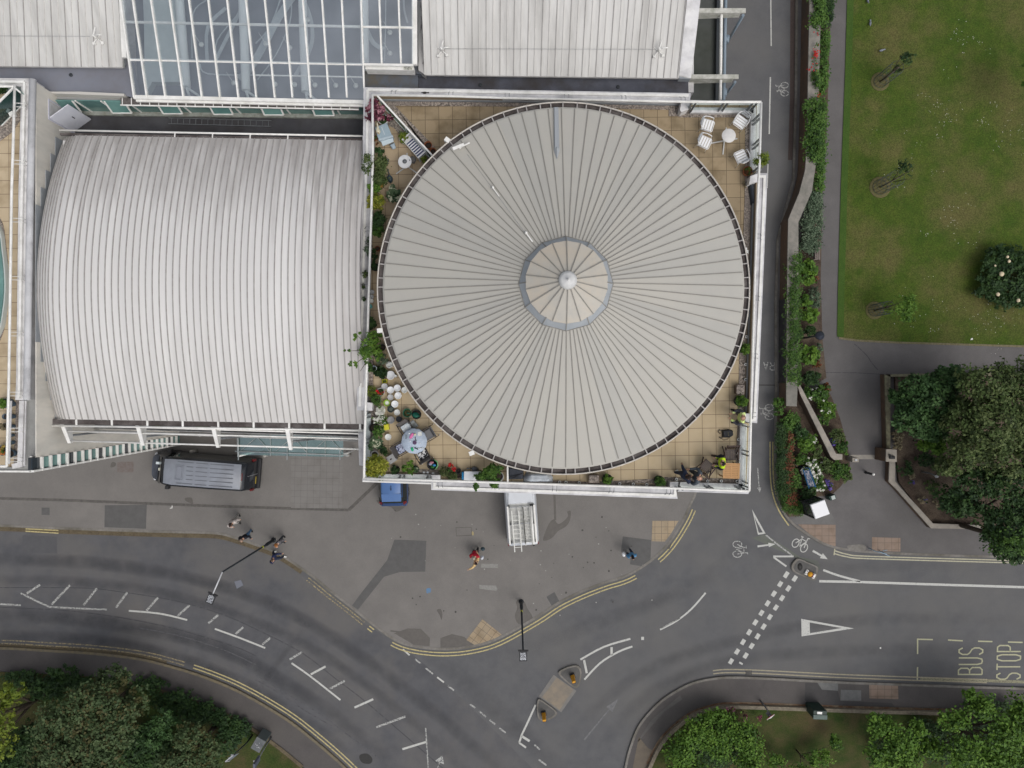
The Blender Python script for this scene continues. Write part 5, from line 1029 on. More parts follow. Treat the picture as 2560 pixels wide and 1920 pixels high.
g = MB(); loft(g, st, rule); g.build('body', [M_blk, M_glassd, M_plas, mat('grey_roof_paint', (.255, .275, .315), (.235, .255, .29), sc=1.5, rough=.35, c3=(.20, .21, .24), sc3=.7), mat('bonnet_grey', (.045, .055, .07), (.09, .10, .125), sc=1.2, rough=.25)], van)
g = MB()
for x in (-.64, -.38, -.13, .13, .38, .64):
 for y0, y1 in ((-2.45, -1.05), (-.90, -.20), (-.05, .35 if abs(x) < .5 else .9)): g.bar((x, y0, 2.63 - abs(x) * .02), (x, y1, 2.62 - abs(x) * .02), .035, .012)
piece(van, 'roof_groove', mat('roof_groove_grey', (.12, .13, .15), rough=.5), lambda h: (h.__dict__.update(g.__dict__)))
def hatch(g):
 q = [(-.42, .55), (.42, .55), (.42, .98), (-.42, .98)]; g.ribbon([Vector(v) for v in q], .04, 2.645, closed=True); g.box(-.36, .36, .62, .91, 2.60, 2.64)
piece(van, 'roof_hatch', mat('hatch_grey', (.21, .225, .26), rough=.4), hatch)
piece(van, 'windscreen', M_glassd, lambda g: g.add([(-.80, 2.02, 2.30), (.80, 2.02, 2.30), (.86, 2.47, 1.66), (-.86, 2.47, 1.66)], [(0, 3, 2, 1)]))
piece(van, 'wiper', M_plas, lambda g: (g.bar((-.7, 2.50, 1.64), (.0, 2.44, 1.74), .03, .02), g.bar((0.05, 2.50, 1.64), (.75, 2.44, 1.74), .03, .02)))
piece(van, 'paper', mat('white_paper', (.62, .68, .70), rough=.8), lambda g: g.box(.28, .42, 2.34, 2.56, 1.66, 1.86))
piece(van, 'paper', mat('cream_paper', (.60, .60, .50), rough=.8), lambda g: g.box(-.08, .08, 2.26, 2.34, 1.88, 1.95))
for s in (-1, 1):
 piece(van, 'mirror', M_plas, lambda g: (g.box(s * 1.0, s * 1.22, 1.78, 1.98, 1.35, 1.72), g.bar((s * .95, 1.9, 1.4), (s * 1.05, 1.88, 1.45), .05, .05)), .02)
 piece(van, 'headlight', M_lamp, lambda g: g.ball((s * .72, 3.02, .82), .16, .14, .14)); piece(van, 'tail_light', M_red, lambda g: g.box(s * .84, s * .97, -3.23, -3.12, 1.1, 1.55))
piece(van, 'rear_bumper', M_plas, lambda g: g.box(-.94, .94, -3.34, -3.14, .32, .62), .04); piece(van, 'brake_light', M_red, lambda g: g.box(-.22, .22, -2.96, -2.90, 2.44, 2.54))
piece(van, 'number_plate', M_plate, lambda g: g.box(-.60, -.16, -3.222, -3.20, .84, .93)); piece(van, 'door_seam', mat('chrome_line', (.4, .4, .4), rough=.3), lambda g: g.bar((0, -3.22, .75), (0, -3.15, 2.2), .015, .02))
wheels(van, 1.0, (-1.75, 2.05))
car = empty('blue_hatchback', (P(983, 1258, .6).x + .02, P(983, 1262, .6).y + 2.02, ZP), R(1.5), 'blue hatchback sticking out from beneath the corner building, tail towards the road', 'car')
def csec(hb_, hs, hr, zr, zb=.92, z0=.22): return [(hb_ - .06, z0), (hb_, z0 + .18), (hb_, zb - .14), (hs, zb), (hr + .05, zr - .14), (hr, zr - .05), (hr - .10, zr), (0, zr + .03)]
st = [(-2.02, csec(.72, .68, .52, .86, .7)), (-1.96, csec(.84, .80, .56, 1.02, .84)), (-1.80, csec(.89, .86, .60, 1.22)), (-1.42, csec(.90, .87, .62, 1.50)), (-1.15, csec(.90, .87, .63, 1.53)), (.15, csec(.90, .87, .63, 1.54)), (.45, csec(.90, .87, .61, 1.47)), (1.05, csec(.89, .84, .66, 1.04, .88)), (1.2, csec(.89, .83, .66, 1.00, .84)), (1.85, csec(.84, .76, .60, .84, .72)), (2.05, csec(.68, .62, .5, .66, .55))]
M_blue = mat('blue_paint', (.020, .055, .16), (.018, .05, .145), rough=.2, spec=.6); M_bluer = mat('blue_roof', (.085, .165, .36), (.075, .15, .33), sc=1, rough=.25, c3=(.10, .185, .38), sc3=.8)
def rule(i, k):
 if i == 2 and k >= 3: return 1
 if i == 6 and k >= 4: return 1
 if k == 3 and 2 <= i <= 6: return 1
 if k >= 6 and 3 <= i <= 5: return 2
 if i in (4, 5) and k >= 5: return 2
 return 0
g = MB(); loft(g, st, rule); g.build('body', [M_blue, M_glassd, M_bluer], car)
piece(car, 'roof_spoiler', M_bluer, lambda g: g.hull8([(-.60, -1.62, 1.44), (.60, -1.62, 1.44), (.60, -1.20, 1.50), (-.60, -1.20, 1.50)], [(-.58, -1.66, 1.49), (.58, -1.66, 1.49), (.60, -1.18, 1.56), (-.60, -1.18, 1.56)]))
piece(car, 'aerial', M_plas, lambda g: g.hull8([(-.03, -.95, 1.55), (.03, -.95, 1.55), (.02, -.62, 1.55), (-.02, -.62, 1.55)], [(-.01, -.95, 1.68), (.01, -.95, 1.68), (.01, -.7, 1.58), (-.01, -.7, 1.58)]))
for s in (-1, 1):
 piece(car, 'tail_light', M_red, lambda g: g.hull8([(s * .70, -1.98, .82), (s * .86, -1.86, .82), (s * .86, -1.76, .82), (s * .70, -1.8, .82)], [(s * .66, -1.9, 1.1), (s * .83, -1.78, 1.1), (s * .83, -1.70, 1.1), (s * .66, -1.75, 1.1)]))
 piece(car, 'roof_rail', M_plas, lambda g: g.bar((s * .64, -1.3, 1.54), (s * .64, .2, 1.55), .04, .04)); piece(car, 'mirror', M_plas, lambda g: g.box(s * .88, s * 1.04, .55, .72, .92, 1.08), .02)
 piece(car, 'headlight', M_lamp, lambda g: g.ball((s * .66, 1.86, .62), .14, .16, .1))
piece(car, 'number_plate', M_plate, lambda g: g.box(-.26, .26, -2.06, -1.99, .52, .63))
piece(car, 'rear_bumper', M_blue, lambda g: g.box(-.80, .80, -2.09, -1.92, .3, .58), .05); wheels(car, .9, (-1.25, 1.3), .31)
wv = empty('white_ladder_van', (P(1308, 1353, .6).x - .18, P(1308, 1353, .6).y + 2.62, ZP), R(4.0), 'white van with a roof rack and aluminium ladders parked below the south parapet', 'van')
st = [(-2.6, sec(.90, .88, .80, 1.2, .9)), (-2.56, sec(.95, .93, .84, 1.86, 1.1)), (-2.4, sec(.98, .96, .86, 1.93, 1.15)), (1.05, sec(.98, .96, .86, 1.93, 1.15)), (1.30, sec(.98, .95, .80, 1.82, 1.12)), (1.85, sec(.97, .92, .76, 1.26, 1.0)), (2.45, sec(.90, .82, .64, 1.02, .8)), (2.62, sec(.72, .66, .5, .8, .6))]
M_vw = mat('white_van_paint', (.62, .645, .68), (.58, .60, .63), sc=2, rough=.3, spec=.5); M_rib = mat('van_roof_grubby', (.62, .62, .60), (.50, .50, .48), sc=2, rough=.6, streak=(.6, 3, 1), c3=(.55, .55, .52), sc3=1.2)
def rule(i, k):
 if i == 4 and k >= 4: return 1
 if k == 3 and 3 <= i <= 4: return 1
 if i == 2 and k >= 6: return 2
 return 0
g = MB(); loft(g, st, rule); g.build('body', [M_vw, M_glassd, M_rib], wv)
piece(wv, 'cab_roof', M_vw, lambda g: g.hull8([(-.80, -.04, 1.93), (.80, -.04, 1.93), (.72, 1.3, 1.88), (-.72, 1.3, 1.88)], [(-.74, .04, 2.03), (.74, .04, 2.03), (.64, 1.2, 1.99), (-.64, 1.2, 1.99)]), .03)
for s in (-1, 1):
 piece(wv, 'rack_rail', M_paintW, lambda g: g.bar((s * .80, -2.42, 2.10), (s * .80, -.12, 2.10), .10, .09)); piece(wv, 'mirror', M_plas, lambda g: g.box(s * .98, s * 1.2, 1.3, 1.45, 1.1, 1.4), .02)
 piece(wv, 'tail_light', M_red, lambda g: g.box(s * .84, s * .94, -2.63, -2.5, .8, 1.5)); piece(wv, 'headlight', M_lamp, lambda g: g.ball((s * .68, 2.42, .78), .16, .14, .12))
 for y in (-2.3, -1.2, -.15): piece(wv, 'rack_foot', M_plas, lambda g: g.box(s * .74 - .06, s * .74 + .06, y - .06, y + .06, 1.9, 2.14))
for y in (-2.32, -1.2, -.2): piece(wv, 'rack_crossbar', M_steel, lambda g: g.bar((-.78, y, 2.08), (.78, y, 2.08), .05, .04))
def lad(g, x, y0, y1, w, z, rung=.27, rail=.06):
 for s in (-1, 1): g.bar((x + s * w / 2, y0, z), (x + s * w / 2 - .02, y1, z), rail, .07)
 n = int((y1 - y0) / rung)
 for k in range(1, n): g.bar((x - w / 2, y0 + k * rung, z), (x + w / 2, y0 + k * rung, z), .03, .03)
M_alu = mat('ladder_aluminium', (.50, .50, .47), (.40, .40, .37), sc=6, rough=.4, metal=.2); M_aluw = mat('ladder_bright', (.66, .66, .62), rough=.4)
for nm, x, y0, y1, w, z, m, lab in (('ladder', -.34, -2.86, -.38, .42, 2.20, M_aluw, 'bright extension ladder overhanging the tail on the left of the white van roof'), ('ladder', -.02, -2.42, -.18, .30, 2.15, M_alu, 'dull ladder lying along the middle of the white van roof rack'), ('ladder', .34, -2.52, -.15, .40, 2.15, M_alu, 'close-runged ladder on the right half of the white van roof rack')):
 e = empty(nm, (0, 0, 0), 0, lab, 'ladder', 'ladders on the white van'); e.matrix_world = Matrix.Translation(wv.location) @ Matrix.Rotation(R(4.0), 4, 'Z')
 piece(e, 'ladder_frame', m, lambda g: lad(g, x, y0, y1, w, z, .27 if x != .34 else .2))
e = empty('pipe_tube', (0, 0, 0), 0, 'white pipe carrier tube along the right edge of the white van roof', 'tube'); e.matrix_world = Matrix.Translation(wv.location) @ Matrix.Rotation(R(4.0), 4, 'Z')
piece(e, 'tube', M_paintW, lambda g: g.tube([(.62, -2.5, 2.2), (.60, -.15, 2.2)], .065, 0, 10)); piece(e, 'end_cap', M_plas, lambda g: (g.tube([(.62, -2.55, 2.2), (.62, -2.48, 2.2)], .075, 0, 10), g.tube([(.60, -.16, 2.2), (.60, -.06, 2.2)], .075, 0, 10)))
for s in (-.46, .46): piece(wv, 'rear_step', M_plas, lambda g: g.box(s - .40, s + .40, -2.72, -2.56, .35, .5), .02)
piece(wv, 'rear_bumper', M_plas, lambda g: g.box(-.92, .92, -2.70, -2.56, .34, .56), .03); wheels(wv, .98, (-1.55, 1.75))
# ------------------------------------------------------------------ street furniture
M_col = mat('lamp_column_black', (.012, .016, .020), (.03, .035, .04), sc=9, rough=.45)
def lamp(base, top, zt, label, arm=None, grey=False):
 b = P(*base, ZP); t = P(*top, zt); e = empty('street_lamp', b, 0, label, 'street lamp')
 r = t - b
 def pole(g): g.tube([(0, 0, 0), (0, 0, 1.3)], .10, 0, 10); g.tube([(0, 0, 1.3), (r.x * .0, r.y * 0, 1.35), (r.x, r.y, r.z)], [.10, .06, .045], 0, 10); g.lathe([(.16, 0), (.16, .05), (.1, .09)], (0, 0, 0), 12)
 piece(e, 'column', M_col, pole)
 piece(e, 'band', mat('hi_vis_band', (.42, .42, .05), rough=.6) if 'hi_vis_band' not in bpy.data.materials else bpy.data.materials['hi_vis_band'], lambda g: g.tube([(r.x * .13, r.y * .13, 1.9), (r.x * .14, r.y * .14, 2.05)], .075, 0, 10))
 h = r
 if arm:
  a = P(*arm, zt) - b; piece(e, 'arm', mat('arm_pale', (.55, .56, .58), rough=.4), lambda g: g.tube([r, a], .035, 0, 8)); h = a
 d = (h - (r if arm else Vector((0, 0, r.z)))); d.z = 0; ang = math.atan2(d.y, d.x) if arm else R(-90)
 M = Matrix.Translation(h) @ Matrix.Rotation(ang, 4, 'Z')
 hd = piece(e, 'lamp_head', M_plas, lambda g: (g.box(-.12, .42, -.20, .20, -.04, .03, 0, M), g.box(-.14, -.08, -.26, .26, -.05, .05, 0, M)))
 piece(hd, 'led_array', mat('led_chips', (.55, .57, .6), (.06, .06, .07), sc=22, rough=.3, lo=.45, hi=.52) if 'led_chips' not in bpy.data.materials else bpy.data.materials['led_chips'], lambda g: g.box(-.02, .36, -.15, .15, .03, .045, 0, M)); hd.rotation_euler = (0, 0, 0)
 return e
lamp((684, 1350), (556, 1430), 7.9, 'black street lamp leaning over the left road with a long pale arm', (530, 1490))
lamp((1303, 1504), (1308, 1632), 8.7, 'straight black street lamp standing at the kerb of the forecourt tip')
e = empty('path_lamp', P(2002, 846, ZP), 0, 'black ball-shaped lantern on a post beside the park path', 'lamp'); t = P(2049, 839, 3.0) - e.location
piece(e, 'post', M_col, lambda g: g.tube([(0, 0, 0), (t.x * .95, t.y * .95, 2.7)], [.06, .045], 0, 8)); piece(e, 'lantern', mat('lantern_dark', (.03, .035, .05), rough=.3), lambda g: (g.lathe([(.08, -.2), (.26, -.05), (.27, .05), (.18, .17), (.05, .24), (.0, .3)], tuple(t), 12)))
def pole_sign(base, top, z, label, kind):
 b = P(*base, .15); e = empty('road_sign', b, 0, label, 'sign'); t = P(*top, z) - b
 piece(e, 'pole', M_steel if kind != 'dark' else M_col, lambda g: g.tube([(0, 0, 0), (t.x * .03, t.y * .03, 1.0), (t.x, t.y, t.z)], [.06, .045, .03], 0, 8)); return e, t
e, t = pole_sign((1902, 1753), (1926, 1792), 2.6, 'round red sign with a white bar on a grey pole by the shrub verge', 'red')
M = Matrix.Translation(t) @ Matrix.Rotation(R(-55), 4, 'Z') @ Matrix.Rotation(R(55), 4, 'Y')
piece(e, 'sign_disc', mat('sign_red', (.22, .01, .025), rough=.4), lambda g: g.lathe([(.30, 0), (.30, .02)], (0, 0, 0), 24, 0, False, 1, 1, M)); piece(e, 'white_bar', M_paintW, lambda g: (g.box(-.10, .10, -.28, .28, .02, .035, 0, M), g.box(-.05, .36, -.06, .06, .036, .05, 0, M)))
piece(e, 'junction_box', M_steel, lambda g: g.box(-.12, .12, -.17, .17, 0, .15, 0, Matrix.Translation(t * .84) @ Matrix.Rotation(R(35), 4, 'Z')))
for base, top, z, lab, sz in (((631, 1838), (578, 1893), 3.2, 'dark pole with a grey triangular sign back among the lower left bushes', 3), ((678, 1844), (640, 1908), 2.7, 'grey pole with long sign blades beside the utility cabinet', 4)):
 e, t = pole_sign(base, top, z, lab, 'dark' if sz == 3 else 'x')
 M = Matrix.Translation(t) @ Matrix.Rotation(R(40 if sz == 3 else -30), 4, 'Z') @ Matrix.Rotation(R(62), 4, 'X')
 if sz == 3:
  piece(e, 'sign_plate', mat('sign_back', (.14, .155, .18), rough=.5), lambda g: (g.prism([(-.35, -.3), (.35, -.3), (0, .3)], 0, .02), g.v.__setitem__(slice(0, 6), [tuple(M @ Vector(v)) for v in g.v[:6]])))
  piece(e, 'bracket', mat('bracket_pale', (.38, .38, .40), rough=.5), lambda g: (g.bar(M @ Vector((-.3, .2, .05)), M @ Vector((.3, .2, .05)), .06, .04), g.bar(M @ Vector((-.3, .2, .05)), M @ Vector((-.3, -.2, .05)), .05, .04), g.bar(M @ Vector((.3, .2, .05)), M @ Vector((.35, .45, .05)), .05, .04)))
 else:
  piece(e, 'sign_plate', mat('sign_slate', (.10, .11, .14), rough=.5), lambda g: g.bar(t * .80, t * 1.12, .13, .30, 0, (0, 0, 1)))
  piece(e, 'finial', M_paintW, lambda g: g.ball(t + Vector((-.12, .12, 0)), .05))
e, t = pole_sign((2301, 1178), (2342, 1191), 2.2, 'thin grey pole with a small pointed head in the mulch bed', 'g'); piece(e, 'head', mat('head_pale', (.42, .43, .44), rough=.5), lambda g: g.ball(t, .13, .09, .06))
e = empty('cycle_barrier', P(2185, 1374, ZP), 0, 'pale blue tubular barrier standing on the pavement edge by the tactile slabs', 'barrier')
M_pb = mat('pale_blue_tube', (.16, .27, .36), (.30, .34, .38), sc=8, rough=.45)
piece(e, 'post', M_pb, lambda g: g.tube([(-.35, .1, 0), (-.35, .1, .85)], .03, 0, 6)); piece(e, 'post', M_pb, lambda g: g.tube([(.35, -.08, 0), (.35, -.08, .85)], .03, 0, 6)); piece(e, 'top_rail', M_pb, lambda g: (g.tube([(-.35, .1, .85), (.35, -.08, .85)], .03, 0, 6), g.tube([(.1, 0, .85), (.55, -.22, .8)], .025, 0, 6), g.tube([(.12, .12, .82), (.4, .16, .82)], .025, 0, 6)))
e = empty('bollard', P(2164, 1181, ZP), 0, 'black bollard with a white cap in the middle of the park entrance', 'bollard')
piece(e, 'post', M_plas, lambda g: g.lathe([(.09, 0), (.09, .06), (.07, .08), (.07, .9), (.08, .95)], (0, 0, 0), 12)); piece(e, 'cap', M_paintW, lambda g: g.lathe([(.085, .95), (.075, 1.02), (.02, 1.06)], (0, 0, 0), 12))
for px, py in ((490, 1127), (671, 1136), (874, 1135)):
 e = tag(piece(None, 'bollard', mat('bollard_stone', (.36, .34, .31), (.28, .27, .25), sc=9, rough=.8) if 'bollard_stone' not in bpy.data.materials else bpy.data.materials['bollard_stone'], lambda g: g.lathe([(.12, 0), (.12, .7), (.10, .76)], (0, 0, 0), 12)), {490: 'short stone bollard behind the black minibus roof, left of the canopy', 671: 'short stone bollard under the front edge of the green canopy', 874: 'short stone bollard right of the green canopy end post'}[px], 'bollard', 'stone bollards by the entrance'); e.location = P(px, py, ZP)
e = empty('phone_box', P(2026, 1262, ZP), R(20), 'dark glazed phone box with a bright white square roof at the hedge corner', 'phone box')
rf = [P(x, y, 2.45) - P(2026, 1262, 2.45) for x, y in ((2027, 1263), (2059, 1251), (2071, 1281), (2040, 1296))]
cx_ = sum((v for v in rf), Vector()) / 4; sz_ = .44; e.location = P(2026, 1262, ZP); ctr = P(2049, 1273, 2.4); e.location = Vector((ctr.x, ctr.y, ZP));
piece(e, 'roof', mat('roof_white', (.80, .80, .82), rough=.5), lambda g: g.hull8([(-.47, -.47, 2.28), (.47, -.47, 2.28), (.47, .47, 2.28), (-.47, .47, 2.28)], [(-.44, -.44, 2.38), (.44, -.44, 2.38), (.44, .44, 2.38), (-.44, .44, 2.38)]), .015)
piece(e, 'frame', M_plas, lambda g: [g.box(sx * .44 - .03, sx * .44 + .03, sy * .44 - .03, sy * .44 + .03, 0, 2.28) for sx in (-1, 1) for sy in (-1, 1)] + [g.box(-.44, .44, .41, .45, z, z + .06) for z in (.1, 1.1, 2.2)] + [g.box(-.45, -.41, -.44, .44, z, z + .06) for z in (.1, 1.1, 2.2)])
for a in ((-.42, .42, .42, .425), (-.425, -.42, -.42, .42), (.42, .425, -.42, .42)): piece(e, 'glass_panel', mat('smoked_glass', (.03, .035, .035), rough=.1, spec=.6) if 'smoked_glass' not in bpy.data.materials else bpy.data.materials['smoked_glass'], lambda g: g.box(a[0], a[1], a[2], a[3], .15, 2.2))
piece(e, 'telephone', M_steel, lambda g: g.box(-.2, .2, -.1, .1, 1.0, 1.6))
e = empty('litter_bin', P(2071, 1240, ZP), R(20), 'small dark green bin with a pale lid behind the white-roofed phone box', 'bin'); piece(e, 'bin_body', mat('bin_green', (.03, .06, .05), rough=.6), lambda g: g.box(-.2, .2, -.14, .14, 0, .6), .02); piece(e, 'lid', mat('lid_pale', (.42, .47, .45), rough=.6), lambda g: g.box(-.10, .14, -.12, .12, .6, .66), .02)
e = empty('information_board', P(2003, 1190, .2), R(-72), 'blue framed information board tilted among white flowering shrubs', 'information board')
M = Matrix.Translation((0, 0, 1.25)) @ Matrix.Rotation(R(35), 4, 'X')
piece(e, 'panel', mat('board_face', (.06, .10, .17), (.42, .40, .42), sc=5, rough=.5, lo=.5, hi=.55, streak=(1, 4, 1)), lambda g: g.box(-.55, .5, -.16, .16, 0, .03, 0, M)); piece(e, 'frame', mat('board_blue', (.02, .09, .20), rough=.5), lambda g: (g.box(-.62, .58, .16, .22, -.01, .05, 0, M), g.box(-.62, .58, -.22, -.16, -.01, .05, 0, M)))
piece(e, 'post', bpy.data.materials['board_blue'], lambda g: g.tube([(-.6, .05, 0), (-.6, .2, 1.3)], .04, 0, 8)); piece(e, 'post', bpy.data.materials['board_blue'], lambda g: g.tube([(.56, .05, 0), (.56, .2, 1.3)], .04, 0, 8))
e = empty('park_bench', P(2036, 636, ZP), R(2), 'weathered slatted park bench facing the path between the shrubs', 'bench')
M_bw = mat('bench_wood', (.24, .20, .18), (.16, .13, .12), sc=5, rough=.8)
piece(e, 'seat', M_bw, lambda g: [g.box(-.25 + k * .11, -.17 + k * .11, -.42, .42, .42, .45) for k in range(4)]); piece(e, 'backrest', M_bw, lambda g: [g.box(-.33, -.30, -.42, .42, .55 + k * .12, .64 + k * .12) for k in range(3)])
for y in (-.38, .38): piece(e, 'leg', M_plas, lambda g: (g.box(-.28, -.22, y - .03, y + .03, 0, .42), g.box(.12, .18, y - .03, y + .03, 0, .42)))
e = empty('utility_cabinet', P(2030, 1763, ZP), R(-2), 'dark green utility cabinet set in the low stone kerb above the verge', 'cabinet'); piece(e, 'cabinet_body', mat('cabinet_green', (.018, .035, .028), rough=.5), lambda g: g.box(-.42, .42, -.30, .20, 0, 1.2), .02); piece(e, 'cabinet_top', mat('cabinet_top_grey', (.11, .15, .13), (.09, .12, .11), sc=5, rough=.6), lambda g: g.box(-.43, .43, -.32, -.05, 1.2, 1.24), .01); piece(e, 'notice', M_paintW, lambda g: g.box(-.2, .1, .0, .14, 1.2, 1.23))
e = empty('utility_cabinet', P(662, 1838, .15), R(-30), 'grey cabinet with bird droppings on its lid beside the lower left pavement', 'cabinet'); piece(e, 'cabinet_body', mat('cabinet_grey', (.10, .12, .12), rough=.6), lambda g: g.box(-.30, .30, -.42, .36, 0, 1.1), .02); piece(e, 'cabinet_top', mat('cabinet_lid', (.11, .125, .125), (.17, .17, .18), sc=2, rough=.6), lambda g: g.box(-.31, .31, -.44, .37, 1.1, 1.15), .02)
piece(e, 'droppings', mat('droppings_white', (.6, .6, .6), (.2, .2, .2), sc=25, lo=.5, hi=.55), lambda g: [g.lathe([(rr, 0), (rr * .7, .005)], (x, y, 1.151), 8) for x, y, rr in ((-.05, -.08, .05), (.12, -.14, .04), (-.15, -.06, .03), (.03, -.2, .03), (.18, -.16, .02), (.02, .1, .025))])
def island(pts, label, parts):
 w_ = smooth(PL(pts, .14), 4, True); e = empty('traffic_island', P(*pts[0], 0), 0, label, 'traffic island')
 cx_ = sum(p[0] for p in w_) / len(w_); cy_ = sum(p[1] for p in w_) / len(w_); e.location = (cx_, cy_, 0)
 loc = [(x - cx_, y - cy_) for x, y in w_]
 piece(e, 'kerb_ring', M_kerb, lambda g: g.prism(loc, -.05, .13)); inn_ = [(x * .83, y * .83) for x, y in loc]
 piece(e, 'infill', mat('island_tarmac', (.115, .11, .105), (.09, .088, .085), sc=3, spk=.15) if 'island_tarmac' not in bpy.data.materials else bpy.data.materials['island_tarmac'], lambda g: g.prism(inn_, .0, .14)); return e
island([(1396, 1683), (1412, 1671), (1436, 1664), (1449, 1668), (1454, 1682), (1450, 1708), (1444, 1719), (1433, 1718), (1412, 1702)], 'rounded triangular kerbed island at the upper end of the beige crossing slab', 0)
island([(1344, 1752), (1350, 1749), (1370, 1762), (1391, 1779), (1391, 1788), (1375, 1799), (1355, 1802), (1346, 1796), (1342, 1775)], 'rounded triangular kerbed island at the lower end of the beige crossing slab', 0)
island([(1979, 1417), (1988, 1401), (1998, 1397), (2020, 1406), (2042, 1416), (2046, 1425), (2041, 1447), (2032, 1451), (2010, 1442), (1985, 1430)], 'kerbed island with rounded corners beside the green cycle lane', 0)
g = MB(); g.sheet(PL([(1384, 1687), (1441, 1727), (1403, 1781), (1347, 1741)], .006), .006); g.build('crossing_edge', mat('pale_concrete', (.20, .19, .175), (.165, .158, .148), sc=3, spk=.1), road)
g = MB(); g.sheet(PL([(1392, 1694), (1434, 1724), (1399, 1775), (1355, 1743)], .01), .01); g.build('crossing_slab', mat('buff_slab', (.265, .22, .165), (.215, .185, .15), sc=2.2, rough=.9, spk=.08, c3=(.175, .16, .14), sc3=.9), road)
g = MB(); g.lathe([(.20, 0), (.2, .004)], tuple(P(2000, 1417, .142)), 16, 0, True, .8, 1.2); o = g.build('cover', M_iron); tag(o, 'oval dark cover plate set in the island beside the cycle lane', 'cover')
def keep_left(px, py, dirn, label, big=False):
 e = empty('island_bollard', P(px, py, .14), dirn, label, 'bollard'); s = 1.25 if big else 1
 piece(e, 'base', M_plas if not big else M_paintW, lambda g: g.box(-.16 * s, .16 * s, -.16 * s, .16 * s, 0, .12), .02);
 piece(e, 'shell', mat('bollard_amber', (.62, .30, .015), (.55, .24, .01), sc=5, rough=.4) if 'bollard_amber' not in bpy.data.materials else bpy.data.materials['bollard_amber'], lambda g: g.hull8([(-.13 * s, -.10, .1), (.13 * s, -.10, .1), (.13 * s, .10, .1), (-.13 * s, .10, .1)], [(-.11 * s, -.07, 1.0), (.11 * s, -.07, 1.0), (.11 * s, .07, 1.0), (-.11 * s, .07, 1.0)]), .04)
 piece(e, 'face', M_paintW if big else M_plas, lambda g: g.hull8([(-.12 * s, -.125, .3), (.12 * s, -.125, .3), (.12 * s, -.105, .3), (-.12 * s, -.105, .3)], [(-.11 * s, -.095, .98), (.11 * s, -.095, .98), (.11 * s, -.075, .98), (-.11 * s, -.075, .98)])); return e
keep_left(1431, 1689, R(20), 'amber and black bollard on the upper crossing island'); keep_left(1359, 1783, R(10), 'amber and black bollard on the lower crossing island')
e = empty('island_bollard', P(2023, 1434, .14), R(-28), 'fallen white and amber bollard lying on the island by the cycle lane', 'bollard')
piece(e, 'base', M_paintW, lambda g: g.box(-.30, -.12, -.17, .17, 0, .12), .03); piece(e, 'shell', bpy.data.materials['bollard_amber'], lambda g: g.ball((0, 0, .16), .17, .17, .13)); piece(e, 'band', M_red, lambda g: (g.box(.10, .13, -.14, .14, .1, .27), g.box(.16, .18, -.13, .13, .1, .26))); piece(e, 'face', M_paintW, lambda g: g.box(.18, .34, -.16, .16, .02, .2), .03)
for x, y in ((-.25, .1), (-.25, -.1), (.26, .1), (.26, -.1)): piece(e, 'bolt', M_plas, lambda g: g.lathe([(.025, .12), (.02, .225)], (x, y, 0), 8))
e = empty('sliding_gate', P(1945, 856, 0), 0, 'dark sliding gate standing open against the retaining wall beside the lane', 'gate'); yy = P(0, 752, 0).y - e.location.y; y2 = P(0, 957, 0).y - e.location.y
piece(e, 'gate_leaf', mat('gate_dark', (.028, .027, .030), (.045, .043, .046), sc=2, rough=.5), lambda g: (g.box(.0, .05, y2, yy, .05, 1.15), g.box(-.02, .07, y2, yy, 1.15, 1.2), g.box(-.02, .09, y2, y2 + .06, .0, 1.2), g.box(-.02, .09, yy - .06, yy, 0, 1.2)))
piece(e, 'gate_motor', M_plas, lambda g: g.box(.1, .45, y2 - .45, y2 - .05, 0, .6), .02)
g = MB(); g.ribbon([P(1800, 962, 0), P(1955, 963, 0)], .06, .012); g.build('gate_track', M_iron, road)
# ------------------------------------------------------------------ walls of the park
def wall_thing(name, label, top_px, z, m_face, m_top, cap=.0):
 e = empty(name, P(*top_px[0], 0), 0, label, 'wall'); o_ = e.location
 w_ = [(v.x - o_.x, v.y - o_.y) for v in PL(top_px, z)]
 piece(e, 'wall_face', m_face, lambda g: g.prism(w_, 0, z - .10));
 c_ = sum(p[0] for p in w_) / len(w_), sum(p[1] for p in w_) / len(w_)
 piece(e, 'coping', m_top, lambda g: g.prism(w_, z - .10, z)); return e
M_brick = mat('brown_render', (.125, .080, .052), (.10, .065, .045), sc=2.5, rough=.9, spk=.1, c3=(.07, .055, .045), sc3=.6)
M_copg = mat('mossy_coping', (.27, .25, .22), (.20, .19, .17), sc=3, rough=.9, spk=.15, c3=(.14, .14, .12), sc3=.9)
M_coppale = mat('pale_stone_coping', (.36, .32, .27), (.29, .265, .23), sc=3, rough=.9, spk=.12, c3=(.21, .195, .17), sc3=1.0)
wall_thing('retaining_wall', 'tall brown retaining wall with a wide stone coping between the lane and the park', [(2030, -420), (2024, 0), (2019, 270), (2015, 398), (2013, 425), (1999, 480), (1971, 548), (1969, 640), (1966, 960), (1966, 1015), (1992, 1016), (1994, 960), (1996, 640), (1996, 556), (2030, 478), (2040, 408), (2046, 270), (2051, 70), (2056, -420)], 1.34, M_brick, M_copg)
wall_thing('garden_wall', 'slanting pale stone garden wall running from the retaining wall down to the gateway', [(1995, 968), (2000, 984), (2077, 1142), (2086, 1150), (2106, 1149), (2106, 1136), (2090, 1134), (2012, 985), (2000, 962)], 1.0, M_brick, M_coppale)
wall_thing('gate_pier', 'square stone pier at the right of the park gateway', [(2216, 1123), (2242, 1124), (2242, 1155), (2215, 1154)], 1.5, M_brick, M_coppale)
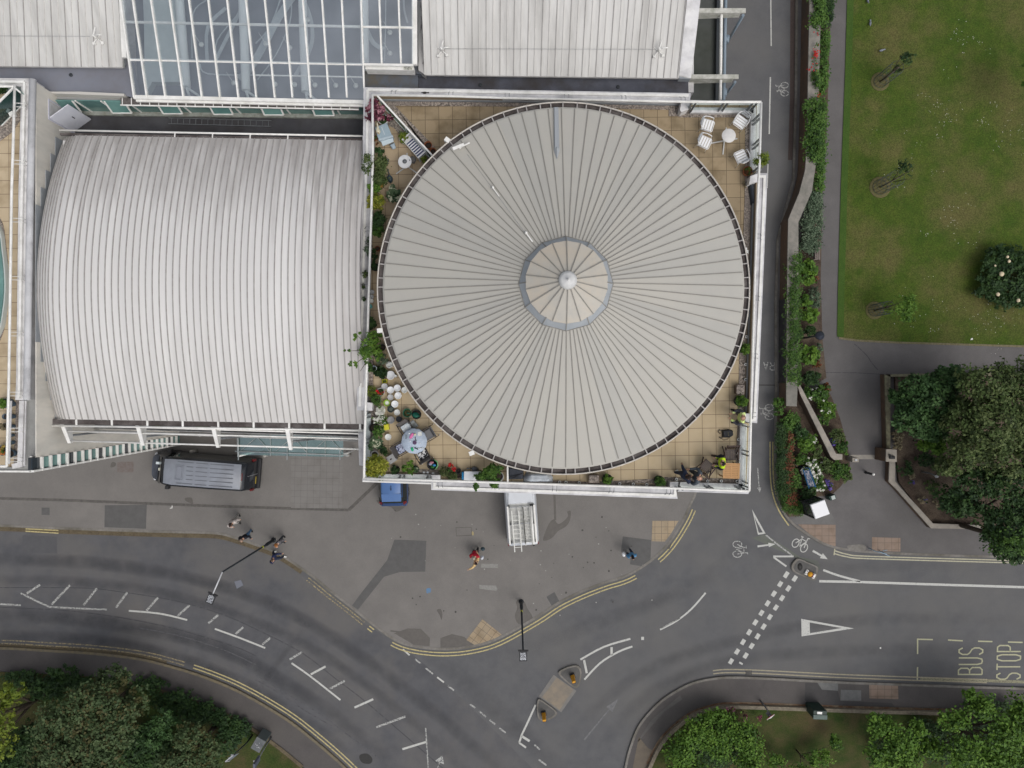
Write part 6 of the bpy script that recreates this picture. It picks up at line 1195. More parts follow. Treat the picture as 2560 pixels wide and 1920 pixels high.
wall_thing('garden_wall', 'low mossy garden wall running north along the path from the gateway pier', [(2212, 936), (2226, 936), (2226, 1123), (2217, 1123)], .7, M_brick, mat('moss_top', (.10, .09, .065), (.20, .19, .12), sc=4, rough=.95, spk=.2)); wall_thing('garden_wall', 'mossy wall top under the trees along the cross path', [(2212, 936), (2226, 942), (2600, 938), (2600, 928)], .7, M_brick, bpy.data.materials['moss_top'])
wall_thing('garden_wall', 'pale stone kerb wall bending round the mulch bed to the road', [(2224, 1155), (2238, 1155), (2238, 1203), (2250, 1218), (2333, 1309), (2452, 1313), (2452, 1323), (2328, 1321), (2240, 1222), (2222, 1204)], .6, M_brick, M_coppale)
g = MB(); g.sheet(PL([(2106, 1137), (2215, 1137), (2215, 1148), (2106, 1148)], ZP + .01), ZP + .01); g.build('threshold_strip', mat('threshold_stone', (.30, .275, .24), (.24, .225, .2), sc=3, rough=.9, spk=.1), bpy.data.objects['park_path'])
e = empty('gateway_post', P(2122, 1146, ZP), 0, 'short pale post at the left side of the park gateway', 'post'); piece(e, 'post', M_coppale, lambda g: g.box(-.2, .2, -.14, .14, 0, .9), .02); piece(e, 'cap', M_steel, lambda g: g.box(-.06, .08, -.06, .06, .9, .95))
e = empty('gate_camera', P(2226, 1142, 1.5), 0, 'black fitting fixed on top of the square stone gate pier', 'lamp'); piece(e, 'casing', M_plas, lambda g: (g.box(-.08, .22, -.12, .06, 0, .14), g.box(-.12, 0, .02, .16, 0, .1)), .01); piece(e, 'bracket', M_plas, lambda g: g.bar((.1, 0, 0), (.1, 0, .2), .05, .05))
M_mesh = mat('mesh_guard', (.10, .115, .115), (.055, .07, .05), sc=14, rough=.6, lo=.42, hi=.55)
def guard(base, label, r, topz, lean, crown, lm, n, seed):
 b = P(*base, .16); e = empty('young_tree', b, 0, label, 'tree', 'young trees in mesh guards on the lawn')
 def cage(g):
  N = 14
  for k in range(N): a = 2 * math.pi * k / N; g.tube([(r * math.cos(a), r * math.sin(a), 0), (r * 1.03 * math.cos(a), r * 1.03 * math.sin(a), topz)], .012, 0, 4)
  for z in (0.05, topz * .25, topz * .5, topz * .75, topz): g.tube([(r * math.cos(2 * math.pi * k / 16), r * math.sin(2 * math.pi * k / 16), z) for k in range(16)], .014, 0, 4, closed=True)
 piece(e, 'mesh_guard', M_mesh, cage); piece(e, 'trunk', bark, lambda g: (g.tube([(0, 0, 0), (0.02, 0.02, topz)], [.05, .03], 0, 8), g.tube([(0, 0, topz * .8), (.5, .3, topz + .8)], [.03, .012], 0, 6), g.tube([(0, 0, topz * .7), (-.1, .4, topz + .7)], [.03, .012], 0, 6), g.tube([(.1, -.05, topz * .7), (.6, -.2, topz + .6)], [.025, .01], 0, 6)))
 piece(e, 'stake', mat('stake_wood', (.22, .19, .15), rough=.8) if 'stake_wood' not in bpy.data.materials else bpy.data.materials['stake_wood'], lambda g: g.tube([(.2, .1, 0), (.22, .1, topz * .9)], .03, 0, 6))
 v, m = leaves(crown, n, .075, seed, clusters=n // 14, spread=.12, fill=.2); leaf_obj('crown', v, m, lm, e)
 piece(e, 'bare_ring', mat('scuffed_turf', (.13, .10, .05), (.09, .10, .03), sc=8, spk=.3) if 'scuffed_turf' not in bpy.data.materials else bpy.data.materials['scuffed_turf'], lambda g: g.lathe([(r * 1.5, .002), (r * 1.4, .008)], (0, 0, 0), 14))
guard((2200, 204), 'sparse young tree in a grey mesh guard near the top of the lawn', .40, 2.0, 0, [(.35, .35, 2.4, .6, .55, .5), (.2, .1, 1.6, .3, .3, .5)], LM['dark'], 420, 3)
guard((2200, 468), 'sparse young tree in a mesh guard with stakes showing, halfway down the lawn', .46, 2.0, 0, [(.25, .55, 2.3, .65, .55, .5)], LM['dark'], 300, 4)
guard((2186, 776), 'leafy bright green young tree in a mesh guard near the lawn corner', .38, 1.7, 0, [(.7, -.1, 2.3, .85, .85, .6), (.9, .3, 2.3, .6, .5, .5), (.8, -.7, 2.2, .5, .4, .4)], LM['bright'], 1500, 5)
def bird(px, py, z, ang, m, label, cat='pigeon', s=1.0, grp=None):
 e = empty(cat, P(px, py, z), R(ang), label, cat, grp)
 piece(e, 'body', m, lambda g: (g.tube([(0, -.13 * s, .10 * s), (0, -.06 * s, .11 * s), (0, .03 * s, .12 * s), (0, .10 * s, .14 * s), (0, .14 * s, .19 * s), (0, .18 * s, .20 * s)], [.018 * s, .055 * s, .065 * s, .05 * s, .03 * s, .022 * s], 0, 10), g.tube([(0, .19 * s, .20 * s), (0, .22 * s, .19 * s)], [.012, .004], 0, 6)))
 piece(e, 'tail', m, lambda g: g.hull8([(-.03 * s, -.11 * s, .09 * s), (.03 * s, -.11 * s, .09 * s), (.04 * s, -.24 * s, .07 * s), (-.04 * s, -.24 * s, .07 * s)], [(-.03 * s, -.11 * s, .11 * s), (.03 * s, -.11 * s, .11 * s), (.04 * s, -.24 * s, .08 * s), (-.04 * s, -.24 * s, .08 * s)]))
 for k in (-1, 1): piece(e, 'leg', M_red, lambda g: g.tube([(k * .02, .02, .08 * s), (k * .02, .02, 0)], .006, 0, 5))
M_pig = mat('pigeon_grey', (.24, .26, .30), (.14, .15, .18), sc=14, rough=.6)
bird(2167, 4, .16, 185, M_pig, 'grey pigeon on the lawn at the very top edge', s=1.1, grp='pigeons on the lawn'); bird(2173, 61, .16, 170, M_pig, 'grey pigeon on the lawn second from the top edge', s=1.1, grp='pigeons on the lawn'); bird(2202, 128, .16, 110, M_pig, 'grey pigeon standing sideways just above the upper young tree', s=1.1, grp='pigeons on the lawn')
bird(1063, 234, 13.52, 95, mat('blackbird', (.025, .022, .02), rough=.6), 'dark bird perched on the north parapet coping', 'bird', s=.75)
def litter(px, py, z, label, m, pts):
 g = MB(); g.prism([(x, y) for x, y in pts], 0, .015); o = g.build('litter', m); o.location = P(px, py, z); tag(o, label, 'litter')
litter(429, 1268, ZP + .008, 'scrap of white paper on the forecourt near the minibus', M_paintW, [(-.10, -.08), (.05, -.07), (.06, .10), (.02, .10), (.01, -.02), (-.09, -.04)]); litter(2429, 848, .17, 'white scrap lying at the lower edge of the lawn', M_paintW, [(-.08, -.06), (.08, -.03), (.05, .08), (-.04, .04)]); litter(2201, 1620, .012, 'tiny white speck of litter on the right road', M_paintW, [(-.04, -.04), (.04, -.04), (.04, .04), (-.04, .04)])
# ------------------------------------------------------------------ terrace furniture
M_ww = mat('painted_white_furniture', (.78, .78, .78), (.70, .70, .70), sc=5, rough=.4)
M_ws = mat('slat_white', (.82, .82, .82), rough=.4); M_chf = mat('chair_tube', (.60, .60, .58), rough=.3, metal=.3)
def slat_chair():
 e = empty('slatted_chair', (0, 0, 0), 0)
 piece(e, 'seat', M_ws, lambda g: [g.box(-.23, .23, -.22 + k * .118, -.125 + k * .118, .44, .46) for k in range(4)])
 piece(e, 'backrest', mat('slat_grey', (.42, .44, .46), rough=.4), lambda g: [g.bar((-.2, -.27 - k * .03, .60 + k * .1), (.2, -.27 - k * .03, .60 + k * .1), .02, .08) for k in range(3)])
 piece(e, 'armrest', M_ww, lambda g: g.tube([(-.29, .16, .66), (-.30, -.08, .68), (-.25, -.26, .70), (-.12, -.36, .72), (.12, -.36, .72), (.25, -.26, .70), (.30, -.08, .68), (.29, .16, .66)], .02, 0, 8))
 piece(e, 'seat_frame', M_ww, lambda g: g.tube([(-.25, -.24, .43), (-.25, .22, .43), (-.2, .27, .43), (.2, .27, .43), (.25, .22, .43), (.25, -.24, .43)], .018, 0, 8))
 for s in (-1, 1):
  piece(e, 'leg', M_chf, lambda g: g.tube([(s * .29, .16, .66), (s * .27, .24, 0)], .014, 0, 6)); piece(e, 'leg', M_chf, lambda g: g.tube([(s * .24, -.24, .68), (s * .26, -.30, 0)], .014, 0, 6))
 return e
sc0 = slat_chair()
for i, (px, py, ang, lab) in enumerate(((1765, 318, -107, 'white slatted metal chair left of the round table, upper of the left pair'), (1758, 360, -115, 'white slatted metal chair left of the round table, lower of the left pair'), (1847, 309, 145, 'white slatted metal chair tucked by the corner pot, top right of the table'), (1848, 396, 25, 'white slatted metal chair below the round table near the flower pot'))):
 o = sc0 if i == 0 else copy_tree(sc0); o.location = P(px, py, ZT + .2); o.location.z = ZT; o.rotation_euler = (0, 0, R(ang)); tag(o, lab, 'chair', 'white slatted chairs on the north-east terrace')
def round_table(px, py, r, z, label, m, legs, name='round_table'):
 e = empty(name, P(px, py, ZT + z), 0, label, 'table'); e.location.z = ZT
 piece(e, 'tabletop', m, lambda g: g.lathe([(r * .98, z - .02), (r, z - .01), (r, z), (r * .97, z + .008), (.01, z + .008)], (0, 0, 0), 28))
 piece(e, 'pedestal', M_chf, lambda g: g.tube([(0, 0, .08), (0, 0, z - .02)], .03, 0, 8))
 for a in legs: a = R(a); piece(e, 'leg', M_chf, lambda g: g.bar((0, 0, .06), (math.cos(a) * (r + .30) * 1.0, math.sin(a) * (r + .30), .02), .05, .03))
 return e
round_table(1822, 339, .31, .72, 'small white round cafe table among the slatted chairs', mat('table_white', (.66, .64, .62), (.58, .57, .55), sc=4, rough=.4), (190, 265, 10, 80))
e = round_table(1012, 404, .30, .70, 'white scalloped round table beside the striped bench', M_ww, (215, 325, 90)); piece(e, 'ashtray', M_steel, lambda g: g.lathe([(.09, .715), (.10, .74)], (0, 0, 0), 16)); piece(e, 'candle', M_plas, lambda g: g.lathe([(.02, .71), (.02, .76)], (.22, .05, 0), 8))
g = MB(); g.lathe([(.13, .4), (.16, .42), (.16, .44), (.02, .45)], tuple(P(1035, 407, ZT)), 16); g.tube([P(1035, 407, ZT), P(1035, 407, ZT) + Vector((0, 0, .4))], .05, 0, 8); tag(g.build('stool', mat('stool_dark', (.12, .115, .11), rough=.6)), 'small dark stool half hidden under the scalloped white table', 'stool')
def quadbox(root, name, m, px, z0, z1, bevel=0):
 o_ = root.location; w_ = [Vector((v.x - o_.x, v.y - o_.y, 0)) for v in PL(px, ZT + z1)]
 Mi = Matrix.Rotation(-root.rotation_euler.z, 4, 'Z'); w_ = [Mi @ v for v in w_]
 g = MB(); g.prism(w_, z0, z1); return g.build(name, m, root, bevel)
e = empty('blue_lounger', P(955, 337, ZT), 0, 'pale blue wooden lounger with a white foot end beside the pink flowering tub', 'lounger')
M_lb = mat('pale_blue_wood', (.33, .42, .48), (.29, .375, .43), sc=2, rough=.6, streak=(6, 1, 1)); quadbox(e, 'seat', M_lb, [(937, 318), (967, 307), (982, 344), (947, 352)], .30, .42, .01); quadbox(e, 'foot_panel', mat('chalk_blue', (.52, .60, .64), rough=.6), [(951, 351), (982, 341), (984, 354), (957, 365)], .30, .36, .01); quadbox(e, 'step', mat('chalk_blue2', (.42, .50, .55), rough=.6), [(946, 347), (981, 337), (983, 342), (949, 352)], .30, .47, .01)
for q in ((940, 320), (966, 310), (953, 350), (981, 342)): v = P(*q, ZT + .3) - e.location; piece(e, 'leg', M_lb, lambda g: g.box(v.x - .03, v.x + .03, v.y - .03, v.y + .03, 0, .3))
piece(e, 'slat_gap', mat('gap_white', (.6, .64, .66), rough=.6), lambda g: g.ribbon([P(954, 318, ZT + .43) - e.location, P(962, 337, ZT + .43) - e.location], .02, .43))
e = empty('goose_ornament', P(946, 327, ZT + .42), R(15), 'cream goose shaped ornament sitting on the blue lounger', 'ornament'); piece(e, 'body', mat('cream_glaze', (.62, .58, .44), rough=.35), lambda g: g.tube([(-.02, -.20, .10), (0, -.10, .12), (0, .0, .11), (.02, .12, .10), (.04, .24, .12), (.05, .32, .15)], [.03, .10, .09, .05, .03, .025], 0, 10)); piece(e, 'beak', mat('beak_brown', (.25, .13, .05), rough=.5), lambda g: g.ball((-.02, -.16, .18), .03))
def bucket(px, py, r, h, label, m, name='bucket', ang=None, inner=None, cat=None, z=None):
 e = empty(name, P(px, py, ZT + h * .5), 0, label, cat or name); e.location.z = z or ZT
 if ang is not None: e.rotation_euler = (R(62), 0, R(ang)); e.location.z += .12
 piece(e, 'shell', m, lambda g: g.lathe([(r * .72, 0), (r * .76, .01), (r * .98, h), (r * .9, h), (r * .7, .03)], (0, 0, 0), 18)); piece(e, 'rim', m, lambda g: g.tube([(r * math.cos(2 * math.pi * k / 18), r * math.sin(2 * math.pi * k / 18), h) for k in range(18)], .012, 0, 6, closed=True))
 if inner: piece(e, 'contents', inner, lambda g: g.lathe([(r * .9, h * .72), (r * .5, h * .76), (.01, h * .78)], (0, 0, 0), 14))
 return e
M_zb = mat('powder_blue', (.40, .48, .54), rough=.5); bucket(986, 372, .12, .22, 'powder blue bucket tipped over on the tiles below the lounger', M_zb, ang=205)
M_terra = mat('terracotta', (.30, .10, .045), (.24, .085, .04), sc=5, rough=.8); M_dirt = mat('potting_soil', (.055, .038, .028), (.03, .022, .018), sc=20, spk=.4)
bucket(1071, 365, .17, .28, 'large empty terracotta pot beside the gutter on the brown tiles', M_terra, 'plant_pot', inner=M_dirt, cat='pot'); bucket(1083, 380, .14, .24, 'smaller terracotta pot tucked against the round roof edge', M_terra, 'plant_pot', inner=M_dirt, cat='pot')
e = empty('white_bench', P(1040, 377, ZT), R(-49), 'white garden bench along the glass divider with a striped cushion', 'bench')
piece(e, 'seat', M_ww, lambda g: g.box(-.56, .52, -.20, .20, .38, .42)); piece(e, 'backrest', M_ww, lambda g: g.box(-.62, .56, .22, .27, .40, .85), .01)
for x in (-.56, .50): piece(e, 'armrest', M_ww, lambda g: g.box(x - .03, x + .03, -.22, .24, .6, .64)); piece(e, 'leg', M_ww, lambda g: g.box(x - .03, x + .03, -.2, -.14, 0, .6)); piece(e, 'leg', M_ww, lambda g: g.box(x - .03, x + .03, .2, .26, 0, .6))
c_ = empty('striped_cushion', P(1041, 379, ZT), R(-49), 'navy and white striped bench cushion beside the scalloped table', 'cushion'); c_.location = e.location + Vector((0.02, 0, .42))
piece(c_, 'cushion', M_ww, lambda g: g.box(-.42, .50, -.20, .19, 0, .07), .02); M_navy = mat('navy_stripe', (.03, .045, .12), rough=.8)
piece(c_, 'stripe', M_navy, lambda g: [g.box(-.36 + k * .115, -.30 + k * .115, -.19, .18, .068, .074) for k in range(8)])
def wcan(px, py, ang, m, label, s=1.0):
 e = empty('watering_can', P(px, py, ZT), R(ang), label, 'watering can')
 piece(e, 'can', m, lambda g: g.lathe([(.12 * s, 0), (.125 * s, .02), (.115 * s, .24 * s), (.05 * s, .26 * s)], (0, 0, 0), 16, 0, True, 1, 1.3)); piece(e, 'spout', m, lambda g: (g.tube([(0, .13 * s, .06), (0, .34 * s, .28 * s)], [.03, .014], 0, 8), g.lathe([(.012, 0), (.045, .03)], (0, .35 * s, .28 * s), 10))); piece(e, 'handle', m, lambda g: g.tube([(0, .05 * s, .25 * s), (0, -.05, .36 * s), (0, -.2 * s, .28 * s), (0, -.2 * s, .1), (0, -.14 * s, .05)], .014, 0, 6)); return e
M_slate = mat('slate_plastic', (.035, .06, .075), rough=.4)
wcan(976, 449, 10, M_slate, 'dark slate watering can on the tiles by the olive shrub'); wcan(1187, 1172, 80, mat('grey_plastic', (.10, .11, .125), rough=.4), 'grey watering can behind the white chest near the round roof', .9)
M_lidw = mat('lid_white', (.80, .81, .82), rough=.5); M_lidg = mat('lid_grey', (.42, .42, .42), (.50, .50, .50), sc=6, rough=.5); M_lidm = mat('lid_midgrey', (.25, .245, .25), (.30, .30, .30), sc=6, rough=.6); M_lidd = mat('lid_dark', (.045, .05, .06), rough=.6); M_lidc = mat('lid_cream', (.70, .71, .68), rough=.5)
def lid(px, py, r, m, label, h=.30):
 e = empty('lidded_tub', P(px, py, ZT + h), 0, label, 'tub', 'lidded tubs on the south-west terrace'); e.location.z = ZT
 piece(e, 'tub', m, lambda g: g.lathe([(r * .80, 0), (r * .9, h - .02)], (0, 0, 0), 18)); piece(e, 'lid', m, lambda g: g.lathe([(r, h - .02), (r, h), (r * .88, h + .006), (r * .86, h - .002), (.01, h)], (0, 0, 0), 22))
for px, py, r, m, lab in ((961, 966, 8, M_lidg, 'grey lidded tub just below the small yellow crate'), (976, 975, 9, M_lidw, 'white lidded tub left of the top pair'), (993, 970, 9, M_lidw, 'white lidded tub right of the top pair'), (1011, 975, 8, M_lidc, 'pale tub partly under the round roof edge'), (995, 989, 9, M_lidw, 'white lidded tub below the top pair, right column'), (976, 993, 7.6, M_lidg, 'grey lidded tub between four white ones'), (987, 1010, 9, M_lidw, 'lowest large white lidded tub, right of the lime pot'), (992.5, 1031, 7.6, M_lidc, 'small off-white tub above the dark round one'), (977, 1050, 9.4, M_lidm, 'wide mid grey round tub above the yellow box'), (997, 1048, 7.6, M_lidd, 'small dark round tub by the chevron cushion'), (970, 1092.5, 8.2, M_lidc, 'single cream round tub left of the garden table')):
 lid(px, py, r * .0177, m, lab)
bucket(968, 1007, .135, .26, 'lime green pot filled with white stones', mat('lime_plastic', (.30, .50, .03), rough=.4), 'plant_pot', inner=M_lidc, cat='pot'); bucket(978, 1023, .14, .26, 'dark slate tub of cut stems below the lime pot', M_slate, 'tub', inner=mat('stems_dark', (.06, .08, .06), (.12, .13, .12), sc=20), cat='tub')
bucket(1019, 1032, .19, .30, 'dark green bucket holding brown cuttings', mat('bucket_green', (.02, .13, .07), rough=.4), 'bucket', inner=mat('cuttings', (.10, .06, .03), (.04, .07, .02), sc=18)); bucket(1042, 1036, .21, .20, 'black round tray holding the green watering can', M_plas, 'tray', inner=M_dirt, cat='tray')
e = wcan(1041, 1037, 75, mat('can_green', (.01, .11, .075), rough=.35), 'dark green watering can standing in the black tray'); e.location.z += .04
def crate(px, py, ang, sx, sy, h, m, label, name='crate', cat='crate', z=0.0):
 e = empty(name, P(px, py, ZT + h), R(ang), label, cat); e.location.z = ZT + z
 piece(e, 'box', m, lambda g: (g.box(-sx, sx, -sy, sy, 0, .03), g.box(-sx, sx, -sy, -sy + .02, .03, h), g.box(-sx, sx, sy - .02, sy, .03, h), g.box(-sx, -sx + .02, -sy + .02, sy - .02, .03, h), g.box(sx - .02, sx, -sy + .02, sy - .02, .03, h)), .004); return e
M_yb = mat('yellow_plastic', (.55, .50, .02), rough=.4)
e = crate(966, 1068, 8, .10, .12, .30, M_yb, 'tall bright yellow box beside the flower pots', 'yellow_box', 'box'); piece(e, 'lid', mat('yellow_lid', (.62, .58, .04), rough=.4), lambda g: g.box(-.105, .105, -.125, .125, .30, .33), .005)
e = crate(961, 953, 10, .11, .08, .2, mat('yellow_tray', (.50, .48, .01), rough=.4), 'small yellow crate under the spiky dark plant', 'yellow_crate'); piece(e, 'contents', mat('dark_contents', (.08, .1, .02), rough=.8), lambda g: g.box(-.09, .09, -.06, .06, .03, .14))
TX, TY = 1035, 1103
e = empty('garden_table', P(TX, TY, ZT + .74), 0, 'large round garden table under a pale blue patterned cloth on the south-west terrace', 'table'); e.location.z = ZT; tpos = e.location.copy()
piece(e, 'tabletop', mat('table_blue', (.40, .46, .55), rough=.6), lambda g: g.lathe([(.53, .70), (.54, .71), (.54, .73), (.01, .735)], (0, 0, 0), 40));
for a in (45, 135, 225, 315): piece(e, 'leg', M_steel, lambda g: g.tube([(.4 * math.cos(R(a)), .4 * math.sin(R(a)), 0), (.3 * math.cos(R(a)), .3 * math.sin(R(a)), .7)], .02, 0, 6))
def scallop():
 g = MB(); N = 48; vs = [(0, 0, .742)];
 for k in range(N): a = 2 * math.pi * k / N; r_ = .55 + .006 * math.sin(a * 12); vs.append((r_ * math.cos(a), r_ * math.sin(a), .74))
 for k in range(N): a = 2 * math.pi * k / N; r_ = .565 + .012 * math.sin(a * 12); vs.append((r_ * math.cos(a), r_ * math.sin(a), .62))
 g.add(vs, [(0, k + 1, (k + 1) % N + 1) for k in range(N)] + [(k + 1, N + k + 1, N + (k + 1) % N + 1, (k + 1) % N + 1) for k in range(N)], 0, True); return g
cl = scallop().build('tablecloth', mat('cloth_blue', (.36, .43, .53), (.47, .53, .62), sc=22, rough=.8, lo=.4, hi=.6)); cl.location = tpos; tag(cl, 'pale blue speckled cloth covering the large round garden table', 'tablecloth')
ZTT = ZT + .745
def item(name, cat, label, px, py, m, fn, rz=0, z=ZTT): g = MB(); fn(g); o = g.build(name, m); o.location = P(px, py, z); o.location.z = z; o.rotation_euler = (0, 0, R(rz)); return tag(o, label, cat)
item('hot_water_bottle', 'bag', 'bright pink cloth pouch on the blue table', 1029, 1089.5, mat('pink_cloth', (.62, .16, .36), rough=.7), lambda g: g.ball((0, 0, .03), .07, .15, .035), -30)
item('candle', 'candle', 'cream round candle near the top of the blue table', 1038, 1086, mat('candle_cream', (.66, .60, .38), rough=.5), lambda g: g.lathe([(.045, 0), (.045, .08), (.01, .085)], (0, 0, 0), 14))
item('napkin', 'napkin', 'square white napkin with a ring print on the blue table', 1049.5, 1084.5, mat('napkin_white', (.66, .68, .64), (.52, .54, .52), sc=14, rough=.8), lambda g: (g.box(-.09, .09, -.09, .09, 0, .006)), 4)
item('purple_dish', 'dish', 'dark purple round dish at the middle of the blue table', 1037, 1106.5, mat('purple_glaze', (.07, .035, .09), (.11, .06, .12), sc=12, rough=.4), lambda g: g.lathe([(.05, 0), (.09, .04), (.085, .045), (.02, .02)], (0, 0, 0), 18))
item('phone', 'phone', 'dark grey phone lying near the left edge of the blue table', 1015.5, 1092, mat('phone_grey', (.16, .20, .23), rough=.3), lambda g: g.box(-.04, .04, -.09, .09, 0, .012), -5)
item('tealight', 'tealight', 'white tealight left of the purple dish', 1025.5, 1103, M_lidw, lambda g: g.lathe([(.03, 0), (.03, .03), (.005, .032)], (0, 0, 0), 12)); item('tealight', 'tealight', 'white tealight right of the purple dish', 1050, 1109, M_lidc, lambda g: g.lathe([(.025, 0), (.025, .03), (.005, .032)], (0, 0, 0), 12)); item('tealight', 'tealight', 'white tealight above the pink pouch', 1023, 1083.5, M_lidw, lambda g: g.lathe([(.028, 0), (.028, .03), (.005, .032)], (0, 0, 0), 12))
item('green_glove', 'glove', 'bright green gardening glove at the bottom of the blue table', 1031, 1124, mat('glove_green', (.02, .36, .17), rough=.7), lambda g: (g.ball((0, 0, .02), .06, .08, .025), [g.tube([(.03 * k, .04, .02), (.045 * k, .10, .02)], .014, 0, 6) for k in (-1.2, -.4, .4, 1.2)]), 15)
item('sunglasses', 'sunglasses', 'dark sunglasses lying beside the green glove on the blue table', 1041, 1121, M_slate, lambda g: (g.ball((-.05, 0, .02), .05, .035, .02), g.ball((.05, 0, .02), .05, .035, .02), g.bar((-.02, 0, .03), (.02, 0, .03), .02, .01)), -25)
item('secateurs', 'secateurs', 'pair of open secateurs near the purple dish', 1039, 1097, M_dark, lambda g: (g.bar((-.03, -.10, .01), (.02, .10, .01), .02, .015), g.bar((.03, -.10, .012), (-.02, .06, .012), .02, .015)), 12); item('shell_string', 'ornament', 'string of pale shells on the lower right of the blue table', 1052, 1120.5, M_lidc, lambda g: [g.ball((-.12 + k * .05, .01 * math.sin(k * 2), .02), .022) for k in range(6)], 8)
M_fr = mat('chair_frame_black', (.045, .04, .04), rough=.5); M_sl = mat('sling_brown', (.105, .095, .09), (.125, .115, .11), sc=30, rough=.85); M_slg = mat('sling_grey', (.155, .155, .16), (.18, .18, .185), sc=30, rough=.85)
def pat(name, a, b, sc_): return mat(name, a, b, sc=sc_, rough=.85, lo=.49, hi=.51, det=1)
def sling(px, py, ang, label, cush, m, clab):
 e = empty('garden_chair', P(px, py, ZT + .45), R(ang), label, 'chair', 'sling chairs round the blue garden table'); e.location.z = ZT
 piece(e, 'seat', m, lambda g: g.box(-.24, .24, -.20, .24, .41, .43), .008); piece(e, 'backrest', m, lambda g: g.hull8([(-.24, -.20, .43), (.24, -.20, .43), (.24, -.22, .42), (-.24, -.22, .42)], [(-.24, -.33, .90), (.24, -.33, .90), (.24, -.35, .90), (-.24, -.35, .90)]))
 for s in (-1, 1):
  piece(e, 'armrest', M_fr, lambda g: g.tube([(s * .28, .26, .60), (s * .29, .0, .64), (s * .28, -.30, .66)], .02, 0, 6)); piece(e, 'leg', M_fr, lambda g: g.tube([(s * .28, .26, .6), (s * .28, .30, 0)], .016, 0, 6)); piece(e, 'leg', M_fr, lambda g: g.tube([(s * .25, -.33, .92), (s * .28, -.22, .42), (s * .28, -.38, 0)], .016, 0, 6)); piece(e, 'foot_cap', M_lidc, lambda g: g.ball((s * .28, -.39, .02), .022))
 c_ = empty('cushion', e.location + Vector((0, 0, .43)), R(ang), clab, 'cushion'); piece(c_, 'cushion', cush, lambda g: g.box(-.21, .21, -.19, .20, 0, .09), .04); return e
sling(1016, 1070, 212, 'sling garden chair above the blue table with a chevron cushion', pat('cushion_chevron', (.62, .65, .66), (.48, .54, .58), 14), M_sl, 'pale cushion with a chevron edge on the chair above the blue table')
piece([o for o in bpy.data.objects if o.get('label', '').startswith('pale cushion with a chevron')][0], 'chevron_stripe', M_navy, lambda g: (g.ribbon([(-.2 + k * .05, .12 + (.035 if k % 2 else 0), 0) for k in range(9)], .022, .094), g.ribbon([(-.2 + k * .05, .17 + (.035 if k % 2 else 0), 0) for k in range(8)], .018, .0945)))
sling(1070, 1086, 120, 'sling garden chair right of the blue table with a plain grey cushion', M_slg, M_slg, 'plain grey cushion on the chair right of the blue table')
sling(1002, 1121, -60, 'sling garden chair left of the blue table with a woven pattern cushion', pat('cushion_woven', (.42, .45, .56), (.03, .035, .08), 18), M_sl, 'dark cushion with white woven pattern on the chair left of the blue table')
sling(1056, 1136, 30, 'sling garden chair below the blue table with a circle pattern cushion', pat('cushion_circles', (.62, .62, .62), (.03, .03, .035), 10), M_sl, 'black and white circle pattern cushion on the chair below the blue table')
e = crate(979, 1147, 33, .17, .17, .42, mat('stone_table', (.30, .30, .30), (.27, .27, .27), sc=5, rough=.7), 'grey square side table with a leaf on it beside the conifer', 'side_table', 'table'); piece(e, 'tabletop', mat('stone_table_top', (.34, .34, .345), (.30, .30, .30), sc=5, rough=.7), lambda g: g.box(-.18, .18, -.18, .18, .42, .45), .006); piece(e, 'leaf', M_dirt, lambda g: g.ball((-.03, .0, .455), .05, .03, .005))
e = bucket(1082, 1160, .24, .36, 'black laundry tub with a green handle full of coloured oddments', M_plas, 'tub', cat='tub'); piece(e, 'handle', mat('mint_handle', (.20, .55, .22), rough=.4), lambda g: g.tube([(.08, .22, .36), (.22, .12, .38), (.25, -.05, .38), (.14, -.21, .36)], .02, 0, 6)); piece(e, 'oddment', mat('oddment_blue', (.05, .25, .50), rough=.6), lambda g: g.ball((.08, -.04, .30), .08, .06, .05)); piece(e, 'oddment', mat('oddment_pink', (.45, .20, .25), rough=.6), lambda g: g.ball((-.04, .08, .30), .10, .06, .05)); piece(e, 'oddment', mat('oddment_grey', (.25, .27, .33), rough=.6), lambda g: g.ball((-.10, .02, .29), .08, .08, .05)); piece(e, 'oddment', mat('oddment_green', (.02, .12, .02), rough=.6), lambda g: g.ball((0, -.12, .29), .10, .07, .05))
e = empty('stool_trolley', P(1038, 1063, ZT), R(35), 'grey folding step stool beside the chevron cushion chair', 'step stool'); piece(e, 'step', mat('step_grey', (.20, .22, .22), (.28, .30, .30), sc=8, rough=.5), lambda g: (g.box(-.13, .13, -.12, .10, .24, .27), g.box(-.12, .12, .10, .22, .42, .44)), .01); piece(e, 'frame', M_steel, lambda g: (g.tube([(-.13, -.14, 0), (-.13, .22, .55)], .014, 0, 6), g.tube([(.13, -.14, 0), (.13, .22, .55)], .014, 0, 6), g.tube([(-.13, .22, .55), (.13, .22, .55)], .014, 0, 6)))
e = empty('white_chest', P(1180, 1190, ZT + .35), R(-1), 'white lidded chest half covered by the big green shrub', 'chest'); e.location.z = ZT; piece(e, 'box', M_lidc, lambda g: g.box(-.34, .40, -.19, .19, 0, .34), .03); piece(e, 'lid', M_lidw, lambda g: g.box(-.36, .42, -.21, .21, .34, .39), .03)
g = MB(); g.box(-.06, .06, -.18, .18, 0, .30); o = g.build('blue_bag', mat('azure_plastic', (.01, .22, .46), rough=.4), None, .03); o.location = P(1157.5, 1190, ZT + .3); o.location.z = ZT; tag(o, 'bright blue bag standing left of the white chest', 'bag')
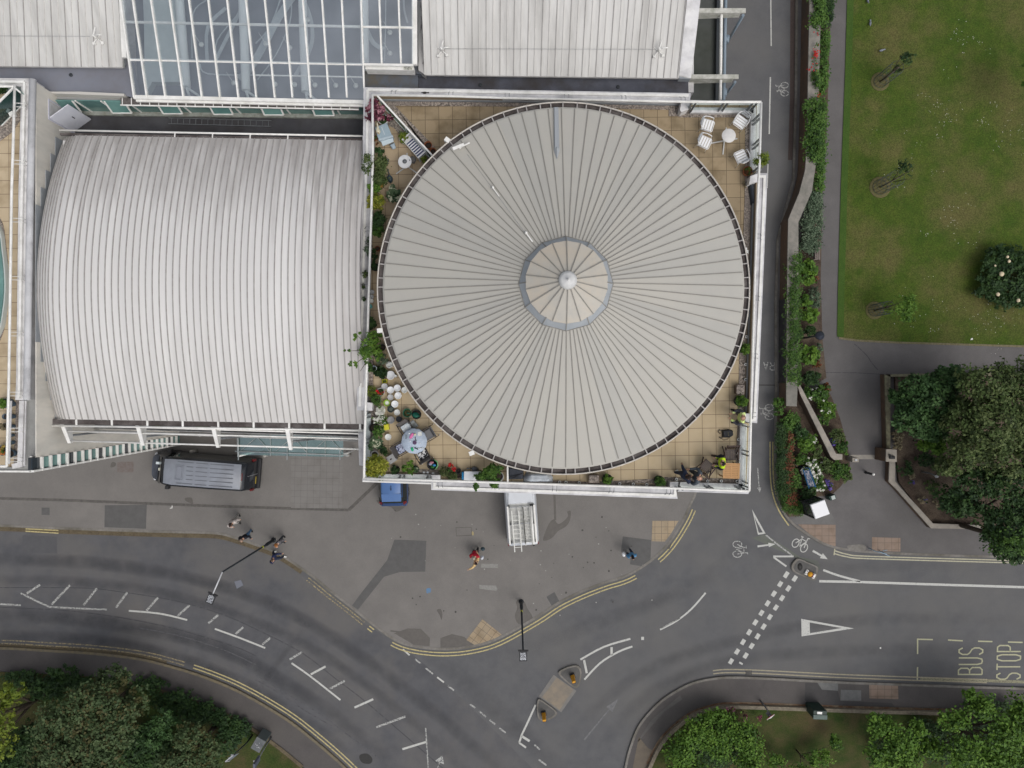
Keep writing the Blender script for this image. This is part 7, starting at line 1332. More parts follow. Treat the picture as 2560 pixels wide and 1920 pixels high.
e = empty('storage_box', P(1290, 1186, ZT + .5), 0, 'dark tarpaulin covered box right of the white partition', 'storage box'); e.location.z = ZT; piece(e, 'tarpaulin', mat('dark_tarp', (.022, .027, .036), (.05, .055, .07), sc=2, rough=.6), lambda g: g.hull8([(-.36, -.26, 0), (.34, -.26, 0), (.36, .24, 0), (-.36, .34, 0)], [(-.33, -.22, .5), (.28, -.20, .55), (.32, .18, .6), (-.30, .30, .55)]), .04); piece(e, 'cord', M_plas, lambda g: (g.tube([(-.3, -.1, .56), (.0, -.05, .6), (.3, .05, .6)], .015, 0, 6), g.tube([(-.2, -.2, .54), (.1, -.05, .6)], .012, 0, 6)))
def sheetmesh():
 g = MB(); nx, ny = 16, 8; rr_ = random.Random(4); vs = []
 for i in range(nx + 1):
  for j in range(ny + 1):
   x = -.66 + 1.32 * i / nx; y = -.24 + .5 * j / ny; e_ = min(i, nx - i, 3) / 3 * min(j, ny - j, 2) / 2
   if j > ny // 2: x *= 1 - .25 * (j - ny / 2) / (ny / 2)
   vs.append((x, y + rr_.uniform(-.01, .01), .05 + .42 * e_ + rr_.uniform(-.03, .03)))
 g.add(vs, [(i * (ny + 1) + j, (i + 1) * (ny + 1) + j, (i + 1) * (ny + 1) + j + 1, i * (ny + 1) + j + 1) for i in range(nx) for j in range(ny)], 0, True); return g
o = sheetmesh().build('plastic_sheet', mat('polythene', (.55, .58, .62), (.42, .46, .50), sc=2.5, rough=.25)); o.location = P(1346, 1195, ZT + .4); o.location.z = ZT; tag(o, 'crumpled translucent white plastic sheet over a box next to the tarpaulin', 'plastic sheet')
M_dw = mat('dark_hardwood', (.115, .095, .088), (.085, .07, .065), sc=5, rough=.7, streak=(1, 5, 1)); M_dwr = mat('dark_hardwood_frame', (.06, .038, .032), rough=.6)
def wchair(px, py, ang, label):
 e = empty('wooden_chair', P(px, py, ZT + .45), R(ang), label, 'chair', 'dark wooden folding chairs'); e.location.z = ZT
 piece(e, 'seat', M_dw, lambda g: [g.box(-.25 + k * .073, -.19 + k * .073, -.24, .24, .42, .44) for k in range(7)] + [g.box(-.26, .26, y - .02, y + .02, .40, .42) for y in (-.2, .2)])
 piece(e, 'backrest', M_dwr, lambda g: [g.bar((-.20 + k * .08, -.26, .46), (-.18 + k * .075, -.42, .88), .025, .04) for k in range(6)] + [g.bar((-.27, -.43, .92), (.27, -.43, .92), .05, .06)])
 for s in (-1, 1):
  piece(e, 'armrest', M_dwr, lambda g: g.bar((s * .29, .20, .62), (s * .29, -.36, .66), .05, .03)); piece(e, 'leg', M_dwr, lambda g: g.bar((s * .26, .26, 0), (s * .27, -.46, .95), .035, .045)); piece(e, 'leg', M_dwr, lambda g: g.bar((s * .24, -.34, 0), (s * .26, .22, .62), .03, .04))
 return e
wchair(1827, 1137, 181, 'dark wooden folding chair pushed up above the square slatted table'); wchair(1768, 1166, -38, 'dark wooden folding chair turned askew left of the square slatted table')
e = empty('slatted_table', P(1828, 1177, ZT + .7), R(-1.5), 'square honey coloured slatted wooden table in the south-east terrace corner', 'table'); e.location.z = ZT; M_hw = mat('honey_wood', (.52, .29, .125), (.46, .25, .105), sc=4, rough=.55, streak=(1, 6, 1)); M_hwg = mat('honey_gap', (.24, .12, .05), rough=.7)
def ttop(g):
 g.box(-.37, .37, -.34, -.28, .70, .73); g.box(-.37, .37, .28, .34, .70, .73); g.box(-.37, -.29, -.28, .28, .70, .73); g.box(.29, .37, -.28, .28, .70, .73); g.box(-.03, .03, -.28, .28, .70, .731)
 for k in range(7):
  y = -.27 + k * .079
  for a, b in ((-.285, -.035), (.035, .285)): g.box(a, b, y, y + .066, .702, .728)
 g.box(-.36, .36, -.33, .33, .69, .70, 1)
piece(e, 'tabletop', [M_hw, M_hwg], ttop)
for x in (-.31, .31):
 for y in (-.28, .28): piece(e, 'leg', M_hw, lambda g: g.box(x - .025, x + .025, y - .025, y + .025, 0, .69))
e = empty('backpack', P(1818, 1084, ZT + .1), R(-85), 'black backpack lying on the beige tiles between the two hi-vis people', 'backpack'); e.location.z = ZT; M_bp = mat('backpack_black', (.018, .020, .024), (.032, .034, .038), sc=10, rough=.75)
piece(e, 'bag', M_bp, lambda g: g.hull8([(-.17, -.22, 0), (.17, -.22, 0), (.20, .10, 0), (.12, .30, 0), (-.12, .30, 0), (-.20, .10, 0)], [(-.14, -.20, .20), (.14, -.20, .20), (.15, .08, .22), (.08, .24, .16), (-.08, .24, .16), (-.15, .08, .22)]), .03); piece(e, 'strap', M_bp, lambda g: g.tube([(-.12, -.2, .1), (-.20, -.32, .05), (-.1, -.38, .05), (-.02, -.3, .06)], .022, 0, 6)); piece(e, 'strap', M_bp, lambda g: g.tube([(.12, -.2, .1), (.20, -.28, .05), (.12, -.36, .05)], .022, 0, 6)); piece(e, 'loop_strap', mat('strap_brown', (.12, .095, .06), rough=.7), lambda g: g.tube([(.18, .1, .08), (.27, .0, .02), (.29, -.16, .02), (.22, -.22, .02)], .012, 0, 6)); piece(e, 'tab', mat('tab_gold', (.40, .33, .12), rough=.5), lambda g: [g.box(-.05 + k * .05, -.035 + k * .05, .0, .02, .215, .228) for k in range(3)])
M_upl = mat('uplight_white', (.66, .66, .64), rough=.4); M_upi = mat('uplight_lens', (.10, .11, .13), rough=.2)
up0 = None
for k, (px, py, lab) in enumerate(((1399, 1205, 'first white ring light right of the plastic sheet'), (1415, 1205.5, 'second white ring light right of the plastic sheet'), (1448, 1206.5, 'white ring light left of the pebble planter on the south edge'), (1549, 1209, 'white ring light right of the leafy black pot on the south edge'), (1583, 1210, 'white ring light midway along the south pebbles'), (1617, 1211.5, 'white ring light left of the round bush on the south edge'), (1691, 1198, 'white ring light below the navy dressed person'), (1769, 1202.5, 'white ring light below the askew wooden chair'), (1803, 1202.5, 'white ring light left below the slatted table'), (1842.5, 1203, 'white ring light in the far south-east pebble corner'), (1847, 1133, 'white ring light beside the wooden chair on the east pebbles'), (1846.5, 1098.5, 'white ring light right of the backpack'), (1866, 842, 'white ring light on the narrow east pebble strip'), (1864, 911, 'white ring light above the pebble topped planter'), (1864, 949, 'white ring light just above the pebble topped planter'))):
 if up0 is None:
  up0 = empty('ring_light', (0, 0, 0), 0); piece(up0, 'rim', M_upl, lambda g: g.tube([(.055 * math.cos(2 * math.pi * j / 14), .055 * math.sin(2 * math.pi * j / 14), .10) for j in range(14)], .018, 0, 6, closed=True)); piece(up0, 'lens', M_upi, lambda g: g.lathe([(.05, 0), (.05, .09)], (0, 0, 0), 12)); o = up0
 else: o = copy_tree(up0)
 o.location = P(px, py, ZT + .1); o.location.z = ZT + .02; tag(o, lab, 'light', 'white ring lights in the terrace pebbles')
def pebbox(px, py, sx, sy, label):
 e = empty('pebble_planter', P(px, py, ZT + .4), 0, label, 'planter', 'pebble topped planters'); e.location.z = ZT
 piece(e, 'planter', mat('planter_brown', (.12, .09, .07), rough=.8) if 'planter_brown' not in bpy.data.materials else bpy.data.materials['planter_brown'], lambda g: g.hull8([(-sx * .8, -sy * .8, 0), (sx * .8, -sy * .8, 0), (sx * .8, sy * .8, 0), (-sx * .8, sy * .8, 0)], [(-sx, -sy, .4), (sx, -sy, .4), (sx, sy, .4), (-sx, sy, .4)]), .03)
 piece(e, 'pebbles', M_gravel, lambda g: g.box(-sx * .88, sx * .88, -sy * .88, sy * .88, .38, .43), .03)
pebbox(1485, 1197, .25, .19, 'square planter topped with pebbles left of the leafy black pot on the south edge'); pebbox(1851, 974, .20, .24, 'square planter topped with pebbles above the leafy bush on the east edge')
e = empty('white_parasol_base', P(1861, 620, ZT + 1.0), 0, 'white and green barbecue trolley squeezed between the round roof and east parapet', 'barbecue'); e.location.z = ZT; piece(e, 'shelf', M_lidw, lambda g: g.box(-.16, .16, -.05, .05, .8, .85)); piece(e, 'tray', M_lidg, lambda g: g.box(-.12, .12, -.78, -.35, .7, .8), .02); piece(e, 'body', M_slate, lambda g: g.box(-.16, .2, -.85, -.25, 0, .7), .03); piece(e, 'knob', M_lidg, lambda g: g.ball((0, -.15, .85), .05)); piece(e, 'side_frame', M_lidc, lambda g: (g.bar((.1, -.05, .88), (.22, -.12, .85), .05, .03), g.bar((.1, -.12, .88), (.22, -.2, .85), .04, .03)))
e = empty('ground_sheet', P(1874, 472, ZT), R(12), 'folded dark tarpaulin by the east pier above the round roof shoulder', 'tarpaulin'); piece(e, 'sheet', mat('tarp_blue_black', (.03, .038, .048), (.055, .065, .08), sc=3, rough=.5), lambda g: g.hull8([(-.14, -.75, 0), (.08, -.85, 0), (.14, .3, 0), (-.05, .35, 0)], [(-.08, -.65, .22), (.04, -.7, .25), (.08, .25, .3), (-.02, .28, .22)]), .03)
# ------------------------------------------------------------------ people
M_skin = mat('skin_light', (.50, .30, .21), rough=.6); M_skd = mat('skin_brown', (.22, .12, .08), rough=.6); M_eye = mat('eye_dark', (.02, .015, .012), rough=.3)
def cloth(name, c, c2=None, sc_=8): return bpy.data.materials.get(name) or mat(name, c, c2, sc=sc_, rough=.85, lo=.45, hi=.55, det=2)
def person(px, py, z, ang, label, top, bottom, shoe, hair, skin=None, stride=.12, lean=.04, armL=None, armR=None, hairstyle='short', vest=None, vest_over=True, scale=1.0, spread=.0, coat=False):
 """px,py: where the feet stand. local: +y forward, x right"""
 skin = skin or M_skin
 e = empty('person', P(px, py, z), R(ang), label, 'person'); e.scale = (scale,) * 3
 f = lambda x, y, z_: Vector((x, y + lean * max(0, z_ - .9) * 1.6, z_))
 pel = f(0, 0, .95)
 J = {'pel': (pel, .155, .125), 'wai': (f(0, 0, 1.10), .155, .125), 'che': (f(0, .01, 1.30), .19, .14), 'nb': (f(0, 0, 1.46), .075, .07), 'nk': (f(0, .01, 1.53), .055, .055),
  'hd0': (f(0, .02, 1.60), .075, .085), 'hd1': (f(0, .025, 1.68), .085, .10), 'hd2': (f(0, .015, 1.755), .06, .075)}
 E = [('pel', 'wai', 't'), ('wai', 'che', 't'), ('che', 'nb', 't'), ('nb', 'nk', 's'), ('nk', 'hd0', 's'), ('hd0', 'hd1', 's'), ('hd1', 'hd2', 's')]
 for s, n in ((-1, 'L'), (1, 'R')):
  st_ = stride * (1 if s > 0 else -1)
  J['hip' + n] = (Vector((s * .10, 0, .88)), .11, .11); J['kn' + n] = (Vector((s * (.11 + spread * .5), st_ * .75 + .03, .50)), .075, .078); J['an' + n] = (Vector((s * (.11 + spread), st_ - .02, .09)), .042, .045); J['to' + n] = (Vector((s * (.13 + spread), st_ + .17, .04)), .04, .035)
  J['sh' + n] = (f(s * .205, 0, 1.41), .078, .078); a = armL if s < 0 else armR
  a = a or ((s * .27, -.02 - st_ * .4, 1.13), (s * .27, .10 - st_ * .9, .90))
  J['el' + n] = (f(*a[0]), .058, .058); J['wr' + n] = (f(*a[1]), .030, .028); d_ = (J['wr' + n][0] - J['el' + n][0]).normalized(); J['pa' + n] = (J['wr' + n][0] + d_ * .07, .038, .020)
  E += [('pel', 'hip' + n, 'l'), ('hip' + n, 'kn' + n, 'l'), ('kn' + n, 'an' + n, 'l'), ('an' + n, 'to' + n, 'f'), ('che', 'sh' + n, 't'), ('sh' + n, 'el' + n, 't'), ('el' + n, 'wr' + n, 't' if coat or top is not None and armL is None else 't'), ('wr' + n, 'pa' + n, 's')]
 names = list(J); idx = {k: i for i, k in enumerate(names)}
 me = bpy.data.meshes.new('skel'); me.from_pydata([tuple(J[k][0]) for k in names], [(idx[a], idx[b]) for a, b, _ in E], [])
 so = bpy.data.objects.new('skel', me); C.objects.link(so); sk = so.modifiers.new('s', 'SKIN'); sk.use_smooth_shade = True; so.modifiers.new('u', 'SUBSURF').levels = 1
 for k in names:
  v = me.skin_vertices[0].data[idx[k]]; v.radius = (J[k][1], J[k][2]); v.use_root = (k == 'pel')
 dg = bpy.context.evaluated_depsgraph_get(); dg.update(); ev = so.evaluated_get(dg); m2 = bpy.data.meshes.new_from_object(ev); m2.name = 'body'
 bpy.data.objects.remove(so)
 segs = [(J[a][0], J[b][0], c_) for a, b, c_ in E]
 def region(p):
  best = None; bd = 9
  for a, b, c_ in segs:
   d = b - a; t = max(0, min(1, (p - a).dot(d) / d.length_squared)); q = (p - a - d * t).length
   if q < bd: bd = q; best = c_
  return best
 for m_ in (skin, top, bottom, shoe): m2.materials.append(m_)
 mi = {'s': 0, 't': 1, 'l': 2, 'f': 3}; reg = []
 vn = [v.normal.copy() for v in m2.vertices]
 for p in m2.polygons: r_ = region(p.center); reg.append(r_); p.material_index = mi[r_]; p.use_smooth = True
 g = MB(); hc = J['hd1'][0]
 g.ball(hc + Vector((0, .01, .0)), .078, .095, .115, 0, 14, 10); g.ball(hc + Vector((0, .108, -.015)), .015, .022, .02, 0, 8, 6)
 for s in (-1, 1): g.ball(hc + Vector((s * .078, 0, -.01)), .012, .022, .032, 0, 8, 6); g.ball(hc + Vector((s * .032, .092, .012)), .013, .010, .009, 4, 8, 6)
 g.ball(hc + Vector((0, .096, -.055)), .026, .01, .008, 5, 8, 5)
 for s, n in ((-1, 'L'), (1, 'R')):
  w_ = J['wr' + n][0]; p_ = J['pa' + n][0]; d_ = (p_ - w_).normalized(); sx_ = d_.cross(Vector((0, 0, 1))); sx_ = sx_.normalized() if sx_.length > .1 else Vector((1, 0, 0)); dn = Vector((0, 0, -1)) if abs(d_.z) < .8 else Vector((0, 1, 0))
  for q, (off, ln) in enumerate(((-.030, .062), (-.010, .075), (.010, .070), (.029, .052))): a = p_ + sx_ * off + d_ * .01; b = a + d_ * ln * .55 + dn * .006; g.tube([a, b, b + d_ * ln * .35 + dn * .022], [.0095, .0085, .006], 0, 6)
  a = w_ + d_ * .03 + sx_ * -.03 * s; g.tube([a, a - sx_ * .03 * s + d_ * .03, a - sx_ * .035 * s + d_ * .06], [.012, .010, .007], 0, 6)
 bm = bmesh.new(); bm.from_mesh(m2); o2 = bpy.data.meshes.new('x'); o2.from_pydata(g.v, [], g.f); o2.materials.append(skin)
 for p, i_ in zip(o2.polygons, g.m): p.material_index = i_; p.use_smooth = True
 bm.from_mesh(o2); bm.to_mesh(m2); bm.free(); bpy.data.meshes.remove(o2); m2.materials.append(M_eye); m2.materials.append(cloth('lip', (.35, .12, .10)))
 ob = bpy.data.objects.new('body', m2); C.objects.link(ob); ob.parent = e
 def shell(name, regs, m, out, cond=None):
  vs = {}; fs = []
  for p, r_ in zip(list(m2.polygons)[:len(reg)], reg):
   if r_ in regs and (cond is None or cond(p.center)): fs.append([i for i in p.vertices])
  used = sorted({i for f_ in fs for i in f_})
  if not used: return
  mp_ = {i: k for k, i in enumerate(used)}; mm = bpy.data.meshes.new(name); mm.from_pydata([tuple(m2.vertices[i].co + vn[i] * out) for i in used], [], [[mp_[i] for i in f_] for f_ in fs]); mm.materials.append(m)
  for p in mm.polygons: p.use_smooth = True
  k = bpy.data.objects.new(name, mm); C.objects.link(k); k.parent = e; return k
 shell('jacket' if not coat else 'coat', 't', top, .045 if coat else .018); shell('trousers', 'l', bottom, .012); shell('shoes', 'f', shoe, .012)
 if vest: shell('vest', 't', vest, .028, lambda c_: abs(c_.x) < .21 and c_.z > .93)
 g = MB(); hm = cloth(*hair)
 if hairstyle != 'bald':
  g.ball(hc + Vector((0, -.012, .028)), .088, .10, .10, 0, 14, 10, .03)
  if hairstyle == 'long': g.tube([hc + Vector((0, -.05, .04)), hc + Vector((0, -.10, -.06)), hc + Vector((0, -.12, -.22))], [.08, .085, .05], 0, 12)
  if hairstyle == 'bun': g.ball(hc + Vector((0, -.09, .07)), .045)
 else: g.lathe([(.084, 0), (.088, .03), (.078, .05)], tuple(hc + Vector((0, -.015, -.01))), 14, 0, True, 1, 1.15)
 g.build('hair', hm, e); return e
S_b = cloth('shoe_black', (.02, .02, .02)); S_w = cloth('shoe_white', (.65, .65, .62)); S_br = cloth('shoe_brown', (.09, .06, .045)); T_n = cloth('trouser_navy', (.022, .03, .055)); T_j = cloth('jeans_blue', (.07, .15, .26), (.10, .19, .32)); T_g = cloth('trouser_grey', (.06, .065, .075)); T_k = cloth('trouser_black', (.018, .018, .022))
A_f = lambda s: ((s * .27, .10, 1.17), (s * .16, .34, 1.12))
person(598, 1295, ZP, 215, 'person in a pale beige patterned coat with long dark hair walking on the forecourt', cloth('coat_beige', (.56, .50, .46), (.42, .38, .36)), cloth('skirt_pale', (.45, .43, .40)), S_b, ('hair_darkbrown', (.045, .03, .028)), hairstyle='long', stride=.2, coat=True, lean=.14, armL=((-.30, .02, 1.15), (-.33, .14, .92)), armR=((.28, .08, 1.15), (.24, .26, 1.0)))
person(627, 1332, ZP, 200, 'person in a black jacket and blue jeans with thin grey brown hair', cloth('jacket_black', (.014, .015, .022)), T_j, S_b, ('hair_greybrown', (.24, .17, .13)), stride=.16, lean=.08)
person(709, 1346, ZP, 225, 'person in a dark floral top with ginger hair near the leaning street lamp', cloth('top_floral', (.018, .018, .026), (.28, .26, .27), 30), T_g, S_b, ('hair_ginger', (.32, .13, .04)), stride=.12, hairstyle='long', lean=.1)
person(698, 1384, ZP, 262, 'person in a navy top with white trim and white shoes stepping off the kerb', cloth('top_navy', (.02, .028, .075), (.022, .03, .08)), T_n, S_w, ('hair_brown', (.10, .065, .045)), stride=.34, lean=.1, skin=M_skin)
person(1190, 1372, ZP, 170, 'person in a red top with short grey hair handing over a bag', cloth('top_red', (.42, .012, .03), (.30, .01, .025)), T_k, S_b, ('hair_grey', (.36, .34, .27)), lean=.14, armL=((-.28, .12, 1.18), (-.2, .36, 1.08)), armR=((.27, .12, 1.16), (.22, .34, 1.0)), stride=.1)
person(1193, 1392, ZP, 60, 'person in a cream yellow top with dark hair holding out both arms', cloth('top_cream', (.62, .44, .22), (.55, .38, .18)), cloth('trouser_tan', (.42, .31, .16)), S_w, ('hair_black', (.02, .012, .012)), armL=((-.40, .02, 1.36), (-.60, .14, 1.30)), armR=((.36, .06, 1.28), (.50, .22, 1.2)), stride=.08, lean=.0, hairstyle='bun')
person(1571, 1377, ZP, 195, 'person with long black hair and a sky blue top on the dark patch', cloth('top_sky', (.09, .24, .42), (.07, .20, .36)), T_n, S_b, ('hair_jet', (.006, .006, .008)), hairstyle='long', lean=.02, stride=.1)
def carry(px, py, z, label, m, rx, ry, rz, name='carrier_bag', cat='bag', rot=0):
 g = MB(); g.ball((0, 0, 0), rx, ry, rz, 0, 10, 8, .10); g.tube([(-.05, 0, rz * .8), (0, 0, rz * 1.25), (.05, 0, rz * .8)], .008, 0, 5); o = g.build(name, m); o.location = P(px, py, z); o.rotation_euler = (0, 0, R(rot)); tag(o, label, cat)
M_bagw = mat('bag_white', (.62, .66, .74), (.55, .58, .64), sc=8, rough=.5)
carry(1187, 1386, .9, 'pale blue white carrier bag held out between the red and cream dressed people', M_bagw, .16, .09, .14, rot=-35); carry(1205, 1394, .8, 'white carrier bag hanging right of the cream dressed person', M_bagw, .11, .13, .16, rot=-30); carry(1559.5, 1386, .85, 'white shoulder bag beside the person with long black hair', M_lidw, .12, .15, .14, rot=10); carry(1207, 1372, .6, 'dark rucksack beside the red dressed person', M_slate, .14, .12, .16, 'rucksack', 'bag')
person(1836, 1041, ZT, 84, 'bald person in a yellow hi-vis vest leaning back on the east railing', cloth('shirt_grey', (.085, .085, .10)), T_g, S_b, ('hair_stubble', (.22, .14, .11)), vest=cloth('hivis_pale', (.62, .72, .30), (.55, .66, .22)), hairstyle='bald', spread=.16, stride=.04, lean=.10, armL=((-.32, .16, 1.12), (-.14, .42, 1.0)), armR=((.32, .16, 1.12), (.16, .40, 1.02)))
person(1789, 1149, ZT, 88, 'person in a bright yellow hi-vis vest with dark hair by the slatted table', cloth('shirt_navyblack', (.014, .018, .03)), cloth('trouser_darkgreen', (.03, .04, .042)), S_br, ('hair_black2', (.018, .014, .014)), vest=cloth('hivis_bright', (.52, .72, .02), (.46, .66, .02)), spread=.06, lean=.12, stride=.05, armL=((-.30, .04, 1.13), (-.20, .28, 1.02)), armR=((.30, .04, 1.13), (.20, .26, 1.05)))
person(1727, 1184, ZT, 70, 'balding person in a slate grey jacket bending beside the wooden chair', cloth('jacket_slate', (.065, .080, .095), (.075, .09, .105)), cloth('trouser_slate', (.05, .06, .075)), S_b, ('hair_sandy', (.30, .15, .11)), hairstyle='bald', lean=.04, stride=.1, armL=((-.34, .05, 1.15), (-.28, .22, .95)), armR=((.33, .12, 1.2), (.2, .4, 1.1)), scale=1.05)
person(1696, 1182, ZT, -65, 'person in navy with long dark hair tied with a pink band', cloth('jacket_navy', (.020, .028, .055)), T_n, S_w, ('hair_black3', (.022, .014, .012)), skin=M_skd, hairstyle='long', lean=.06, stride=.14, armL=((-.33, .05, 1.18), (-.45, .12, 1.0)), armR=((.32, .0, 1.15), (.38, .16, .95)))
# ------------------------------------------------------------------ plants, shrubs, trees
seed_ = [100]
def plant(name, cat, label, px, py, zb, rpx, h, key, n, size=.07, pot=None, group=None, lob=None, flowers=None, spread=.16, fill=.5, stem=True, rpy=None, jit=5, up=.5):
 """px,py and radii are where and how large the crown shows; zb ground height, h plant height"""
 seed_[0] += 1; rr_ = random.Random(seed_[0]); zc = zb + h * .6; k = (CAMH - zc) / FPX
 c = P(px, py, zc); e = empty(name, (c.x, c.y, zb), 0, label, cat, group); rx = rpx * k; ry = (rpy or rpx) * k
 if lob is None:
  lob = [(0, 0, h * .55, rx * .74, ry * .74, h * .42)]
  for i in range(jit): a = 2 * math.pi * (i + rr_.random() * .6) / jit; lob.append((rx * .55 * math.cos(a), ry * .55 * math.sin(a), h * rr_.uniform(.4, .7), rx * .42, ry * .42, h * .3))
 else: lob = [((a - px) * k, (py - b) * k, z * h, r_ * k, r2 * k, h * q) for a, b, z, r_, r2, q in lob]
 v, m = leaves(lob, n, size, seed_[0], clusters=max(8, n // 16), spread=spread, fill=fill, up=up); leaf_obj('crown' if cat == 'tree' else 'foliage', v, m, LM[key], e)
 if flowers:
  fk, fn, fs = flowers; v, m = leaves(lob, fn, fs, seed_[0] + 50, clusters=max(5, fn // 8), spread=spread * .5, fill=.8, up=1); leaf_obj('flowers', v, m, LM[fk], e)
 if stem:
  g = MB(); tr = .16 if cat == 'tree' and h > 4 else (.02 if h < 1.6 else .05); g.tube([(0, 0, 0), (.03, .02, h * .45), (0, 0, h * .6)], [tr, tr * .8, tr * .5], 0, 8)
  for l_ in lob[1:9]: g.tube([(0.02, 0.01, h * .3), (l_[0] * .5, l_[1] * .5, h * .5), (l_[0] * .9, l_[1] * .9, l_[2])], [tr * .6, tr * .4, tr * .15], 0, 6)
  g.build('trunk' if cat == 'tree' else 'stem', bark, e)
 if pot:
  pr, ph, pm = pot; g = MB(); g.lathe([(pr * .72, 0), (pr * .78, .02), (pr, ph), (pr * .88, ph), (pr * .8, ph - .06), (.01, ph - .05)], (0, 0, 0), 18); po = g.build('pot', pm, e); g = MB(); g.lathe([(pr * .86, ph - .06), (pr * .5, ph - .03), (.01, ph - .03)], (0, 0, 0), 14); g.build('soil', M_dirt, po)
 return e
M_pw = mat('pot_white', (.58, .58, .57), (.50, .50, .49), sc=4, rough=.5); M_pk = mat('pot_black', (.025, .025, .028), rough=.6); M_pg = mat('pot_slate_blue', (.05, .08, .11), (.08, .11, .14), sc=8, rough=.5)
plant('pink_flowering_shrub', 'shrub', 'pink and purple flowering shrub spilling over the north-west parapet corner', 937, 272, ZT, 26, 1.3, 'pink', 900, .09, pot=None, rpy=31, lob=[(936, 262, .6, 18, 18, .35), (930, 280, .6, 16, 16, .3), (945, 288, .6, 16, 12, .3), (925, 292, .5, 12, 12, .3), (948, 270, .5, 14, 14, .3), (972, 290, .3, 8, 10, .2)])
plant('round_tub_plant', 'plant', 'low green plant in a wide white tub behind the blue lounger', 957, 298, ZT, 12, .55, 'dark', 160, .06, pot=(.24, .36, M_pw), stem=False)
plant('box_shrub', 'shrub', 'yellow green shrub in a white planter box beside the striped bench', 1008, 342, ZT, 15, .9, 'ygreen', 520, .05, pot=(.22, .35, M_pw)); plant('potted_herb', 'plant', 'small yellow tinged plant at the lower end of the striped bench', 1061, 400, ZT, 9, .7, 'ygreen', 220, .045, pot=(.12, .3, M_pk))
plant('leafy_plant', 'plant', 'blue green leafy plant below the tipped bucket against the west parapet', 950, 380, ZT, 15, .6, 'blue', 260, .08, rpy=11); plant('flowering_border', 'plant', 'russet flowered border plant between the lounger and the west parapet', 942, 348, ZT, 6, .4, 'russet', 180, .05, rpy=18, stem=False)
plant('olive_shrub', 'shrub', 'tall dull olive shrub leaning over the west parapet, topmost of the row', 938, 420, ZT, 30, 1.7, 'olive', 2400, .055, rpy=38, lob=[(950, 415, .5, 17, 26, .4), (945, 440, .5, 18, 18, .35), (922, 418, .8, 12, 26, .2), (955, 400, .4, 14, 14, .3), (950, 450, .4, 14, 14, .3)])
plant('purple_salvia', 'plant', 'faint purple flowered plant beside the tall olive shrub', 966, 403, ZT, 8, .7, 'purple', 120, .04, rpy=12); plant('green_shrub', 'shrub', 'fresh mid green shrub between the olive shrub and the yellow ball shrub', 937, 471, ZT, 17, 1.3, 'bright', 700, .06, rpy=16)
plant('orange_pot_plant', 'plant', 'orange leaved plant squeezed beside the fresh green shrub', 955, 462, ZT, 8, .7, 'orange', 160, .06, rpy=12); plant('yellow_ball_shrub', 'shrub', 'round golden yellow shrub against the west parapet', 942, 505, ZT, 26, 1.2, 'yellow', 1500, .07, rpy=22); plant('variegated_hosta', 'plant', 'large cream edged hosta beside the round roof rim', 985, 485, ZT, 19, .7, 'varieg', 330, .14, rpy=20, pot=(.2, .3, M_pk), up=.8, stem=False)
plant('dark_shrub', 'shrub', 'dark green shrub in a netted frame below the golden shrub', 947, 550, ZT, 20, 1.1, 'dark', 1100, .06, rpy=24); plant('mid_shrub', 'shrub', 'bright green shrub second below the golden shrub', 941, 577, ZT, 17, 1.1, 'mid', 800, .06, rpy=16); plant('terracotta_pot_plant', 'plant', 'small dark plant in an orange pot by the narrow part of the west strip', 944, 622, ZT, 7, .35, 'dark', 90, .05, pot=(.12, .3, M_terra)); plant('grey_climber', 'plant', 'grey green trailing plant spilling over the west parapet, upper one', 922, 620, ZT, 9, 1.2, 'sage', 420, .045, rpy=34); plant('climber', 'plant', 'thin brownish climber hanging over the west parapet, middle one', 914, 688, ZT, 6, 1.2, 'olive', 170, .045, rpy=16)
plant('climber', 'plant', 'tiny tuft hanging over the west parapet below the brownish climber', 908, 716, ZT, 6, 1.2, 'olive', 90, .04, rpy=6); plant('climber', 'plant', 'small sprig on the west parapet, lowest of the hanging tufts', 911, 746, ZT, 5, 1.2, 'dark', 70, .04, rpy=6); plant('wire_globe_plant', 'plant', 'plant inside a round wire hoop beside the round roof rim', 937, 667, ZT, 10, .6, 'dark', 200, .05, pot=(.18, .25, M_pk))
plant('edge_shrub', 'shrub', 'narrow dark hedge plant in the west strip', 936, 640, ZT, 6, .8, 'dark', 260, .06, rpy=26); plant('green_ball', 'shrub', 'emerald leafy shrub above the overhanging tree in the west strip', 932, 809, ZT, 13, 1.0, 'dark', 500, .07, rpy=16)
for px, py, m, lab in ((932, 731, M_lidg, 'top'), (930.5, 743, M_lidg, 'second'), (930, 753, M_lidc, 'third'), (927, 767, mat('teal_jar', (.15, .40, .38), rough=.4), 'lowest, teal')):
 g = MB(); g.lathe([(.08, 0), (.10, .16), (.085, .16), (.05, .10)], (0, 0, 0), 14); o = g.build('jar', m); o.location = P(px, py, ZT); tag(o, 'small round jar in the west pebble strip, %s of four' % lab, 'jar', 'jars in the west pebble strip')
plant('overhanging_tree', 'shrub', 'light green small-leaved shrub with branches reaching over the barrel roof', 920, 872, ZT, 40, 2.0, 'bright', 1500, .065, spread=.12, fill=.3, rpy=62, lob=[(928, 855, .6, 20, 34, .3), (918, 885, .6, 18, 26, .25), (938, 840, .5, 13, 18, .3), (940, 880, .5, 14, 22, .3), (902, 840, 1.0, 10, 13, .1), (882, 880, 1.0, 14, 7, .08), (895, 915, 1.0, 13, 14, .1), (908, 935, .95, 8, 9, .1)])
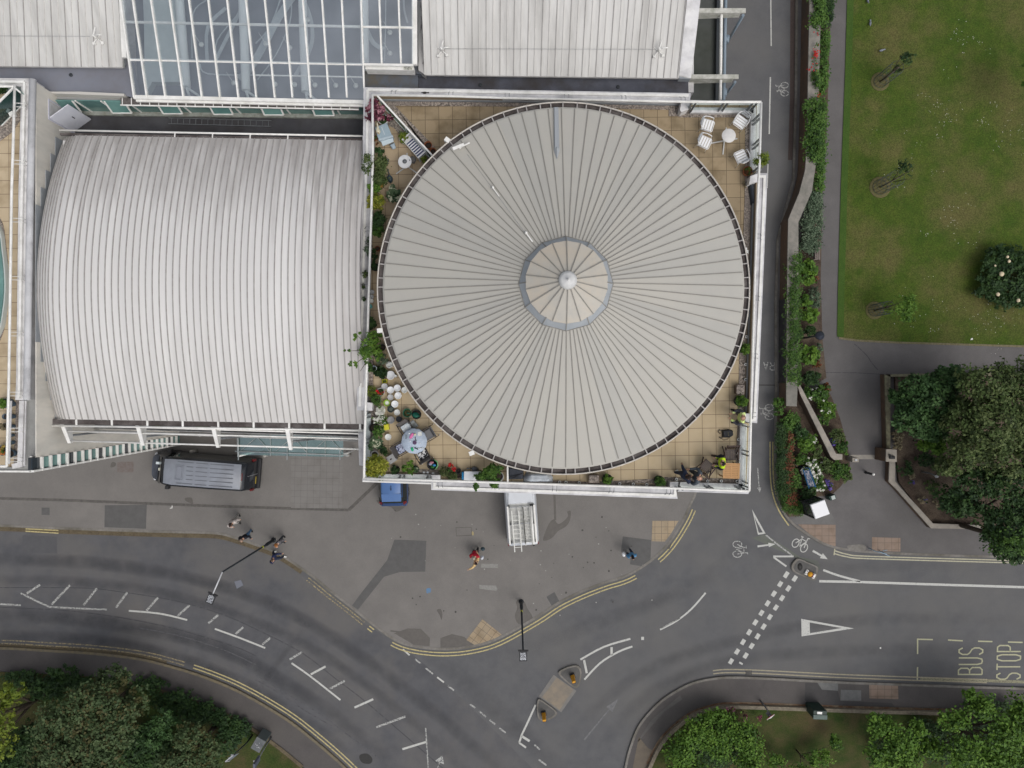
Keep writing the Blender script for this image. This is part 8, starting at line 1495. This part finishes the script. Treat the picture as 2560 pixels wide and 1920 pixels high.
plant('lavender_bush', 'shrub', 'grey green feathery bush near the white ringed pots', 953, 898, ZT, 17, .8, 'sage', 600, .05, rpy=18); plant('spiky_plant', 'plant', 'dark green spiky leaved plant beside the white round tub', 952, 930, ZT, 20, .8, 'dark', 320, .16, rpy=15, spread=.2, up=.2, pot=(.2, .3, M_pk)); plant('green_bush', 'shrub', 'mid green bush against the west parapet left of the spiky plant', 926, 920, ZT, 9, .8, 'mid', 300, .06, rpy=13)
lid(976, 938, .20, M_lidw, 'large white round tub under the spiky dark plant'); lid(973, 912, .15, M_lidc, 'cream tub squeezed by the roof rim above the white crate'); lid(989, 940, .06, M_lidc, 'tiny cream tub at the roof rim')
e = crate(975, 912, 25, .14, .10, .34, M_lidc, 'white rectangular crate at the rim of the round roof', 'white_crate'); bucket(957, 869, .14, .30, 'empty black pot with a pale rim by the round roof edge', M_pk, 'plant_pot', cat='pot', inner=M_dirt); bucket(941, 886, .12, .28, 'half hidden pot with a pale rim left of the feathery bush', M_pk, 'plant_pot', cat='pot', inner=M_dirt); bucket(938, 921, .11, .55, 'white blue patterned glazed pot above the spiky plant', mat('china_pot', (.58, .62, .68), (.14, .18, .26), sc=16, lo=.45, hi=.5, rough=.3), 'glazed_pot', cat='pot')
plant('box_ball', 'shrub', 'clipped round box ball against the west parapet, upper left of the pair', 927, 978, ZT, 12, .6, 'ygreen', 900, .03, fill=.8, jit=0, lob=[(927, 978, .5, 12, 13, .45)]); plant('box_ball', 'shrub', 'clipped round box ball above the white corner pier, lower right of the pair', 941, 999, ZT, 13, .6, 'mid', 900, .03, fill=.8, lob=[(941, 999, .5, 12.5, 13, .45)], pot=(.2, .25, M_pw))
plant('red_flower_pot', 'plant', 'red flowered plant in a white pot beside the box balls', 951, 980, ZT, 10, .5, 'dark', 160, .05, pot=(.19, .28, M_pw), flowers=('red', 60, .09)); plant('silver_plant', 'plant', 'silver white leaved plant in front of the pier', 950, 1028, ZT, 13, .6, 'white', 260, .10, rpy=15); plant('white_flower_plant', 'plant', 'clump of white and cream flowers below the silver plant', 945, 1049, ZT, 14, .6, 'white', 500, .05, rpy=13); plant('white_flower_plant', 'plant', 'airy white flowered green plant above the tall yellow box', 961, 1050, ZT, 11, .6, 'mid', 260, .05, flowers=('white', 160, .04), rpy=14)
plant('fern_pot', 'plant', 'green fern in a very wide black pot by the west balustrade', 946, 1079, ZT, 16, .9, 'mid', 500, .06, rpy=19); bucket(937, 1069, .23, .4, 'very wide black pot with a pale rim holding a fern', M_pk, 'plant_pot', cat='pot', inner=M_dirt); plant('variegated_hosta', 'plant', 'cream edged hosta against the west balustrade above the conifer', 938, 1110, ZT, 17, .7, 'varieg', 320, .13, rpy=17, up=.8, stem=False); plant('small_bush', 'shrub', 'small dark bush right of the golden conifer', 961, 1128, ZT, 13, .8, 'dark', 420, .055)
bucket(938, 1136, .17, .34, 'white rimmed empty pot just above the golden conifer', M_pw, 'plant_pot', cat='pot', inner=M_dirt); plant('golden_conifer', 'shrub', 'big feathery golden green conifer filling the south-west terrace corner', 941, 1167, ZT, 33, 1.5, 'yellow', 3000, .055, spread=.12, rpy=34, jit=8)
plant('potted_bush', 'shrub', 'green leafy bush in a black pot right of the golden conifer', 987, 1176, ZT, 12, .8, 'dark', 420, .05, pot=(.2, .35, M_pk)); plant('pale_fern', 'plant', 'light green fern between two pots on the south balustrade', 1018, 1170, ZT, 15, .8, 'bright', 480, .06, rpy=18, lob=[(1010, 1172, .5, 9, 8, .3), (1024, 1160, .6, 8, 8, .3), (1028, 1178, .5, 10, 9, .3)]); plant('ivy_pot', 'plant', 'cream and green ivy in a dark pot left of the laundry tub', 1038, 1173, ZT, 9, .5, 'varieg', 200, .07, pot=(.16, .25, M_pk))
plant('box_ball', 'shrub', 'clipped round box ball on the south edge, left above the other', 1112, 1179, ZT, 12, .6, 'olive', 900, .03, fill=.8, lob=[(1112, 1179, .5, 12, 12, .45)]); plant('box_ball', 'shrub', 'clipped round box ball on the south edge, lower right by the black pots', 1131, 1191, ZT, 12, .6, 'olive', 900, .03, fill=.8, lob=[(1131, 1191, .5, 11, 11, .45)], pot=(.2, .25, M_pw))
plant('red_flower', 'plant', 'bright scarlet flowers above the pair of olive box balls', 1131, 1170, ZT, 8, .8, 'dark', 60, .05, flowers=('red', 90, .09), lob=[(1127, 1163, .6, 4, 4, .2), (1134, 1173, .6, 4, 4, .2), (1124, 1175, .6, 3, 4, .2)]); bucket(1147, 1176, .10, .45, 'tall black pot with a white rim beside the scarlet flowers', M_pk, 'plant_pot', cat='pot', inner=M_dirt); bucket(1147, 1188, .10, .25, 'short black pot below the tall white rimmed pot', M_pk, 'plant_pot', cat='pot', inner=M_dirt)
plant('big_green_shrub', 'shrub', 'large fresh green shrub trailing over the south parapet beside the partition', 1218, 1190, ZT, 45, 1.4, 'mid', 2200, .07, spread=.12, rpy=30, lob=[(1235, 1172, .6, 22, 12, .3), (1215, 1185, .6, 22, 14, .3), (1236, 1202, .6, 12, 16, .3), (1200, 1192, .5, 14, 10, .3), (1192, 1212, .7, 10, 12, .15), (1235, 1212, .7, 9, 10, .2)])
bucket(1247, 1190, .22, .45, 'big white rimmed tub at the foot of the large green shrub', M_pw, 'tub', cat='tub', inner=M_dirt)
for px, py, lab in ((1060, 1181, 'left'), (1069, 1181, 'middle'), (1083, 1183, 'right')):
 g = MB(); g.ball((0, 0, 0), .065, .055, .045, 0, 10, 8, .08); o = g.build('white_stone', M_lidw); o.location = P(px, py, ZT + .07); tag(o, 'white stone on the pebbles below the laundry tub, %s of three' % lab, 'stone', 'white stones in the south pebble strip')
plant('potted_laurel', 'shrub', 'round leafy bush in a black pot right of the pebble planter on the south edge', 1519, 1199, ZT, 14, .8, 'bright', 650, .06, pot=(.24, .4, M_pk)); plant('potted_laurel', 'shrub', 'round leafy bush in a black pot near the navy dressed person', 1649, 1203, ZT, 14, .8, 'mid', 650, .06, pot=(.24, .4, M_pk)); plant('potted_laurel', 'shrub', 'bright leafy bush beside the bald hi-vis person', 1854, 1003, ZT, 16, .9, 'bright', 800, .06, pot=(.26, .4, M_pk)); plant('potted_laurel', 'shrub', 'small bright bush wedged between the round roof and east parapet', 1862, 872, ZT, 14, .9, 'bright', 550, .06, pot=(.2, .35, M_pk), rpy=16)
plant('dead_grass_pot', 'plant', 'brown leaved plant in a cream ringed pot in the north-east corner', 1872, 287, ZT, 5, .35, 'russet', 80, .05, pot=(.12, .3, M_pw)); plant('yellow_grass_bush', 'shrub', 'yellow green wispy bush hanging over the east handrail', 1902, 399, ZT, 19, 1.6, 'ygreen', 900, .05, rpy=20, lob=[(1905, 397, .6, 15, 15, .25), (1895, 405, .6, 11, 9, .25), (1912, 407, .6, 8, 10, .2)]); plant('flower_bowl', 'plant', 'bowl of dark red and green succulents on the tiles by the east pier', 1870, 427, ZT, 11, .45, 'russet', 220, .06, flowers=('ygreen', 90, .06), pot=(.22, .25, M_terra))
plant('weeds', 'plant', 'straw coloured weeds growing in the east pebble strip', 1862, 462, ZT, 9, .2, 'straw', 130, .05, rpy=14, stem=False)
plant('potted_ball', 'shrub', 'bright round green bush in a blue pot on the far left terrace', 10, 1008, ZT, 13, .8, 'bright', 700, .05, pot=(.22, .4, M_pg)); plant('yellow_tuft', 'plant', 'yellow spiky tuft beneath the white rail on the far left terrace', 8, 1067, ZT, 9, .6, 'straw', 200, .08, pot=(.16, .3, M_pg)); plant('orange_flower_pot', 'plant', 'orange flowers in a pot at the far left bottom corner', 6, 1126, ZT, 12, .6, 'orange', 300, .06, pot=(.24, .35, M_pg), rpy=16)
for px, py, r, lab in ((30, 1010, .14, 'behind the bright green bush'), (31, 1041, .12, 'second from the top, half under the rail'), (18, 1041, .12, 'second row, left of the rail'), (31, 1066, .10, 'third from the top'), (29, 1088, .09, 'fourth from the top'), (30, 1106, .11, 'fifth, with a green plant'), (32, 1133, .17, 'largest, at the bottom')): bucket(px, py, r, .3, 'slate blue pot on the far left terrace, ' + lab, M_pg, 'plant_pot', cat='pot', inner=mat('pot_green', (.05, .10, .05), rough=.8) if 'fifth' in lab else M_dirt)
plant('terrace_bush', 'shrub', 'dark bush behind the green glass screen at the top of the far left terrace', 5, 226, ZT, 16, 1.0, 'dark', 400, .06, rpy=12)
for px, py, lab in ((500, 1064, 'above the third sunshade bracket'), (624, 1069, 'right of the fourth sunshade bracket'), (395, 1062, 'left, between the sunshade brackets')): plant('balcony_plant', 'plant', 'green planter on the shaded balcony, ' + lab, px, py, 9.2, 17, .8, 'olive', 260, .07, rpy=6, pot=None)
# ---- park strip
ZG = .2
def strip(label, x0, x1, y0, y1, key, h, n, size=.09, name='hedge', flowers=None, z=ZG, step=22):
 cx_, cy_ = (x0[0] + x1[0]) / 2, (y0 + y1) / 2; lob = []; N = max(3, int((y1 - y0) / step))
 for i in range(N):
  t = (i + .5) / N; a = x0[0] + (x0[1] - x0[0]) * t; b = x1[0] + (x1[1] - x1[0]) * t; lob.append(((a + b) / 2 + rnd.uniform(-2, 2), y0 + (y1 - y0) * t, .6, (b - a) / 2 * rnd.uniform(.95, 1.2), (y1 - y0) / N * .8, .4))
 return plant(name, 'hedge' if name == 'hedge' else 'shrub', label, cx_, cy_, z, 10, h, key, int(n * 1.25), size * 1.1, lob=lob, up=1.0, fill=.7, spread=.22, flowers=flowers, stem=True)
strip('bright ivy covering the top end of the retaining wall', (2024, 2024), (2064, 2060), -60, 72, 'mid', 1.6, 2600, .08, 'ivy'); strip('dark hedge behind the ivy at the very top of the strip', (2060, 2054), (2088, 2074), -60, 62, 'dark', 1.3, 1400, name='hedge')
strip('red and pink leaved creeper sprawling on the bare stone coping', (2026, 2020), (2044, 2044), 88, 268, 'red', 1.55, 260, .07, 'creeper'); strip('narrow hedge between the bare coping and the path', (2050, 2046), (2068, 2064), 80, 232, 'mid', 1.2, 1800, .08)
strip('thick mid green ivy mound over the wall halfway up the lane', (2016, 2015), (2062, 2058), 255, 400, 'mid', 1.7, 3800, .08, 'ivy'); strip('small ivy patch on the red creeper', (2022, 2022), (2046, 2044), 186, 222, 'mid', 1.6, 420, .07, 'ivy'); strip('dark green hedge bushes beside the kinked wall', (2040, 2034), (2060, 2052), 400, 478, 'mid', 1.2, 1000, .08)
strip('grey green rounded shrub mass beside the kinked coping', (2018, 1996), (2054, 2050), 485, 625, 'sage', 1.1, 3600, .07, 'shrub_mass'); strip('long flat carpet of light ivy hiding the lower retaining wall', (1968, 1960), (2000, 1998), 636, 958, 'mid', 1.55, 7000, .06, 'ivy', step=16)
for px, py, r, k, lab in ((2022, 672, 26, 'bright', 'highest of the bright star shaped plants, just under the bench'), (2020, 700, 16, 'bright', 'star shaped bright plant below the highest one'), (2024, 788, 24, 'bright', 'bright star shaped plant in the middle of the strip'), (2020, 888, 30, 'bright', 'widest bright star shaped plant near the path lamp'), (2016, 752, 14, 'bright', 'small bright plant left of the grey green shrub')):
 plant('fatsia', 'shrub', lab, px, py, ZG, r, 1.1, k, int(r * 26), .15, spread=.14, up=.7)
for px, py, rx, ry, lab in ((2034, 692, 13, 18, 'russet shrub beside the path below the bench'), (2008, 774, 9, 9, 'small russet shrub between the ivy and the bright star plants'), (2042, 908, 14, 12, 'russet shrub at the path edge below the lamp')): plant('russet_shrub', 'shrub', lab, px, py, ZG, rx, .8, 'russet', 420, .08, rpy=ry)
plant('grey_green_shrub', 'shrub', 'grey green clipped shrub beside the path in mid strip', 2036, 744, ZG, 20, .9, 'sage', 1300, .06, rpy=34); plant('dark_shrub', 'shrub', 'dark green shrub above the path lamp', 2026, 828, ZG, 18, .9, 'dark', 800, .07, rpy=16); plant('dark_shrub', 'shrub', 'dark glossy shrub at the foot of the strip above the garden wall', 2028, 946, ZG, 26, 1.0, 'dark', 1500, .08, rpy=20); plant('grey_green_shrub', 'shrub', 'soft grey green shrub right of the widest star plant', 2048, 872, ZG, 10, .8, 'sage', 400, .06, rpy=18)
for px, py, rx, ry, k, n, fl, lab in ((2024, 985, 20, 14, 'mid', 700, ('white', 90, .12), 'white flowered green shrub right of the retaining wall end'), (2052, 985, 22, 22, 'mid', 1000, ('white', 40, .1), 'tall mid green shrub with few white flowers near the path'), (2068, 1024, 20, 24, 'bright', 1000, ('white', 120, .07), 'pale flower speckled shrub near the path edge'), (2055, 1050, 15, 14, 'mid', 500, None, 'green shrub left of the purple flowers'), (2092, 1088, 18, 18, 'olive', 600, None, 'yellowish shrub close to the path edge above the gateway'), (2104, 1118, 14, 18, 'mid', 500, None, 'green shrub at the path edge just above the gateway'), (2085, 1104, 8, 9, 'purple', 200, None, 'purple flowers beside the slanting garden wall'), (2066, 970, 10, 10, 'russet', 200, None, 'russet tuft close to the path curve'),
 (1948, 1015, 14, 22, 'mid', 600, None, 'yellow green shrub at the end of the retaining wall'), (1975, 1055, 22, 26, 'mid', 1100, None, 'loose green shrubs left of the slanting garden wall'), (2000, 1080, 16, 18, 'blue', 550, None, 'blue green shrub against the slanting garden wall'), (2016, 1105, 24, 24, 'bright', 1000, ('white', 80, .09), 'bright shrub with white blossoms left of the slanting wall'), (2040, 1130, 14, 20, 'olive', 450, None, 'olive plant at the foot of the slanting wall'), (2003, 1150, 16, 14, 'mid', 450, ('white', 40, .1), 'green shrub above the blue information board'), (2032, 1180, 24, 30, 'mid', 900, ('white', 700, .12), 'shrub smothered in large white blossom right of the information board'), (2060, 1165, 20, 22, 'olive', 600, ('white', 30, .09), 'olive green shrub right of the white blossom'), (2098, 1178, 22, 24, 'mid', 1100, None, 'dense dark green bush below the gateway wall'), (2116, 1190, 12, 14, 'olive', 300, None, 'small olive bush at the path below the gateway'), (1986, 1200, 16, 26, 'mid', 800, None, 'green shrub left of the information board'), (2045, 1214, 18, 14, 'mid', 450, ('white', 120, .1), 'white flowered shrub below the information board'), (2072, 1212, 9, 12, 'purple', 220, None, 'purple flowers below the olive green shrub'), (2020, 1232, 20, 16, 'dark', 700, None, 'dark shrub behind the phone box')):
 plant('flowering_shrub' if fl else 'shrub', 'shrub', lab, px, py, ZG, rx * 1.2, 1.0, k, int(n * 1.3), .09, rpy=ry * 1.2, flowers=fl)
strip('clipped dark green hedge curving along the lane and round the corner', (1941, 1942), (1962, 1974), 1060, 1235, 'dark', 1.0, 5200, .05, 'hedge', z=ZP); plant('hedge', 'hedge', 'rounded green end of the roadside hedge beside the phone box', 1984, 1268, ZP, 28, 1.0, 'mid', 3800, .05, lob=[(1962, 1235, .5, 16, 22, .4), (1972, 1262, .5, 18, 18, .4), (1992, 1276, .5, 20, 14, .4), (2002, 1262, .5, 10, 14, .4)], fill=.75); strip('row of russet leaved shrubs inside the dark hedge', (1962, 1964), (1980, 1990), 1085, 1260, 'russet', .95, 2200, .07, 'russet_shrub')
plant('rose_bed', 'shrub', 'large oval dark green shrub dotted with cream roses on the lawn', 2530, 692, .16, 100, 1.3, 'dark', 9000, .12, rpy=84, fill=.7, spread=.1, jit=11, flowers=None)
for px, py, s, lab in ((2519, 642, .09, 'topmost'), (2523, 653, .10, 'second from the top'), (2488, 664, .07, 'left, small'), (2504, 685, .15, 'largest, in the middle'), (2495, 736, .12, 'left, lower'), (2546, 751, .12, 'lowest right')):
 g = MB(); g.ball((0, 0, 0), s, s, s * .6, 0, 10, 6, .1); o = g.build('rose', mat('rose_cream', (.62, .52, .36), rough=.7) if 'rose_cream' not in bpy.data.materials else bpy.data.materials['rose_cream']); o.location = P(px, py, 1.5); tag(o, 'cream rose bloom on the oval shrub, ' + lab, 'rose', 'cream roses on the oval shrub')
def tree(label, px, py, r, ry, h, key, n, size, lob=None, spread=.10, fill=.6, g_='trees', jit=9, flowers=None, z=.2):
 return plant('tree', 'tree', label, px, py, z, r, h, key, n, size, lob=lob, spread=spread, fill=fill, rpy=ry, group=g_, jit=jit, flowers=flowers, stem=px < 2600)
tree('feathery blue green tree at the corner of the walled path', 2312, 1010, 78, 105, 5.0, 'blue', 9000, .13, lob=[(2290, 975, .6, 50, 40, .3), (2270, 1040, .6, 38, 42, .3), (2330, 1000, .7, 55, 55, .25), (2320, 1065, .6, 42, 38, .25), (2350, 950, .7, 40, 36, .25), (2258, 1000, .5, 26, 30, .2)]); tree('bright lime green small tree in front of the feathery tree', 2332, 1108, 34, 28, 3.6, 'bright', 1700, .11)
tree('broad pale olive tree filling the right edge above the mulch bed', 2470, 1040, 130, 150, 7.5, 'olive', 19000, .12, lob=[(2440, 960, .7, 70, 55, .2), (2530, 950, .7, 75, 50, .2), (2460, 1060, .75, 85, 70, .2), (2560, 1060, .75, 70, 80, .2), (2420, 1120, .6, 55, 45, .2), (2400, 1040, .6, 45, 50, .2), (2520, 1150, .6, 70, 50, .2), (2390, 1170, .45, 30, 25, .15)])
tree('dark green tree overhanging the right pavement', 2500, 1290, 85, 100, 6.0, 'dark', 13000, .12, lob=[(2440, 1205, .6, 60, 45, .2), (2520, 1215, .7, 70, 60, .2), (2420, 1265, .5, 50, 35, .2), (2500, 1310, .65, 65, 55, .2), (2520, 1370, .6, 48, 35, .2), (2560, 1290, .7, 55, 70, .2), (2395, 1240, .4, 35, 25, .2)]); tree('mid green twigs of the overhanging tree at the right kerb', 2505, 1345, 40, 45, 6.8, 'mid', 1500, .10)
for px, py, rx, ry, k, n, lab in ((2265, 1172, 24, 26, 'dark', 500, 'low dark planting right of the gate pier'), (2320, 1150, 34, 24, 'dark', 900, 'dark ground shrubs below the lime tree'), (2245, 1090, 16, 40, 'straw', 700, 'dry straw coloured shrub inside the mossy wall'), (2278, 1206, 9, 9, 'purple', 120, 'purple flowers in the mulch bed, upper clump'), (2305, 1250, 12, 10, 'straw', 200, 'straw tuft in the mulch bed, upper'), (2312, 1253, 9, 7, 'purple', 120, 'purple flowers in the mulch bed, lower clump'), (2342, 1258, 9, 14, 'straw', 150, 'straw grass tuft right of the purple clumps'), (2330, 1215, 24, 22, 'olive', 350, 'mossy green plant under the pale pole'), (2280, 1190, 10, 8, 'straw', 160, 'pale grass tuft near the upper purple clump')): plant('bed_plant', 'plant', lab, px, py, .3, rx, .5, k, n, .08, rpy=ry, stem=False)
tree('shadowed lime green tree touching the right frame edge of the lawn', 2612, 190, 34, 50, 4.5, 'bright', 1500, .11, lob=[(2565, 175, .6, 26, 26, .2), (2570, 215, .6, 16, 22, .2), (2600, 190, .6, 40, 60, .3)])
tree('big rowan tree with orange berries at the lower left', 230, 1800, 145, 135, 6.5, 'rowan', 20000, .12, lob=[(250, 1745, .7, 75, 60, .2), (180, 1800, .7, 75, 65, .2), (290, 1800, .7, 70, 70, .2), (230, 1860, .75, 95, 65, .2), (150, 1890, .6, 80, 50, .2), (330, 1760, .5, 30, 40, .2), (270, 1700, .5, 45, 25, .2), (210, 1930, .7, 130, 50, .2)], z=.17)
tree('bright yellow green tree cut by the left frame edge', 28, 1790, 50, 90, 6.0, 'ygreen', 4500, .12, lob=[(20, 1740, .6, 35, 32, .2), (45, 1720, .6, 24, 26, .2), (10, 1800, .7, 52, 48, .2), (5, 1860, .6, 45, 40, .2), (-60, 1800, .7, 60, 100, .3)], z=.17)
tree('dark evergreen in the gap left of the rowan tree', 90, 1860, 50, 80, 4.0, 'dark', 3500, .12, lob=[(100, 1740, .4, 50, 30, .2), (80, 1850, .6, 42, 50, .25), (20, 1920, .5, 70, 35, .25), (130, 1700, .3, 40, 18, .2)], z=.17)
tree('small blue green tree right of the rowan tree', 400, 1830, 45, 45, 4.0, 'blue', 3500, .10, lob=[(405, 1800, .6, 28, 30, .2), (385, 1835, .6, 40, 34, .2), (430, 1830, .5, 25, 30, .2)], z=.17); tree('mid green rowan at the bottom right of the wood', 490, 1870, 62, 58, 4.5, 'rowan', 6500, .11, lob=[(480, 1840, .6, 42, 34, .2), (510, 1880, .6, 45, 40, .2), (450, 1900, .6, 50, 34, .2), (480, 1935, .5, 70, 30, .2)], z=.17)
plant('undergrowth', 'shrub', 'dark undergrowth beneath the trees of the lower left wood', 330, 1850, .17, 100, 2.2, 'dark', 15000, .12, up=1, lob=[(20, 1715, .1, 60, 18, .08), (90, 1740, .15, 60, 30, .1), (450, 1800, .15, 60, 30, .1), (570, 1840, .12, 40, 30, .1), (300, 1880, .4, 120, 60, .3), (380, 1900, .5, 60, 50, .3), (420, 1770, .15, 70, 30, .1), (500, 1800, .15, 50, 26, .1), (350, 1730, .1, 50, 22, .08), (60, 1900, .4, 80, 50, .3), (550, 1870, .2, 40, 40, .1), (150, 1720, .1, 60, 20, .08)], stem=False); plant('low_bush', 'shrub', 'low green bush by the verge edge left of the utility cabinet', 540, 1790, .17, 45, .9, 'dark', 1500, .09, lob=[(505, 1775, .5, 26, 16, .4), (545, 1795, .5, 26, 20, .4), (590, 1830, .4, 18, 16, .3)])
tree('large bright green bush in the bend of the right pavement', 1780, 1850, 115, 90, 2.6, 'bright', 9000, .11, lob=[(1700, 1880, .6, 40, 45, .3), (1740, 1830, .6, 42, 38, .3), (1790, 1860, .6, 50, 48, .3), (1855, 1830, .6, 50, 42, .3), (1870, 1890, .6, 45, 45, .3), (1720, 1935, .5, 60, 30, .3), (1800, 1800, .4, 45, 22, .3)], spread=.16, fill=.3, g_='bushes south of the right road', z=.25)
plant('valerian', 'plant', 'pink valerian flowers behind the low stone edge', 1858, 1783, .25, 45, .8, 'pink', 380, .07, lob=[(1826, 1776, .5, 14, 8, .4), (1792, 1790, .5, 8, 8, .4), (1898, 1790, .5, 12, 10, .4), (1862, 1795, .5, 10, 10, .4)]); tree('pale lime bush at the bottom edge right of the bend', 2010, 1900, 50, 32, 2.0, 'bright', 1800, .10, lob=[(1945, 1905, .5, 28, 20, .3), (2050, 1895, .5, 42, 24, .3), (2000, 1930, .5, 60, 20, .3), (2090, 1860, .5, 16, 18, .3)], spread=.16, fill=.3, g_='bushes south of the right road', z=.25)
tree('loose light green tree at the bottom, left one of two', 2235, 1860, 75, 75, 4.0, 'bright', 5200, .12, lob=[(2205, 1815, .6, 38, 30, .2), (2240, 1850, .7, 45, 45, .2), (2200, 1890, .6, 40, 38, .2), (2260, 1900, .6, 45, 40, .2), (2290, 1820, .6, 16, 28, .2), (2185, 1800, .6, 14, 20, .2)], spread=.16, fill=.3, g_='bushes south of the right road', z=.25)
tree('spreading mid green tree in the bottom right corner', 2440, 1850, 135, 95, 5.0, 'bright', 11000, .12, lob=[(2380, 1800, .6, 42, 30, .2), (2450, 1760, .6, 40, 34, .2), (2400, 1870, .7, 60, 50, .2), (2500, 1830, .7, 65, 60, .2), (2550, 1780, .6, 40, 45, .2), (2480, 1900, .7, 80, 45, .2), (2340, 1880, .5, 32, 30, .2), (2425, 1735, .6, 14, 14, .15), (2545, 1900, .6, 60, 40, .2)], spread=.16, fill=.3, g_='bushes south of the right road', z=.25); plant('undergrowth', 'shrub', 'dark undergrowth below the bottom right trees', 2400, 1880, .25, 100, 1.0, 'dark', 9000, .10, up=1, lob=[(2330, 1850, .4, 60, 50, .3), (2480, 1790, .4, 90, 40, .3), (2240, 1880, .4, 70, 45, .3), (2400, 1880, .4, 90, 45, .3), (2520, 1850, .4, 80, 60, .3), (1790, 1880, .4, 110, 50, .3)], stem=False)
v, m = leaves([(P(x, y, .2).x, P(x, y, .2).y, .20, 2.6, 2.6, .01) for x, y in ((2340, 270), (2380, 560), (2260, 400), (2480, 330), (2300, 760), (2480, 800), (2420, 120))], 420, .032, 77, clusters=150, spread=.10, fill=.1, up=3); m[:] = 0
o = leaf_obj('daisies', v, m, [LM['white'][0]]); tag(o, kind='stuff')
SPLIT = set('gutter pebble_margin stanchion eaves_rail gutter_strap pier ledge mid_rail rail_bracket dark_skirting inner_parapet_face sunshade_bracket sunshade_rod strut coping_rim white_kerb white_flashing tubular_beam gallery_edge inner_wall_block flat_roof outrigger brace safety_line stile rungs parapet ledge_trim balcony_rail screen_frame canopy_frame side_frame foot_cap lamp_head droppings kerb_ring shoes trousers round_coping stepped_flashing'.split())
for o in [x for x in bpy.data.objects if x.type == 'MESH' and x.name.split('.')[0] in SPLIT]:
 me = o.data; par = list(range(len(me.vertices)))
 def find(a):
  while par[a] != a: par[a] = par[par[a]]; a = par[a]
  return a
 for p in me.polygons:
  r0 = find(p.vertices[0])
  for k in p.vertices[1:]: par[find(k)] = r0
 comp = {}
 for p in me.polygons: comp.setdefault(find(p.vertices[0]), []).append(p)
 if len(comp) < 2 or len(comp) > 110: continue
 nm = {'rungs': 'rung', 'shoes': 'shoe', 'trousers': 'trouser_leg'}.get(o.name.split('.')[0], o.name.split('.')[0])
 for k, ps in enumerate(comp.values()):
  used = sorted({i for p in ps for i in p.vertices}); mp_ = {i: j for j, i in enumerate(used)}
  n2 = bpy.data.meshes.new(nm); n2.from_pydata([tuple(me.vertices[i].co) for i in used], [], [[mp_[i] for i in p.vertices] for p in ps])
  for mt in me.materials: n2.materials.append(mt)
  for q, p in zip(n2.polygons, ps): q.material_index = p.material_index; q.use_smooth = p.use_smooth
  if k == 0: o.data = n2;
  else: c = o.copy(); c.data = n2; C.objects.link(c); c.matrix_parent_inverse = o.matrix_parent_inverse.copy()
